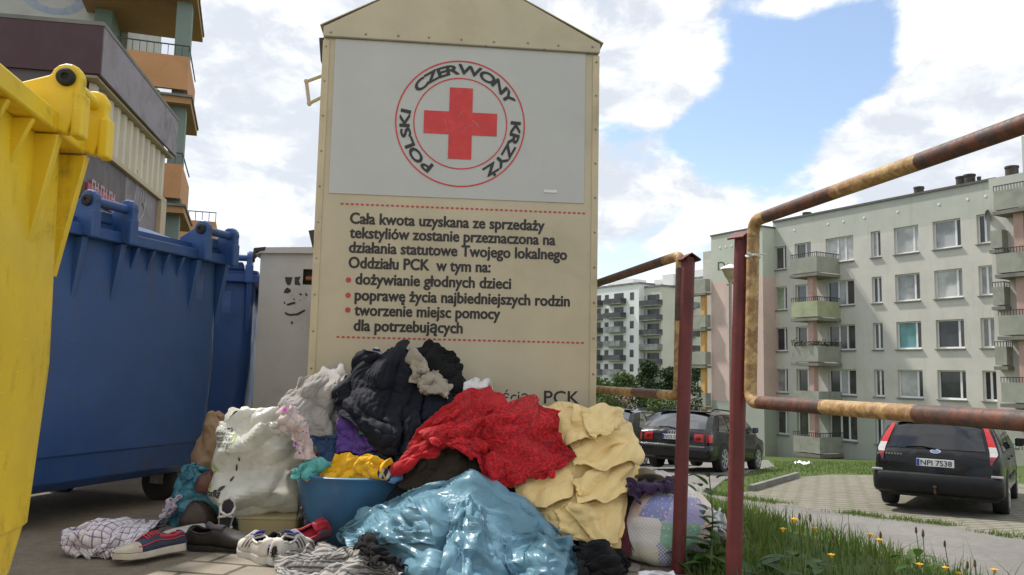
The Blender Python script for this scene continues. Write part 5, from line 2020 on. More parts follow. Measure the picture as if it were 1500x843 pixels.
M_petal = pmat('yellow_petals', (0.72, 0.40, 0.010), 0.6, 0, 0.15, 60, 0)
M_stem = pmat('flower_stem', (0.10, 0.13, 0.04), 0.6, 0, 0.2, 30, 0)
M_seed = pmat('brown_seed_head', (0.12, 0.075, 0.035), 0.8, 0, 0.3, 60, 0)
for px, py in ((1164, 762), (1147, 776), (1194, 775), (1275, 784), (1288, 792), (1218, 814), (1330, 814), (1347, 828), (1385, 833), (1405, 841), (1457, 836)):
    p, z0, h = flower_at(px, py)
    t = thing('wildflower', 'thin-stemmed yellow wildflower standing in the grass on the bank', 'flower', (p.x, p.y, z0), gr.uniform(0, 6), 'yellow wildflowers on the bank')
    bx, by = gr.uniform(-.05, .05), gr.uniform(-.05, .05)
    MB().tube([(bx, by, 0), (bx * .4, by * .4, h * .5), (0, 0, h)], [.0022, .0018, .0013], 5).build('stem', M_stem, t, smooth=True)
    hd = MB()
    for k in range(14):
        a = 2 * PI * k / 14
        r_ = .0125 * gr.uniform(.85, 1.1)
        hd.add([(.002 * math.cos(a), .002 * math.sin(a), h), (r_ * .7 * math.cos(a - .2), r_ * .7 * math.sin(a - .2), h + .004), (r_ * math.cos(a), r_ * math.sin(a), h + .003), (r_ * .7 * math.cos(a + .2), r_ * .7 * math.sin(a + .2), h + .004)], [(0, 1, 2, 3)])
    hd.lathe([(.0015, -.008), (.004, -.004), (.0055, .002), (.003, .006), (0, .007)], 8, (0, 0, h), 'z')
    hd.build('flower_head', M_petal, t, fix=False)
for px, py in ((1134, 759), (1171, 757), (1187, 759), (1221, 787), (1342, 777), (1384, 797), (1290, 784), (1352, 782), (1417, 828), (1428, 826)):
    p, z0, h = flower_at(px, py)
    t = thing('seed_stalk', 'dry brown seed head on a thin stalk in the bank grass', 'plant', (p.x, p.y, z0), gr.uniform(0, 6), 'dry seed heads on the bank')
    bx, by = gr.uniform(-.06, .06), gr.uniform(-.06, .06)
    MB().tube([(bx, by, 0), (bx * .4, by * .4, h * .5), (0, 0, h)], [.002, .0016, .0012], 5).build('stem', M_stem, t, smooth=True)
    MB().lathe([(.001, -.012), (.0042, -.006), (.0036, .006), (.001, .012)], 7, (0, 0, h), 'z').build('seed_head', M_seed, t, smooth=True)


def leaf_geo(mb, base, direction, up, L, W, curl=.3, n=6):
    d = Vector(direction).normalized()
    s = d.cross(Vector(up)).normalized()
    u = s.cross(d)
    P = np.zeros((n, 3, 3))
    for i in range(n):
        f = i / (n - 1)
        c = Vector(base) + d * (L * f) - u * (curl * L * f * f)
        wd = W * math.sin(PI * min(.98, f * .9 + .07)) ** .8
        for j, q in enumerate((-1, 0, 1)):
            P[i, j] = c + s * (q * wd * .5) + u * (abs(q) * wd * .14)
    mb.grid(P)


def weed(label, x, y, n, L, hgt, sd):
    rg_ = random.Random(sd)
    z0 = float(terrain_z(x, y))
    t = thing('broadleaf_weed', label, 'weed', (x, y, z0), 0, 'broadleaf weeds on the bank')
    st_ = MB()
    lv = MB()
    for k in range(n):
        a = rg_.uniform(0, 2 * PI)
        hh = hgt * rg_.uniform(.15, 1)
        b0 = Vector((rg_.gauss(0, .02), rg_.gauss(0, .02), hh))
        d = Vector((math.cos(a), math.sin(a), rg_.uniform(.1, .9)))
        leaf_geo(lv, b0, d, (0, 0, 1), L * rg_.uniform(.6, 1.1), L * rg_.uniform(.32, .5), rg_.uniform(.1, .5))
    st_.tube([(0, 0, -.01), (.01, 0, hgt * .6), (0, .01, hgt)], [.004, .003, .002], 6)
    st_.build('stem', M_stem, t, smooth=True)
    lv.build('leaves', M_weed, t, smooth=True, fix=False, angle=0)
    return t


wp0 = on_z(1012, 842, 0)
weed('low broadleaf weed at the foot of the shorter red post', wp0.x + .02, wp0.y - .03, 12, .10, .05, 1)
wp1 = on_z(1048, 840, 0)
weed('broad-leaved weed between the two red posts', wp1.x, wp1.y, 16, .12, .09, 2)
wp2 = at(1040, 760, 2.9)
weed('tall leafy weed growing up beside the patchwork bundle', wp2.x, wp2.y, 26, .075, .36, 3)
wp3 = on_z(1115, 862, 0)
weed('broadleaf weed just past the taller post, in the grass', wp3.x, wp3.y, 14, .12, .09, 4)
wp4 = at(1345, 850, 2.5)
weed('leafy weed with flowers among the bank grass near the black estate car', wp4.x, wp4.y, 16, .07, .18, 5)
wp5 = at(1185, 800, 2.7)
weed('small upright weed in the thick of the bank grass', wp5.x, wp5.y, 14, .08, .14, 6)


def foliage(mb, lobes, n, s, seed):
    rg_ = np.random.default_rng(seed)
    lob = np.array(lobes, float)
    wts = lob[:, 3] ** 2
    idx = rg_.choice(len(lob), n, p=wts / wts.sum())
    u = rg_.normal(size=(n, 3))
    u /= np.linalg.norm(u, axis=1)[:, None]
    rad = rg_.uniform(.55, 1.08, n) ** .6
    c = lob[idx, :3] + u * (lob[idx, 3] * rad)[:, None] * np.array([1, 1, .85])
    a = rg_.normal(size=(n, 3))
    a /= np.linalg.norm(a, axis=1)[:, None]
    b = np.cross(a, rg_.normal(size=(n, 3)))
    b /= np.linalg.norm(b, axis=1)[:, None]
    sz = s * rg_.uniform(.6, 1.3, n)[:, None]
    q = np.stack([c - a * sz, c - b * sz * .6, c + a * sz, c + b * sz * .6], 1)
    mb.add(q.reshape(-1, 3).tolist(), [(4 * i, 4 * i + 1, 4 * i + 2, 4 * i + 3) for i in range(n)])


def tree(label, cat, px, ytop, Y, wpx, mat, seed, group, n=2600, name='broadleaf_tree', trunk=True, leaf=None):
    p = at(px, ytop, Y)
    z0 = float(terrain_z(p.x, p.y))
    H = p.z - z0
    W = wpx * Y / FPX
    rg_ = random.Random(seed)
    t = thing(name, label, cat, (p.x, p.y, z0), rg_.uniform(0, 6), group)
    lobes = []
    r0 = W * .26
    for k in range(15):
        a = rg_.uniform(0, 2 * PI)
        hz = rg_.uniform(.22 if trunk else .1, 1) ** .8
        rad = W * .5 * math.sqrt(max(.05, 1 - (2 * hz - .9) ** 2 * .75)) * rg_.uniform(.2, .72)
        rr = r0 * rg_.uniform(.55, 1.05)
        lobes.append((rad * math.cos(a), rad * math.sin(a), min(H * hz, H - rr * .85), rr))
    lb = MB()
    foliage(lb, lobes, n, leaf or W * .042, seed)
    tr = MB()
    tr.tube([(0, 0, -.1), (.02 * W, 0, H * .35), (0, .02 * W, H * .8)], [W * .03 + .04, W * .022 + .03, .02], 8)
    for k in range(7):
        l = lobes[k]
        tr.tube([(0, 0, H * .3), (l[0] * .5, l[1] * .5, (H * .3 + l[2]) * .5), (l[0], l[1], l[2])], [W * .012 + .02, W * .008 + .015, .008], 5)
    tr.build('trunk', M_bark, t, smooth=True)
    lb.build('crown', mat, t, fix=False)
    return t


G1 = 'trees and bushes before the white blocks'
tree('dark rounded tree before the white blocks, left of the shorter post', 'tree', 948, 529, 75, 50, M_tree2, 1, G1, 2600)
tree('mid green tree partly hidden by the cream container edge', 'tree', 884, 552, 70, 60, M_tree1, 2, G1, 2400)
tree('green bushy tree behind the lower rail of the shorter barrier', 'tree', 915, 546, 66, 60, M_tree1, 3, G1, 2400)
tree('tall dark tree behind the shorter red post', 'tree', 982, 538, 72, 50, M_tree2, 4, G1, 2400)
tree('dark tree against the ochre-columned balconies', 'tree', 1022, 535, 64, 40, M_tree2, 5, G1, 2400)
tree('pale green shrub below the rusty rail, left one', 'bush', 895, 574, 52, 60, M_tree3, 6, G1, 1300, 'shrub', False)
tree('pale green shrub below the rusty rail, beside the shorter post', 'bush', 965, 580, 50, 64, M_tree3, 7, G1, 1300, 'shrub', False)
tree('pink-flowered shrub under the rusty rail beside the cream container', 'bush', 915, 577, 49, 34, M_pinkbloom, 8, G1, 700, 'shrub', False)
tree('dark shrub at the foot of the ochre-columned balconies', 'bush', 1018, 566, 55, 40, M_tree2, 9, G1, 1000, 'shrub', False)
tree('leafy treetop showing above the maroon shop fascia', 'tree', -28, -60, 15, 130, M_tree1, 10, 'trees behind the shop', 2600, leaf=.10)
# ------------------------------------------------------------------ cloth solver: every garment is draped over what already lies there
HX0, HX1, HY0, HY1, HC = -2.0, 1.3, 2.2, 3.96, 0.01
hnx, hny = int((HX1 - HX0) / HC) + 1, int((HY1 - HY0) / HC) + 1
HXg, HYg = np.meshgrid(HX0 + HC * np.arange(hnx), HY0 + HC * np.arange(hny), indexing='ij')
HF = terrain_z(HXg, HYg).copy()
RT_, UP_, FW_ = np.array(_RT), np.array(_UP), np.array(_F)


def hsample(A, x, y):
    fx = np.clip((x - HX0) / HC, 0, hnx - 1.001)
    fy = np.clip((y - HY0) / HC, 0, hny - 1.001)
    i, j = fx.astype(int), fy.astype(int)
    a, b = fx - i, fy - j
    return (A[i, j] * (1 - a) * (1 - b) + A[i + 1, j] * a * (1 - b) + A[i, j + 1] * (1 - a) * b + A[i + 1, j + 1] * a * b)


def blur(A, k=1):
    for _ in range(k):
        B = A.copy()
        B[1:-1, 1:-1] = (A[1:-1, 1:-1] * 4 + A[:-2, 1:-1] + A[2:, 1:-1] + A[1:-1, :-2] + A[1:-1, 2:]) / 8
        A = B
    return A


def add_bump(px, py, Y, rx, ry, drop=.5, pw=2.0, base=None):
    """stuffing under a garment: an ellipsoid whose crest is at pixel (px,py), depth Y"""
    global HF
    p = at(px, py, Y)
    q = ((np.abs(HXg - p.x) / rx) ** pw + (np.abs(HYg - p.y) / ry) ** pw)
    if pw == 1:
        HF = np.maximum(HF, np.where(q < 1.2, p.z - drop * q, -9))
        return
    h = np.where(q < 1, p.z - drop * (1 - np.sqrt(np.clip(1 - q, 0, 1))) + LUMP * np.clip(1.4 - q, 0, 1), -9)
    HF = np.maximum(HF, h)


def smooth_noise(n, m, cell, rng, wrap=False):
    gn, gm = max(3, int(n / cell) + 2), max(3, int(m / cell) + 2)
    G = rng.normal(size=(gn, gm))
    if wrap:
        G[:, -1] = G[:, 0]
    i, j = np.linspace(0, gn - 1.001, n), np.linspace(0, gm - 1.001, m)
    a, b = i.astype(int), j.astype(int)
    fa, fb = smooth01(i - a)[:, None], smooth01(j - b)[None]
    return G[a][:, b] * (1 - fa) * (1 - fb) + G[a + 1][:, b] * fa * (1 - fb) + G[a][:, b + 1] * (1 - fa) * fb + G[a + 1][:, b + 1] * fa * fb


LUMP = .006 * smooth_noise(hnx, hny, 9, np.random.default_rng(77)) + .002 * smooth_noise(hnx, hny, 4, np.random.default_rng(78))


def wall_y(x):
    return CY0 + (x - C_O.x) * math.tan(C_ANG) - .012


def raymarch(PX, PY, off=.012):
    sh = PX.shape
    px, py = PX.ravel(), PY.ravel()
    D = FW_[None] + RT_[None] * ((px - 750) / FPX)[:, None] - UP_[None] * ((py - 421.5) / FPX)[:, None]
    D = D / D[:, 1:2]
    hit = np.full(len(px), np.nan)
    for Y in np.arange(2.3, 3.95, .01):
        P = D * Y
        z = P[:, 2] + CAM_H
        ok = np.isnan(hit) & ((z <= hsample(HF, P[:, 0], np.full(len(px), Y)) + off) | (Y >= wall_y(P[:, 0]) - .01))
        hit[ok] = Y
    hit = np.where(np.isnan(hit), 3.9, hit)
    P = D * hit[:, None]
    P[:, 2] += CAM_H
    return P.reshape(*sh, 3)


def resample(pl, m):
    pl = np.array(pl, float)
    seg = np.r_[0, np.cumsum(np.linalg.norm(np.diff(pl, axis=0), axis=1))]
    t = np.linspace(0, seg[-1], m)
    return np.stack([np.interp(t, seg, pl[:, 0]), np.interp(t, seg, pl[:, 1])], -1)


class Cloth:
    """grid of point masses joined by stretch, shear and bending links; slack = (along, across, angle)"""
    def __init__(self, X, slack=(1.0, 1.0, 0.0), bend=.25, wrap=False, rest=None, limit=(.2, 2.6)):
        self.X, self.V, self.wrap = X.copy(), np.zeros_like(X), wrap
        n, m = X.shape[:2]
        Rx = X if rest is None else rest
        self.cons = []
        lu = np.median(np.linalg.norm(np.diff(Rx, axis=0), axis=-1))
        lv = np.median(np.linalg.norm(np.diff(Rx, axis=1), axis=-1))
        ka, kb, an = slack

        def fam(di, dj, k):
            A = Rx[:n - di, :m - dj] if dj >= 0 else Rx[:n - di, -dj:]
            B = Rx[di:, dj:] if dj >= 0 else Rx[di:, :m + dj]
            L = np.linalg.norm(A - B, axis=-1)
            md = np.median(L)
            c2 = math.cos(math.atan2(dj * lv, di * lu) - R(an)) ** 2
            L = np.clip(L, limit[0] * md, limit[1] * md) * math.sqrt(ka * ka * c2 + kb * kb * (1 - c2))
            st = 4 if 2 in (di, dj) else 2
            for off in range(st):
                self.cons.append((di, dj, k, L, off, st))

        fam(0, 1, 1.0)
        fam(1, 0, 1.0)
        fam(1, 1, .5)
        fam(1, -1, .5)
        if bend:
            fam(0, 2, bend)
            fam(2, 0, bend)

    def project(self):
        X = self.X
        n, m = X.shape[:2]
        for di, dj, k, L, off, st in self.cons:
            if di:
                A = X[off:n - di:st]
                B = X[off + di::st][:A.shape[0]]
                l = L[off::st][:A.shape[0]]
                if dj > 0:
                    A, B = A[:, :m - dj], B[:, dj:]
                elif dj < 0:
                    A, B = A[:, -dj:], B[:, :m + dj]
            else:
                A = X[:, off:m - dj:st]
                B = X[:, off + dj::st][:, :A.shape[1]]
                l = L[:, off::st][:, :A.shape[1]]
            d = B - A
            q = np.sqrt((d * d).sum(-1)) + 1e-9
            c = (.5 * k * (q - l) / q)[..., None] * d
            A += c
            B -= c
        if self.wrap:
            mid = (X[:, 0] + X[:, -1]) / 2
            X[:, 0] = mid
            X[:, -1] = mid

    def run(self, steps, iters=5, g=6.0, margin=.006, target=None, pull=None, damp=.94, fric=.8, dt=1 / 60):
        for s in range(steps):
            P0 = self.X.copy()
            self.V *= damp
            self.V[..., 2] -= g * dt
            sp = np.sqrt((self.V ** 2).sum(-1, keepdims=True))
            self.V *= np.minimum(1, 1.2 / np.maximum(sp, 1e-6))
            self.X += self.V * dt
            X = self.X
            for it in range(iters):
                self.project()
                if pull is not None:
                    X += (target - X) * pull
                if it % 3 == 0 or it == iters - 1:
                    pen = hsample(HF, X[..., 0], X[..., 1]) + margin - X[..., 2]
                    hit = pen > 0
                    if hit.any():
                        e = .012
                        gx = np.clip((hsample(HF, X[..., 0] + e, X[..., 1]) - hsample(HF, X[..., 0] - e, X[..., 1])) / (2 * e), -3, 3)
                        gy = np.clip((hsample(HF, X[..., 0], X[..., 1] + e) - hsample(HF, X[..., 0], X[..., 1] - e)) / (2 * e), -3, 3)
                        push = np.where(hit, np.minimum(pen, .04) / (1 + gx * gx + gy * gy), 0)
                        X -= (X - P0) * np.where(hit, fric, 0)[..., None] * .4
                        X[..., 0] -= push * gx
                        X[..., 1] -= push * gy
                        X[..., 2] += push
                    X[..., 1] = np.minimum(X[..., 1], np.where(X[..., 0] > C_O.x - .01, wall_y(X[..., 0]), 9))
            self.V = (X - P0) / dt
        return self.X


def lay_down(X, th=.006):
    """record the garment in the height field"""
    global HF
    n, m = X.shape[:2]
    for a in np.linspace(0, 1, 5)[:4]:
        for b in np.linspace(0, 1, 5)[:4]:
            P = (X[:-1, :-1] * (1 - a) * (1 - b) + X[1:, :-1] * a * (1 - b) + X[:-1, 1:] * (1 - a) * b + X[1:, 1:] * a * b).reshape(-1, 3)
            i = np.clip(np.round((P[:, 0] - HX0) / HC).astype(int), 0, hnx - 1)
            j = np.clip(np.round((P[:, 1] - HY0) / HC).astype(int), 0, hny - 1)
            np.maximum.at(HF, (i, j), P[:, 2] + th)
    HF = np.maximum(blur(HF, 1), HF - .01)


def mesh_cloth(X, name, mat, th=.004, sub=1, size=(1, 1)):
    n, m = X.shape[:2]
    uu, vv = np.meshgrid(np.linspace(0, size[0], n), np.linspace(0, size[1], m), indexing='ij')
    b = MB().grid(X, np.stack([vv, uu], -1))
    return b.build(name, mat, None, smooth=True, sub=sub, solid=th, fix=False, angle=0)


def tri(x):
    return 2 * np.abs(2 * (x - np.floor(x + .5))) - 1


def frames(X, wrap=False):
    """unit tangents and outward normal of a grid surface, plus metre coordinates along it"""
    du, dv = np.gradient(X, axis=0), np.gradient(X, axis=1)
    if wrap:
        dv[:, 0] = dv[:, -1] = (X[:, 1] - X[:, -2]) / 2
    lu, lv = np.linalg.norm(du, axis=-1, keepdims=True) + 1e-9, np.linalg.norm(dv, axis=-1, keepdims=True) + 1e-9
    tu, tv = du / lu, dv / lv
    nn = np.cross(tu, tv)
    nn /= np.linalg.norm(nn, axis=-1, keepdims=True) + 1e-9
    su = np.cumsum(np.broadcast_to(np.median(lu, axis=1, keepdims=True), lu.shape)[..., 0], axis=0)
    sv = np.cumsum(np.broadcast_to(np.median(lv, axis=0, keepdims=True), lv.shape)[..., 0], axis=1)
    return tu, tv, nn, su, sv


def hash01(k, seed):
    v = np.sin(k * 127.1 + seed * 311.7) * 43758.5453
    return v - np.floor(v)


def fold(X, sets, rg_, wrap=False, outward=None):
    """long folds; each set (angle, wavelength, height, overhang, bend of the fold lines, 'roll' or 'ridge')"""
    out = X.copy()
    for ang, wl, hgt, over, wander, kind in sets:
        n, m = X.shape[:2]
        tu, tv, nn, su, sv = frames(out, wrap)
        sg = np.sign((nn * np.array([0, -1, .8])).sum(-1).mean()) if outward is None else outward
        a = R(ang)
        if wrap:
            nv = max(1, round(abs(math.sin(a)) * sv[:, -1].mean() / wl))
            ph = su * math.cos(a) / wl + (np.linspace(0, 1, m)[None] * nv)
        else:
            ph = (su * math.cos(a) + sv * math.sin(a)) / wl
        ph = ph + wander * smooth_noise(n, m, max(n, m) / 1.9, rg_, wrap) + wander * .28 * smooth_noise(n, m, max(n, m) / 4.5, rg_, wrap)
        sd = rg_.uniform(0, 10)
        fr = ph - np.floor(ph)
        A = np.clip(.70 + .60 * smooth_noise(n, m, max(n, m) / 3.2, rg_, wrap), .08, 1.4)
        if wrap:
            A = A * np.clip(np.minimum(np.arange(n)[:, None], np.arange(n)[::-1][:, None]) / 5.0, 0, 1)
        s_ = np.sin(PI * fr)
        hh = s_ ** .75 if kind == 'roll' else (1 - np.abs(2 * fr - 1)) ** 1.25
        dt = over * (.42 if kind == 'roll' else .25) * np.sin(2 * PI * fr)
        d = tu * math.cos(a) + tv * math.sin(a)
        out = out + nn * (sg * hgt * A * hh)[..., None] + d * (hgt * A * (dt + .30 * over * hh))[..., None]
    return out


def crinkle(X, amp, rg_, wrap=False, k=7, wl=(.05, .22), outward=None):
    """film creased into flat facets"""
    n, m = X.shape[:2]
    tu, tv, nn, su, sv = frames(X, wrap)
    sg = np.sign((nn * np.array([0, -1, .8])).sum(-1).mean()) if outward is None else outward
    h = np.zeros((n, m))
    for q in range(k):
        a = rg_.uniform(0, PI)
        w_ = math.exp(rg_.uniform(math.log(wl[0]), math.log(wl[1])))
        if wrap:
            nv = round(math.sin(a) * sv[:, -1].mean() / w_)
            ph = su * math.cos(a) / w_ + np.linspace(0, 1, m)[None] * nv
        else:
            ph = (su * math.cos(a) + sv * math.sin(a)) / w_
        ph = ph + rg_.uniform() + .22 * smooth_noise(n, m, max(n, m) / 5, rg_, wrap)
        A = np.clip(.5 + .6 * smooth_noise(n, m, max(n, m) / 5, rg_, wrap), 0, 1.4)
        h += tri(ph) * A * amp * (w_ / .12) ** .8
    return X + nn * (sg * h)[..., None]


FOLDS = [(62, .10, .026, 1.0, .5, 'roll'), (15, .14, .012, .8, .5, 'roll')]


def garment(name, label, cat, rows, mat, n=44, m=52, bumps=(), seed=1, th=.004, group=None, off=.012, slack=(1.16, 1.06, 60), wl=.05, folds=FOLDS, anchors=300, pin=.5, hold=.05, steps=22, iters=5, g=3.0,
            bend=.10, film=0.0, filmwl=(.05, .22), fine=1.5, crease=.0012, rag=1.0, **kw):
    """lay one garment: outline rows in photo pixels give its footprint on the heap, then its slack cloth settles under gravity"""
    for bp in bumps:
        add_bump(*bp)
    n, m = int(n * fine), int(m * fine)
    rg_ = np.random.default_rng(seed)
    Rr = np.stack([resample(r_, m) for r_ in rows])
    k = np.linspace(0, len(rows) - 1.0001, n)
    a = k.astype(int)
    f = (k - a)[:, None, None]
    PP = Rr[a] * (1 - f) + Rr[a + 1] * f
    for q in range(2):
        PP[..., q] += (smooth_noise(n, m, 16, rg_) * 2.6 + smooth_noise(n, m, 7, rg_) * .6) * rag      # ragged outline
    X = raymarch(PP[..., 0], PP[..., 1], off)
    for _ in range(14):
        X[1:-1, 1:-1] = X[1:-1, 1:-1] * .5 + (X[:-2, 1:-1] + X[2:, 1:-1] + X[1:-1, :-2] + X[1:-1, 2:]) * .125
        for E in (X[0], X[-1], X[:, 0], X[:, -1]):
            E[1:-1] = E[1:-1] * .6 + (E[:-2] + E[2:]) * .2
    # the bulk inside the garment: broad rolls, over which the slack cloth then settles
    X = fold(X, folds, rg_)
    for _ in range(2):
        X[1:-1, 1:-1] = X[1:-1, 1:-1] * .6 + (X[:-2, 1:-1] + X[2:, 1:-1] + X[1:-1, :-2] + X[1:-1, 2:]) * .1
    rest = X.copy()
    tu, tv, nn, su, sv = frames(X)
    sg = np.sign((nn * np.array([0, -1, .8])).sum(-1).mean())
    ph = (su * math.cos(R(slack[2])) + sv * math.sin(R(slack[2]))) / wl + 1.1 * smooth_noise(n, m, max(n, m) / 2.2, rg_) + .35 * smooth_noise(n, m, max(n, m) / 5, rg_)
    A = wl * .16 * np.clip(.5 + .8 * smooth_noise(n, m, max(n, m) / 4, rg_), .0, 1.5)
    X = X + nn * (sg * (A * (1 + np.sin(2 * PI * ph)) * .6 + .004 + .002 * smooth_noise(n, m, 5, rg_)))[..., None]
    if film:
        X = crinkle(X, film, rg_, wl=filmwl)
    Wp = np.full((n, m, 1), hold)
    Wp[0] = pin * .5
    for _ in range(int(n * m / anchors)):
        i, j = rg_.integers(3, n - 3), rg_.integers(3, m - 3)
        di, dj = [(0, 1), (1, 0), (1, 1), (1, -1)][rg_.integers(4)]
        for q in range(rg_.integers(2, 9)):
            if 0 < i + di * q < n - 1 and 0 < j + dj * q < m - 1:
                Wp[i + di * q, j + dj * q] = pin * .6
    c = Cloth(X, slack, bend, rest=rest, limit=(.3, 2.0))
    X = c.run(steps, iters, g, .004, rest, Wp)
    X = crinkle(X, film * 1.3 or crease, rg_, wl=filmwl if film else (.04, .12))
    lay_down(X, th)
    size = (np.linalg.norm(np.diff(X, axis=0), axis=-1).sum(0).mean(), np.linalg.norm(np.diff(X, axis=1), axis=-1).sum(1).mean())
    o = mesh_cloth(X, name, mat, th, 0 if film else 1, size)
    if film:
        o.data.set_sharp_from_angle(angle=R(16))
    tag(o, label, cat, group)
    return o, X


# ------------------------------------------------------------------ cloth materials (UV in metres of cloth)
def fabric(name, col, rough=.9, var=.12, weave=900, wb=.25, sheen=.15, col2=None, pattern=None, p=None, spec=.25, fuzz=0, wr=.20):
    m, t = new_mat(name)
    n = t.noise(t.uv, 9, 5, .6)
    c = t.mix(t.maprange(n, .3, .7), tuple(x * (1 - var) for x in col), tuple(min(1, x * (1 + var)) for x in col))
    sep = t.add('ShaderNodeSeparateXYZ', i_0=t.uv)
    U, V = sep.outputs[0], sep.outputs[1]
    h = t.noise(t.uv, weave, 2, .5)
    bs_, bd_ = wb, .0012

    def stripes(coord, per, frac):
        q = t.math('FRACT', t.math('DIVIDE', coord, per))
        return t.math('LESS_THAN', q, frac)
    if pattern == 'check':
        s = t.math('MAXIMUM', stripes(U, p[0], p[1]), stripes(V, p[0], p[1]))
        both = t.math('MULTIPLY', stripes(U, p[0], p[1]), stripes(V, p[0], p[1]))
        c = t.mix(t.math('MULTIPLY', s, .72), c, col2)
        c = t.mix(t.math('MULTIPLY', both, .5), c, tuple(x * .4 for x in col2))
        s3 = t.math('MAXIMUM', stripes(t.math('ADD', U, p[0] * .2), p[0], .05), stripes(t.math('ADD', V, p[0] * .2), p[0], .05))
        c = t.mix(t.math('MULTIPLY', s3, .6), c, (.35, .10, .14))
    elif pattern == 'stripe':
        c = t.mix(stripes(V, p[0], p[1]), c, col2)
    elif pattern == 'lace':
        vo = t.add('ShaderNodeTexVoronoi', i_Vector=t.uv, i_Scale=62.0, feature='DISTANCE_TO_EDGE')
        vo2 = t.add('ShaderNodeTexVoronoi', i_Vector=t.uv, i_Scale=17.0)
        ringp = t.math('SINE', t.math('MULTIPLY', vo2.outputs['Distance'], 110.0))
        th_ = t.math('ADD', t.maprange(vo.outputs['Distance'], .03, .12, 1, 0), t.math('MULTIPLY', t.maprange(ringp, .1, .6), .8))
        th_ = t.math('MINIMUM', th_, 1.0)
        c = t.mix(th_, col2, c)
        h, bs_, bd_ = th_, .9, .004
    elif pattern == 'patch':
        vo = t.add('ShaderNodeTexVoronoi', i_Vector=t.uv, i_Scale=8.0, distance='CHEBYCHEV')
        vo.inputs['Randomness'].default_value = .35
        sepc = t.add('ShaderNodeSeparateColor', i_0=vo.outputs['Color'])
        rp = t.ramp(sepc.outputs[0], [(0, (.62, .58, .55)), (.16, (.16, .20, .48)), (.30, (.66, .60, .30)), (.42, (.62, .28, .36)), (.55, (.20, .46, .30)), (.68, (.68, .48, .40)), (.80, (.34, .32, .55)), (.90, (.72, .70, .66))], 'CONSTANT')
        ck = t.add('ShaderNodeTexChecker', i_Vector=t.uv, i_Scale=130.0)
        cm = t.mix(t.math('MULTIPLY', ck.outputs[1], t.math('GREATER_THAN', sepc.outputs[1], .45)), rp, (.75, .72, .66))
        fl = t.add('ShaderNodeTexVoronoi', i_Vector=t.uv, i_Scale=70.0)
        fm = t.math('MULTIPLY', t.math('LESS_THAN', fl.outputs['Distance'], .30), t.math('LESS_THAN', sepc.outputs[1], .5))
        cm = t.mix(fm, cm, t.mix(.45, fl.outputs['Color'], (.62, .45, .45)))
        c = t.mix(.18, cm, (.66, .60, .60))
    elif pattern == 'floral':
        fl = t.add('ShaderNodeTexVoronoi', i_Vector=t.uv, i_Scale=p[0])
        fm = t.math('LESS_THAN', fl.outputs['Distance'], .33)
        c = t.mix(fm, c, t.mix(.5, fl.outputs['Color'], col2))
    elif pattern == 'wash':
        wn = t.noise(t.uv, 14, 6, .7, .5)
        c = t.mix(t.maprange(wn, .5, .7, 0, .6), c, col2)
    if fuzz:
        h, bs_, bd_ = t.noise(t.obj, fuzz, 5, .75), 1.0, .012
    setp(t, Base_Color=c, Roughness=rough, Specular_IOR_Level=spec, Sheen_Weight=sheen)
    b1 = bump(t, h, bs_, bd_)
    mp = t.add('ShaderNodeMapping', i_Vector=t.uv, i_Scale=(1.0, 2.6, 1.0), i_Rotation=(0, 0, .7))
    rid = lambda q: t.math('SUBTRACT', 1.0, t.math('ABSOLUTE', t.math('MULTIPLY_ADD', q, 2.0, -1.0)))
    hw_ = t.math('ADD', rid(t.noise(mp.outputs[0], 9, 2, .5, .6)), t.math('MULTIPLY', rid(t.noise(mp.outputs[0], 26, 2, .5, .8)), .4))
    b2 = t.add('ShaderNodeBump', i_Height=hw_, i_Strength=wr, i_Distance=.012)
    t.l.new(b2.outputs[0], b1.inputs['Normal'])
    return m


def plastic_film(name, col, rough=.2, trans=.25):
    """thin crumpled film: low sheen, sharp little creases, light through it"""
    m, t = new_mat(name)
    n = t.noise(t.obj, 14, 5, .6)
    c = t.mix(t.maprange(n, .35, .7), tuple(x * .88 for x in col), tuple(min(1, x * 1.10) for x in col))
    setp(t, Base_Color=c, Roughness=t.maprange(n, .3, .7, rough * .8, rough * 1.5), Specular_IOR_Level=.45)
    wv = t.vmath('ADD', t.obj, t.vmath('SCALE', t.noise(t.obj, 11, 3, .5, 0, 'Color'), scale=.10))
    v1 = t.add('ShaderNodeTexVoronoi', i_Vector=wv, i_Scale=24.0, feature='F1')
    v2 = t.add('ShaderNodeTexVoronoi', i_Vector=wv, i_Scale=58.0, feature='F1')
    h = t.math('ADD', t.math('MULTIPLY', v1.outputs['Distance'], 1.0), t.math('MULTIPLY', v2.outputs['Distance'], .35))
    bump(t, h, .11, .012)
    if trans:
        tr = t.add('ShaderNodeBsdfTranslucent', i_Color=c)
        mx = t.add('ShaderNodeMixShader', i_0=trans, i_1=t.p.outputs[0], i_2=tr.outputs[0])
        t.l.new(mx.outputs[0], next(n_ for n_ in t.n if n_.type == 'OUTPUT_MATERIAL').inputs[0])
    return m


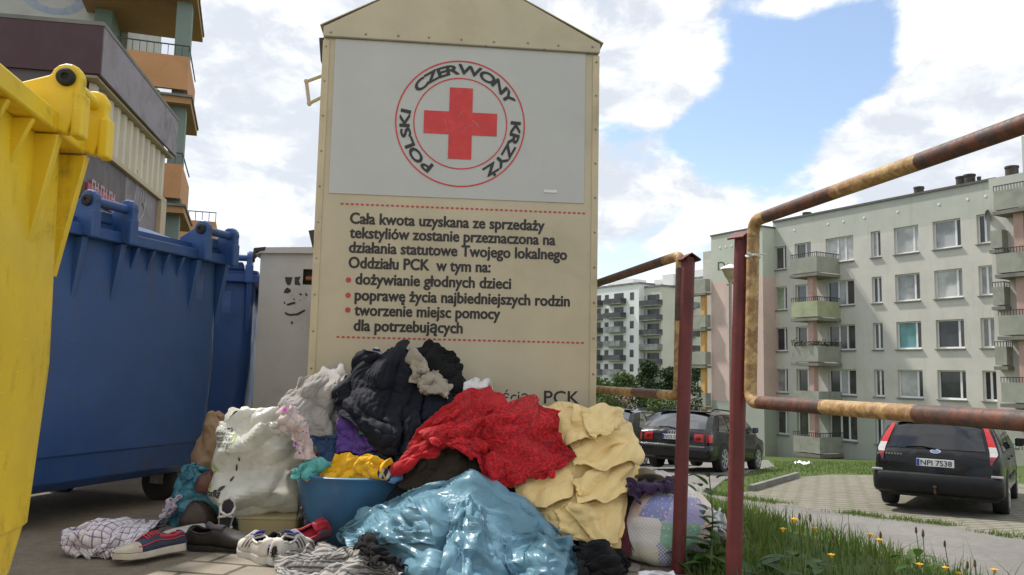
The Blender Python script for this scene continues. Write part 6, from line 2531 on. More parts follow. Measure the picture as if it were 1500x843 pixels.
F_navy = fabric('navy_jacket_cloth', (.008, .0095, .016), .8, .3, 700, .2, .02)
F_jeansd = fabric('dark_denim', (.010, .014, .026), .85, .25, 900, .4, .02, (.022, .03, .05), 'wash')
F_jeans = fabric('blue_denim', (.028, .055, .13), .88, .2, 900, .45, .1, (.10, .16, .27), 'wash')
F_knit = fabric('black_knit', (.004, .004, .0045), .95, .3, 300, .8, .03, fuzz=260)
F_fleece = fabric('cream_fleece', (.44, .37, .27), .98, .15, 300, .8, .3, fuzz=150)
F_grey = fabric('grey_marl_sweatshirt', (.30, .275, .25), .95, .10, 500, .4, .25)
F_purple = fabric('purple_sports_cloth', (.10, .045, .25), .6, .15, 900, .15)
F_green = fabric('green_trim_cloth', (.04, .36, .12), .6, .1, 900, .15)
F_pinkl = fabric('pink_white_print_cloth', (.55, .45, .43), .85, .1, 700, .3, .1, (.50, .08, .14), 'floral', (45,))
F_white = fabric('white_cotton', (.68, .66, .62), .88, .05, 700, .2)
F_beige = fabric('beige_knit', (.36, .30, .23), .95, .1, 400, .6)
F_redtee = fabric('red_jersey', (.42, .010, .014), .85, .12, 700, .2)
F_lace = fabric('red_lace', (.66, .014, .022), .7, .12, 300, .8, .05, (.27, .004, .008), 'lace')
F_brown = fabric('dark_brown_cloth', (.026, .018, .011), .92, .25, 600, .3, .03)
F_butter = fabric('butter_yellow_sheet', (.80, .60, .27), .85, .05, 900, .15, .1, wr=.07)
F_ytee = fabric('golden_yellow_jersey', (.85, .47, .018), .88, .08, 700, .2, .15)
F_teal = fabric('teal_cotton', (.11, .40, .37), .85, .1, 700, .25)
F_black = fabric('black_jersey', (.006, .006, .0065), .95, .3, 500, .4, .03)
F_check = fabric('white_check_shirt', (.66, .63, .66), .88, .05, 700, .2, .1, (.075, .05, .16), 'check', (.042, .16))
F_stripe = fabric('grey_striped_jersey', (.34, .32, .30), .92, .1, 500, .4, .1, (.10, .095, .09), 'stripe', (.030, .42))
F_sock = fabric('striped_sock_knit', (.62, .60, .62), .95, .06, 500, .5, .1, (.03, .03, .07), 'stripe', (.022, .5))
F_nsock = fabric('navy_sock_knit', (.018, .02, .04), .95, .2, 500, .5)
F_redtoe = fabric('red_sock_toe', (.55, .04, .05), .95, .1, 500, .5)
F_patch = fabric('pastel_patchwork', (.6, .55, .55), .9, .1, 700, .25, .1, None, 'patch')
F_pillow = fabric('pale_pillow_cotton', (.60, .52, .49), .9, .05, 700, .2)
F_plum = fabric('plum_cotton', (.045, .022, .06), .9, .2, 700, .25)
F_khaki = fabric('khaki_canvas', (.19, .155, .105), .9, .12, 500, .4)
P_blue = plastic_film('blue_refuse_film', (.19, .375, .475), .31, .30)
P_blue2 = plastic_film('teal_refuse_film', (.05, .20, .27), .22, .2)
P_white = plastic_film('white_carrier_film', (.82, .81, .73), .30, .30)
P_brown = plastic_film('brown_film', (.36, .235, .13), .30, .25)

# ------------------------------------------------------------------ the heap: core first
_sx, _sz, _sf = [], [], []
for px, py, yf in ((416, 660, 3.52), (424, 610, 3.46), (440, 575, 3.38), (470, 550, 3.28), (500, 545, 3.22), (545, 525, 3.18), (600, 516, 3.12), (650, 516, 3.05), (690, 570, 2.98),
                   (740, 598, 2.96), (800, 612, 2.96), (870, 606, 2.98), (910, 612, 3.06), (932, 640, 3.16), (945, 700, 3.3)):
    p = at(px, py, 3.5)
    _sx.append(p.x)
    _sz.append(p.z)
    _sf.append(yf)
ztop_ = np.interp(HXg, _sx, _sz, left=0, right=0)
yfr_ = np.interp(HXg, _sx, _sf)
tq = np.clip((HYg - yfr_) / np.maximum(3.56 - yfr_, .12), 0, 1)
heap_ = ztop_ * (np.sin(PI / 2 * tq) ** .9) + LUMP * 1.2 * (tq > 0)
heap_ = np.where((HXg > _sx[0]) & (HXg < _sx[-1]), heap_, 0)
HF = np.maximum(HF, blur(heap_, 14))
CORE = blur(HF.copy(), 4)
msk = (CORE > .06) & (HXg > -.85) & (HXg < .62)
cb = MB()
st_ = 2
Xc, Yc, Zc = HXg[::st_, ::st_], HYg[::st_, ::st_], CORE[::st_, ::st_] - .02
Yc = np.minimum(Yc, wall_y(Xc))
cb.grid(np.stack([Xc, Yc, Zc], -1), np.stack([Xc, Yc], -1))
mk = msk[::st_, ::st_].ravel()
cb.f = [f for f in cb.f if mk[f[0]]]
m_core, t = new_mat('mixed_dark_clothes')
vo = t.add('ShaderNodeTexVoronoi', i_Vector=t.obj, i_Scale=9.0)
sc_ = t.add('ShaderNodeSeparateColor', i_0=vo.outputs['Color'])
setp(t, Base_Color=t.ramp(sc_.outputs[0], [(0, (.012, .014, .022)), (.3, (.03, .02, .02)), (.5, (.05, .05, .055)), (.65, (.02, .03, .06)), (.8, (.10, .09, .08)), (.93, (.12, .02, .03))], 'CONSTANT'), Roughness=.95)
bump(t, t.noise(t.obj, 22, 5, .65, 1.0), 1.0, .03)
co = cb.build('clothes_heap', m_core, None, smooth=True, fix=False, angle=0)
tag(co, 'jumbled dark clothes filling the inside of the heap before the cream container', 'clothes', kind='stuff')
# ------------------------------------------------------------------ clothes on the heap, lowest layers first
garment('sweatshirt', 'crumpled grey marl sweatshirt on the upper slope of the heap, above the white carrier bag', 'sweatshirt',
        [[(438, 566), (455, 548), (480, 539), (512, 540)], [(416, 592), (440, 578), (470, 570), (506, 566)], [(408, 610), (440, 607), (470, 602), (508, 605)], [(424, 632), (455, 640), (490, 648), (512, 622)]],
        F_grey, bumps=[(468, 545, 3.52, .17, .16, .22), (445, 585, 3.44, .17, .16, .22)], seed=3)
garment('jeans', 'blue denim jeans wedged between the white carrier bag and the basin', 'jeans',
        [[(452, 640), (480, 634), (520, 645), (568, 648)], [(456, 656), (485, 656), (530, 660), (575, 660)], [(468, 676), (490, 680), (530, 682), (575, 678)]],
        F_jeans, n=34, bumps=[(500, 640, 3.45, .22, .16, .2)], seed=4)
garment('sports_shirt', 'purple and navy sports shirt peeping out under the navy jacket', 'shirt',
        [[(492, 620), (515, 612), (548, 622)], [(490, 640), (520, 640), (560, 645)], [(500, 662), (530, 664), (565, 660)]],
        F_purple, n=26, m=30, bumps=[(520, 622, 3.43, .10, .1, .12)], seed=5)
garment('green_strip', 'narrow bright green strip of cloth on the purple sports shirt', 'cloth',
        [[(514, 612), (524, 611)], [(520, 622), (531, 620)], [(527, 636), (538, 633)]], F_green, n=16, m=8, seed=6, off=.02)
garment('print_top', 'pink and white printed top crumpled beside the carrier bag handles', 'top',
        [[(410, 604), (425, 598), (446, 606)], [(412, 625), (430, 622), (450, 628)], [(428, 646), (440, 646), (456, 648)], [(440, 668), (448, 672), (460, 666)]],
        F_pinkl, n=40, m=28, bumps=[(436, 612, 3.46, .06, .08, .10)], seed=7)
garment('white_cloth', 'small white cotton cloth tucked behind the red jersey', 'cloth',
        [[(655, 572), (672, 562), (710, 560)], [(650, 585), (680, 580), (715, 578)], [(655, 602), (690, 598), (720, 596)]], F_white, n=24, m=30, bumps=[(685, 565, 3.56, .10, .1, .1)], seed=8)
garment('knit_sweater', 'beige knitted sweater lying behind the red lace top', 'sweater',
        [[(690, 572), (712, 568), (742, 588), (785, 602)], [(690, 586), (725, 586), (755, 600), (795, 609)], [(700, 604), (730, 606), (770, 612), (805, 612)]],
        F_beige, n=26, m=44, bumps=[(712, 575, 3.56, .08, .1, .10)], seed=9)
hat, HXx = garment('knit_hat', 'black knitted hat with cream fleece lining on top of the heap', 'hat',
                   [[(606, 520), (622, 506), (645, 504), (664, 520)], [(604, 540), (630, 530), (650, 530), (672, 542)], [(606, 560), (630, 556), (655, 560), (670, 560)], [(610, 582), (635, 586), (655, 588), (668, 582)]],
                   F_knit, n=34, m=38, bumps=[(640, 507, 3.56, .115, .11, .2)], seed=10, th=.008)
_, X1 = garment('denim_jacket', 'dark denim jacket with zip under the black hat, right of the navy jacket', 'jacket',
                [[(600, 580), (630, 576), (662, 574)], [(585, 610), (630, 604), (668, 600)], [(590, 640), (640, 636), (690, 634)], [(610, 668), (650, 662), (700, 650)], [(625, 695), (655, 690), (680, 672)]],
                F_jeansd, n=44, m=40, bumps=[(630, 584, 3.45, .16, .14, .2), (640, 640, 3.34, .14, .14, .22)], seed=11)
garment('navy_jacket', 'large crumpled navy jacket spread over the crown of the heap', 'jacket',
        [[(540, 528), (562, 514), (592, 510), (612, 520)], [(486, 580), (530, 556), (580, 545), (622, 545)], [(486, 588), (545, 585), (590, 580), (622, 575)], [(515, 615), (560, 615), (595, 610), (618, 605)], [(545, 650), (575, 648), (600, 642), (615, 636)], [(588, 694), (605, 688), (618, 682), (630, 672)]],
        F_navy, n=60, m=54, bumps=[(578, 516, 3.50, .18, .17, .28), (560, 575, 3.40, .20, .17, .26)], seed=12, slack=(1.13, 1.05, 66), wl=.07, folds=[(66, .13, .042, 1.1, .45, 'roll'), (115, .16, .022, 1.0, .45, 'roll')])
# fleece lining showing in two rolls of the hat
for rows_, sd_, bp in (([[(600, 520), (610, 516), (618, 530)], [(598, 540), (610, 538), (621, 542)], [(602, 556), (610, 556), (620, 552)]], 13, (609, 522, 3.44, .035, .06, .12)),
                       ([[(614, 552), (635, 545), (656, 556)], [(612, 562), (635, 562), (660, 568)], [(618, 574), (640, 580), (656, 580)]], 14, (638, 550, 3.43, .075, .06, .08))):
    o, _ = garment('fleece_lining', None, None, rows_, F_fleece, n=18, m=22, bumps=[bp], seed=sd_, th=.008)
    o.parent = hat
# striped sock tip poking out at the very top
sk = at(550, 516, 3.57)
b = MB().tube([sk + Vector((-.006, 0, -.06)), sk + Vector((0, 0, -.02)), sk + Vector((.004, -.002, .004)), sk + Vector((.006, -.004, .018))], [.014, .020, .021, .011], 14)
tag(b.build('striped_sock', F_sock, None, smooth=True), 'striped sock tip poking up at the top of the heap, left of the black hat', 'sock')
zp = MB()
zp.tube([at(662 + 4 * k / 6, 575 + 26 * k / 6, 3.262) for k in range(7)], .0022, 5)
garment('brown_trousers', 'dark brown trousers hanging over the basin rim below the red lace top', 'trousers',
        [[(618, 660), (645, 644), (690, 644), (735, 660)], [(592, 688), (640, 676), (690, 676), (745, 690)], [(578, 712), (630, 716), (700, 716), (765, 720)], [(600, 730), (650, 742), (700, 746), (770, 740)]],
        F_brown, n=40, m=50, bumps=[(665, 648, 3.26, .19, .16, .2), (650, 690, 3.18, .22, .12, .15)], seed=15)
YF = [(28, .24, .030, .9, .4, 'roll'), (80, .16, .010, .8, .4, 'roll')]
sheet_, _ = garment('bed_sheet', 'big butter yellow bed sheet in deep folds down the side of the heap', 'bed sheet',
                    [[(788, 602), (830, 598), (872, 599), (905, 606)], [(796, 630), (850, 626), (890, 632), (920, 645)], [(780, 680), (845, 670), (890, 676), (922, 684)], [(756, 718), (820, 718), (880, 720), (916, 730)], [(764, 748), (820, 752), (872, 760), (908, 768)], [(795, 772), (835, 788), (875, 800), (903, 804)]],
                    F_butter, n=58, m=56, seed=16, th=.003, slack=(1.06, 1.04, 40), wl=.11, folds=YF, bumps=[(858, 610, 3.44, .19, .18, .24), (880, 645, 3.36, .14, .16, .26), (850, 695, 3.25, .17, .16, .26), (835, 750, 3.12, .17, .12, .2)])


def sheet_fold(rows, sd_, bp, fl):
    """a turned-over fold of the same sheet lying on the rest of it"""
    o, _ = garment('sheet_fold', None, None, rows, F_butter, n=34, m=40, seed=sd_, th=.003, slack=(1.05, 1.03, 50), wl=.10, folds=fl, bumps=bp, off=.016, hold=.07, rag=.35, crease=.0006)
    o.parent = sheet_


sheet_fold([[(768, 756), (806, 748), (836, 738)], [(776, 772), (828, 770), (862, 756)], [(800, 778), (848, 792), (890, 806)]], 61, [(822, 768, 3.10, .13, .08, .10)], [(75, .16, .024, 1.0, .3, 'roll')])
sheet_fold([[(830, 744), (872, 736), (916, 712)], [(846, 764), (886, 756), (918, 738)], [(868, 790), (894, 796), (910, 784)]], 62, [(884, 752, 3.14, .09, .08, .12)], [(65, .15, .024, 1.0, .3, 'roll')])
sheet_fold([[(752, 712), (786, 688), (824, 682)], [(757, 730), (800, 712), (842, 706)], [(774, 748), (812, 742), (838, 728)]], 63, [(798, 710, 3.19, .12, .10, .14)], [(20, .22, .016, .9, .3, 'roll')])
sheet_fold([[(834, 706), (880, 680), (930, 652)], [(840, 722), (890, 706), (936, 682)], [(846, 738), (886, 736), (926, 718)]], 64, [(886, 692, 3.22, .13, .12, .2)], [(35, .17, .030, 1.0, .3, 'roll')])
sheet_fold([[(838, 652), (876, 630), (922, 618)], [(842, 668), (892, 652), (936, 644)], [(838, 684), (884, 690), (930, 676)]], 65, [(890, 642, 3.34, .13, .12, .22)], [(30, .18, .026, 1.0, .3, 'roll')])
sheet_fold([[(792, 600), (826, 595), (850, 600)], [(800, 628), (838, 622), (862, 618)], [(812, 660), (842, 652), (872, 640)]], 66, [(828, 608, 3.40, .12, .10, .16)], [(60, .14, .020, 1.0, .3, 'roll')])
sheet_fold([[(850, 600), (884, 595), (912, 598)], [(856, 620), (890, 612), (912, 608)], [(866, 642), (890, 634), (908, 622)]], 67, [(886, 604, 3.42, .08, .08, .14)], [(25, .14, .020, 1.0, .3, 'roll')])
garment('red_jersey', 'plain red jersey top half hidden beneath the red lace top', 'top',
        [[(645, 596), (668, 576), (698, 567), (724, 572)], [(612, 638), (660, 612), (700, 604), (732, 604)], [(592, 668), (620, 648), (660, 640), (700, 635)], [(568, 700), (582, 696), (596, 690), (614, 672)]],
        F_redtee, n=44, m=40, bumps=[(695, 574, 3.40, .11, .12, .16)], seed=17)
garment('lace_top', 'bright red lace top spread across the middle of the heap', 'lace top',
        [[(655, 612), (700, 594), (760, 592), (812, 604)], [(612, 640), (665, 628), (740, 620), (814, 636)], [(632, 652), (690, 652), (760, 656), (840, 664)], [(688, 668), (708, 676), (770, 684), (842, 672)], [(712, 712), (735, 714), (772, 704), (806, 692)]],
        F_lace, n=54, m=60, bumps=[(745, 600, 3.34, .22, .18, .22), (760, 650, 3.22, .17, .16, .22)], seed=18, folds=[(62, .12, .026, 1.0, .5, 'roll'), (15, .16, .016, .9, .5, 'roll')])

# ------------------------------------------------------------------ blue basin with clothes in it
bc = at(535, 700, 3.44)
BZ, BRR = .283, .275
bas = thing('plastic_basin', 'round blue plastic basin full of clothes at the foot of the heap', 'basin', (bc.x, bc.y, 0))
M_basin = pmat('blue_basin_plastic', (0.055, 0.17, 0.33), .36, 0, .1, 5, .06, 30, dirt=(.07, .12, .18), dirt_amt=.4, dscale=5)
MB().lathe([(BRR - .065, 0), (BRR - .055, .004), (BRR - .008, BZ - .05), (BRR - .004, BZ - .045), (BRR + .002, BZ - .012), (BRR + .016, BZ - .004), (BRR + .018, BZ + .002), (BRR + .012, BZ + .006), (BRR - .002, BZ + .002), (BRR - .012, BZ - .045), (BRR - .060, .012), (0, .010)], 64, (0, 0, 0)).build('bowl', M_basin, bas, smooth=True, angle=60)
rr2 = np.hypot(HXg - bc.x, HYg - bc.y)
HF = np.where(rr2 < BRR, np.maximum(HF, BZ - .05), HF)
garment('yellow_shirt', 'golden yellow shirt heaped in the blue basin', 'shirt',
        [[(468, 684), (500, 668), (540, 664), (566, 676)], [(448, 696), (490, 686), (540, 682), (572, 690)], [(444, 706), (490, 704), (540, 703), (566, 704)]],
        F_ytee, n=34, m=46, folds=[(60, .085, .026, 1.0, .5, 'roll'), (110, .10, .012, .9, .6, 'roll')], bumps=[(520, 668, 3.36, .17, .13, .12)], seed=20)
garment('teal_cloth', 'teal cloth hanging over the basin edge beside the carrier bag', 'cloth',
        [[(440, 680), (455, 673), (484, 676)], [(426, 692), (446, 688), (480, 688)], [(428, 702), (440, 702), (456, 696)]],
        F_teal, n=20, m=26, bumps=[(452, 676, 3.36, .06, .08, .07)], seed=21)
def sock(label, px0, py0, px1, py1, Y, r, mat, name='sock', toe=None):
    a, c = at(px0, py0, Y), at(px1, py1, Y - .02)
    mid = a.lerp(c, .5) + Vector((0, -.01, .008))
    o = MB().tube([a, a.lerp(mid, .5), mid, mid.lerp(c, .6), c, c + (c - mid) * .25], [r * .8, r, r, r * 1.05, r * .85, r * .35], 14).build(name, mat, None, smooth=True)
    tag(o, label, 'sock')
    if toe:
        t_ = MB().tube([c - (c - mid) * .10, c + (c - mid) * .12, c + (c - mid) * .36], [r * .99, r * .9, r * .3], 14).build('sock_toe', toe, o, smooth=True)
    return o


sock('striped sock lying on the basin rim beside the yellow shirt', 578, 704, 556, 692, 3.17, .020, F_sock, 'striped_sock')
sock('navy sock with a red toe resting above the yellow shirt', 572, 686, 552, 658, 3.30, .026, F_nsock, 'navy_sock', F_redtoe)
sock('blue sock between the red jersey and the brown trousers', 588, 700, 574, 706, 3.16, .014, fabric('pale_blue_knit', (.12, .25, .5)), 'blue_sock')

# ------------------------------------------------------------------ blue refuse film in front
film_, _ = garment('plastic_sheet', 'crumpled glossy light blue refuse bag spread over things in front of the heap', 'plastic bag',
                   [[(497, 778), (560, 738), (622, 708), (690, 693), (722, 702), (765, 732), (820, 776)], [(493, 792), (560, 760), (630, 738), (700, 728), (780, 765), (836, 800)], [(520, 806), (590, 795), (660, 785), (740, 790), (843, 822)], [(575, 845), (640, 842), (700, 840), (780, 850), (846, 850)], [(590, 885), (650, 890), (710, 890), (790, 890), (850, 885)]],
                   P_blue, n=78, m=92, seed=22, th=.0012, film=.0042, filmwl=(.12, .42), steps=8, hold=.12, slack=(1.04, 1.03, 55), wl=.09, anchors=900, folds=[(68, .30, .026, .6, .4, 'ridge'), (5, .26, .018, .5, .5, 'ridge')],
                   bumps=[(690, 697, 3.0, .50, .42, .32, 1), (800, 780, 2.88, .14, .22, .2, 1), (640, 742, 2.86, .16, .2, .16, 1)])
for rows_, sd_, bp, fl in (([[(668, 738), (690, 728), (704, 742)], [(650, 790), (682, 780), (716, 790)], [(640, 850), (680, 850), (742, 850)]], 71, [(690, 745, 2.80, .09, .16, .2, 1)], [(85, .13, .022, .7, .4, 'ridge')]),
                           ([[(742, 790), (790, 776), (836, 796)], [(740, 812), (790, 806), (844, 824)], [(748, 850), (800, 850), (846, 846)]], 72, [(800, 792, 2.76, .12, .12, .14, 1)], [(60, .12, .018, .7, .4, 'ridge')]),
                           ([[(500, 776), (545, 748), (600, 730)], [(502, 790), (556, 774), (622, 762)], [(512, 800), (566, 800), (640, 800)]], 73, [(560, 760, 2.92, .14, .10, .10, 1)], [(60, .14, .016, .7, .4, 'ridge')])):
    o, _ = garment('film_fold', None, None, rows_, P_blue, n=36, m=40, seed=sd_, th=.0012, film=.004, filmwl=(.08, .26), steps=8, hold=.12, slack=(1.04, 1.03, 55), wl=.08, anchors=900, folds=fl, bumps=bp, off=.014)
    o.parent = film_
garment('black_cloth', 'crumpled black cloth on the ground between the blue bag and the patchwork bundle', 'cloth',
        [[(846, 806), (868, 795), (895, 798), (908, 815)], [(842, 825), (870, 820), (900, 825), (914, 835)], [(840, 852), (870, 855), (900, 855), (914, 850)]],
        F_black, n=34, m=36, bumps=[(875, 800, 2.86, .085, .10, .2)], seed=23)
garment('striped_jersey', 'grey striped jersey lying crumpled on the pavers before the basin', 'jersey',
        [[(415, 812), (465, 806), (520, 802), (562, 806)], [(402, 830), (460, 824), (525, 818), (590, 832)], [(402, 850), (470, 850), (535, 846), (600, 850)], [(420, 880), (480, 880), (540, 880), (600, 880)]],
        F_stripe, n=44, m=60, bumps=[(490, 810, 2.92, .20, .10, .05), (545, 822, 2.84, .1, .1, .06)], seed=24)
garment('black_vest', 'small black garment crumpled against the blue refuse bag', 'garment',
        [[(520, 800), (535, 790), (556, 800)], [(524, 812), (540, 806), (566, 812)], [(540, 826), (560, 822), (596, 834)]],
        F_black, n=24, m=28, bumps=[(542, 797, 2.96, .07, .06, .08)], seed=25)
garment('check_shirt', 'white shirt with dark blue check lying on the ground before the blue bin', 'shirt',
        [[(150, 772), (190, 764), (230, 768), (262, 752)], [(100, 782), (150, 776), (200, 774), (248, 764)], [(92, 800), (140, 802), (185, 800), (215, 786)], [(100, 808), (140, 815), (170, 822), (190, 808)]],
        F_check, n=46, m=56, bumps=[(170, 772, 3.15, .20, .12, .06)], seed=26)


# ------------------------------------------------------------------ closed wrinkled forms: bags, bundle, pillow
def bundle(name, label, cat, c, prof, mat, n=40, m=72, seed=1, sq=2.4, th=0.0, group=None, rz=0.0, uvs=(1.2, .6), lobes=0.0, film=0.0, folds=(), filmwl=(.04, .16), relax=8, **kw):
    """closed form; prof: (height, rx, ry, dx, dy) from bottom to top"""
    global HF
    n, m = int(n * 1.4), int(m * 1.4)
    rg_ = np.random.default_rng(seed)
    pr = np.array(prof, float)
    tt = np.linspace(0, 1, len(pr))
    k = np.linspace(0, 1, n)
    H_, RX, RY, DX, DY = [np.interp(k, tt, pr[:, q]) for q in range(5)]
    for A in (RX, RY, H_, DX, DY):
        for _ in range(3):
            A[1:-1] = (A[:-2] + A[2:] + 2 * A[1:-1]) / 4
    th_ = np.linspace(0, 2 * PI, m)
    cx, sy = np.cos(th_), np.sin(th_)
    rad = (np.abs(cx) ** sq + np.abs(sy) ** sq) ** (-1 / sq)
    T_ = np.zeros((n, m, 3))
    lb_ = 1 + lobes * smooth_noise(n, m, m / 6, rg_, True)
    T_[..., 0] = RX[:, None] * (rad * cx)[None] * lb_ + DX[:, None]
    T_[..., 1] = RY[:, None] * (rad * sy)[None] * lb_ + DY[:, None]
    T_[..., 2] = H_[:, None]
    cr, sr = math.cos(rz), math.sin(rz)
    x, y = T_[..., 0].copy(), T_[..., 1].copy()
    T_[..., 0], T_[..., 1] = c[0] + x * cr - y * sr, c[1] + x * sr + y * cr
    T_[..., 2] += c[2]
    zmin = max(float(terrain_z(c[0], c[1])) + .004, c[2] - .012)
    X = T_
    if film:
        X = crinkle(X, film, rg_, True, 8, filmwl, -1)
    if folds:
        X = fold(X, folds, rg_, True, -1)
    X[:, -1] = X[:, 0]
    cl_ = Cloth(X, bend=.1, wrap=True)
    for s_ in range(relax):
        cl_.project()
        cl_.X[..., 2] = np.maximum(cl_.X[..., 2], zmin)
    X = cl_.X
    o = mesh_cloth(X, name, mat, th, 0 if film else 1, uvs)
    if film:
        o.data.set_sharp_from_angle(angle=R(17))
    if label:
        tag(o, label, cat, group)
    P = X.reshape(-1, 3)
    i = np.clip(np.round((P[:, 0] - HX0) / HC).astype(int), 0, hnx - 1)
    j = np.clip(np.round((P[:, 1] - HY0) / HC).astype(int), 0, hny - 1)
    np.maximum.at(HF, (i, j), P[:, 2])
    return o, X


# cream box under the carrier bag
cbx = on_z(391, 787, 0)
bx_ = thing('cream_box', 'low cream plastic box underneath the white carrier bag', 'box', (cbx.x, cbx.y, 0), R(4))
M_cbox = pmat('cream_box_plastic', (.52, .44, .24), .5, 0, .08, 5, .1, 40, dirt=(.3, .24, .14), dirt_amt=.4)
hb_ = at(391, 757, cbx.y).z
MB().loft([rring(-.118, .118, 0, .22, 0, .02, 3), rring(-.126, .126, -.006, .226, hb_ - .012, .02, 3), rring(-.130, .130, -.010, .23, hb_ - .01, .02, 3), rring(-.130, .130, -.010, .23, hb_, .02, 3)]).build('tub', M_cbox, bx_, smooth=True, angle=30)
# white carrier bag
wc = at(378, 757, cbx.y + .14)
W_H = at(378, 603, cbx.y + .12).z - hb_
bag, BX = bundle('carrier_bag', 'full white plastic carrier bag with green and black print beside the blue basin', 'carrier bag', (wc.x, wc.y, hb_ + .004),
                 [(0.0, .02, .02, -.01, 0), (0.004, .13, .10, -.01, 0), (.03, .165, .135, -.005, 0), (.12, .182, .15, 0, 0), (.24, .183, .15, -.005, 0), (.34, .172, .14, -.012, .0), (W_H * .82, .152, .11, -.012, .0), (W_H * .93, .125, .08, .0, 0), (W_H, .11, .055, .01, 0), (W_H * .97, .095, .045, .01, 0), (W_H * .88, .08, .03, .01, 0)],
                 P_white, n=66, m=100, seed=31, sq=2.7, rz=R(6), lobes=.04, film=.0115, filmwl=(.05, .26), relax=2, folds=[(10, .16, .012, .5, .5, 'ridge')])
# torn handle loops
for hx, hz, sgn, sd_ in ((-.105, W_H * .94, -1, 1), (.10, W_H * .97, 1, 2)):
    rg_ = np.random.default_rng(sd_)
    n_, m_ = 22, 8
    P = np.zeros((n_, m_, 3))
    for i in range(n_):
        a = PI * i / (n_ - 1)
        for j in range(m_):
            w_ = (j / (m_ - 1) - .5)
            P[i, j] = (wc.x + hx + .055 * math.cos(a) + .01 * w_, wc.y - .03 + w_ * .055 + .015 * math.sin(3 * a), hb_ + hz - .04 + .075 * math.sin(a) + .02 * w_ * math.cos(2 * a))
    P += rg_.normal(size=P.shape) * .0035
    o = mesh_cloth(P, 'bag_handle', P_white, .0, 1)
    o.parent = bag


def bag_point(u, v, out=.003):
    """u across the visible front (0..1), v up the bag (0..1)"""
    n, m = BX.shape[:2]
    fi = (.10 + .62 * v) * (n - 1)
    a = (math.pi * 1.5 - R(6) + (u - .5) * math.pi * .95) / (2 * PI) % 1.0
    fj = a * (m - 1)
    i, j = min(int(fi), n - 2), min(int(fj), m - 2)
    p, q = fi - i, fj - j
    P = BX[i, j] * (1 - p) * (1 - q) + BX[i + 1, j] * p * (1 - q) + BX[i, j + 1] * (1 - p) * q + BX[i + 1, j + 1] * p * q
    cen = np.array([wc.x, wc.y, P[2]])
    d = P - cen
    d /= np.linalg.norm(d)
    return P + d * out


M_pgreen = pmat('green_bag_print', (.36, .48, .12), .5, 0, .1, 30, 0)
M_pblack = pmat('black_bag_print', (.03, .03, .03), .5, 0, .1, 30, 0)


def bag_text(mb, body, u0, v0, h, wmax, bold=.0):
    v_, f_ = polish(body, 1.0, bold)
    k = wmax / text_width(v_)
    mn = min(q.x for q in v_)
    mb.add([bag_point(u0 + (q.x - mn) * k, v0 + q.z * h) for q in v_], f_)


tb = MB()
for body, v0, w_ in (('A TOREBKA', .655, .15), ('BIODEGRADUJE', .615, .19), ('PROSZĘ ŻYCIE', .575, .17), ('OSZCZĘDZAJ', .535, .18)):
    bag_text(tb, body, .20, v0, .034, w_, .02)
bag_text(tb, 'biedronka', .10, .25, .062, .25, .03)
tb.build('bag_lettering', M_pblack, bag)
lb_ = MB()
lg = MB()


def bag_leaf(mb, u, v, L, W_, ang):
    pts = []
    for k in range(12):
        a = 2 * PI * k / 12
        x, y = L * math.cos(a), W_ * math.sin(a) * (1 - .3 * math.cos(a))
        pts.append(bag_point(u + x * math.cos(ang) - y * math.sin(ang), v + (x * math.sin(ang) + y * math.cos(ang)) * 1.2, .0032))
    mb.add(pts, [tuple(range(12))])


for u, v, L, W_, a in ((.215, .845, .018, .010, .4), (.25, .86, .016, .008, -.2), (.29, .83, .02, .010, -.7), (.195, .815, .012, .007, 1.2), (.40, .42, .018, .008, 1.3), (.385, .355, .016, .008, .9), (.335, .30, .022, .011, .5), (.43, .47, .012, .007, 1.6), (.30, .285, .015, .008, .2)):
    bag_leaf(lb_, u, v, L, W_, a)
for u, v, L, W_, a in ((.33, .745, .03, .012, -1.0), (.365, .68, .04, .014, -1.2), (.385, .60, .035, .013, -1.5), (.38, .53, .03, .012, 1.5), (.19, .44, .04, .012, .4), (.24, .415, .035, .012, -.4), (.21, .385, .03, .01, .2), (.17, .30, .05, .016, .1), (.22, .30, .03, .014, -.1), (.18, .135, .10, .008, .0)):
    bag_leaf(lg, u, v, L, W_, a)
bl = MB()
bl.add([bag_point(.08 + .3 * k / 8, v, .0032) for v in (.085, .093) for k in range(9)], [(k, k + 1, k + 10, k + 9) for k in range(8)])
bl.build('bag_print_line', M_pblack, bag)
lb_.build('bag_print_leaves', M_pblack, bag)
lg.build('bag_print_green', M_pgreen, bag)

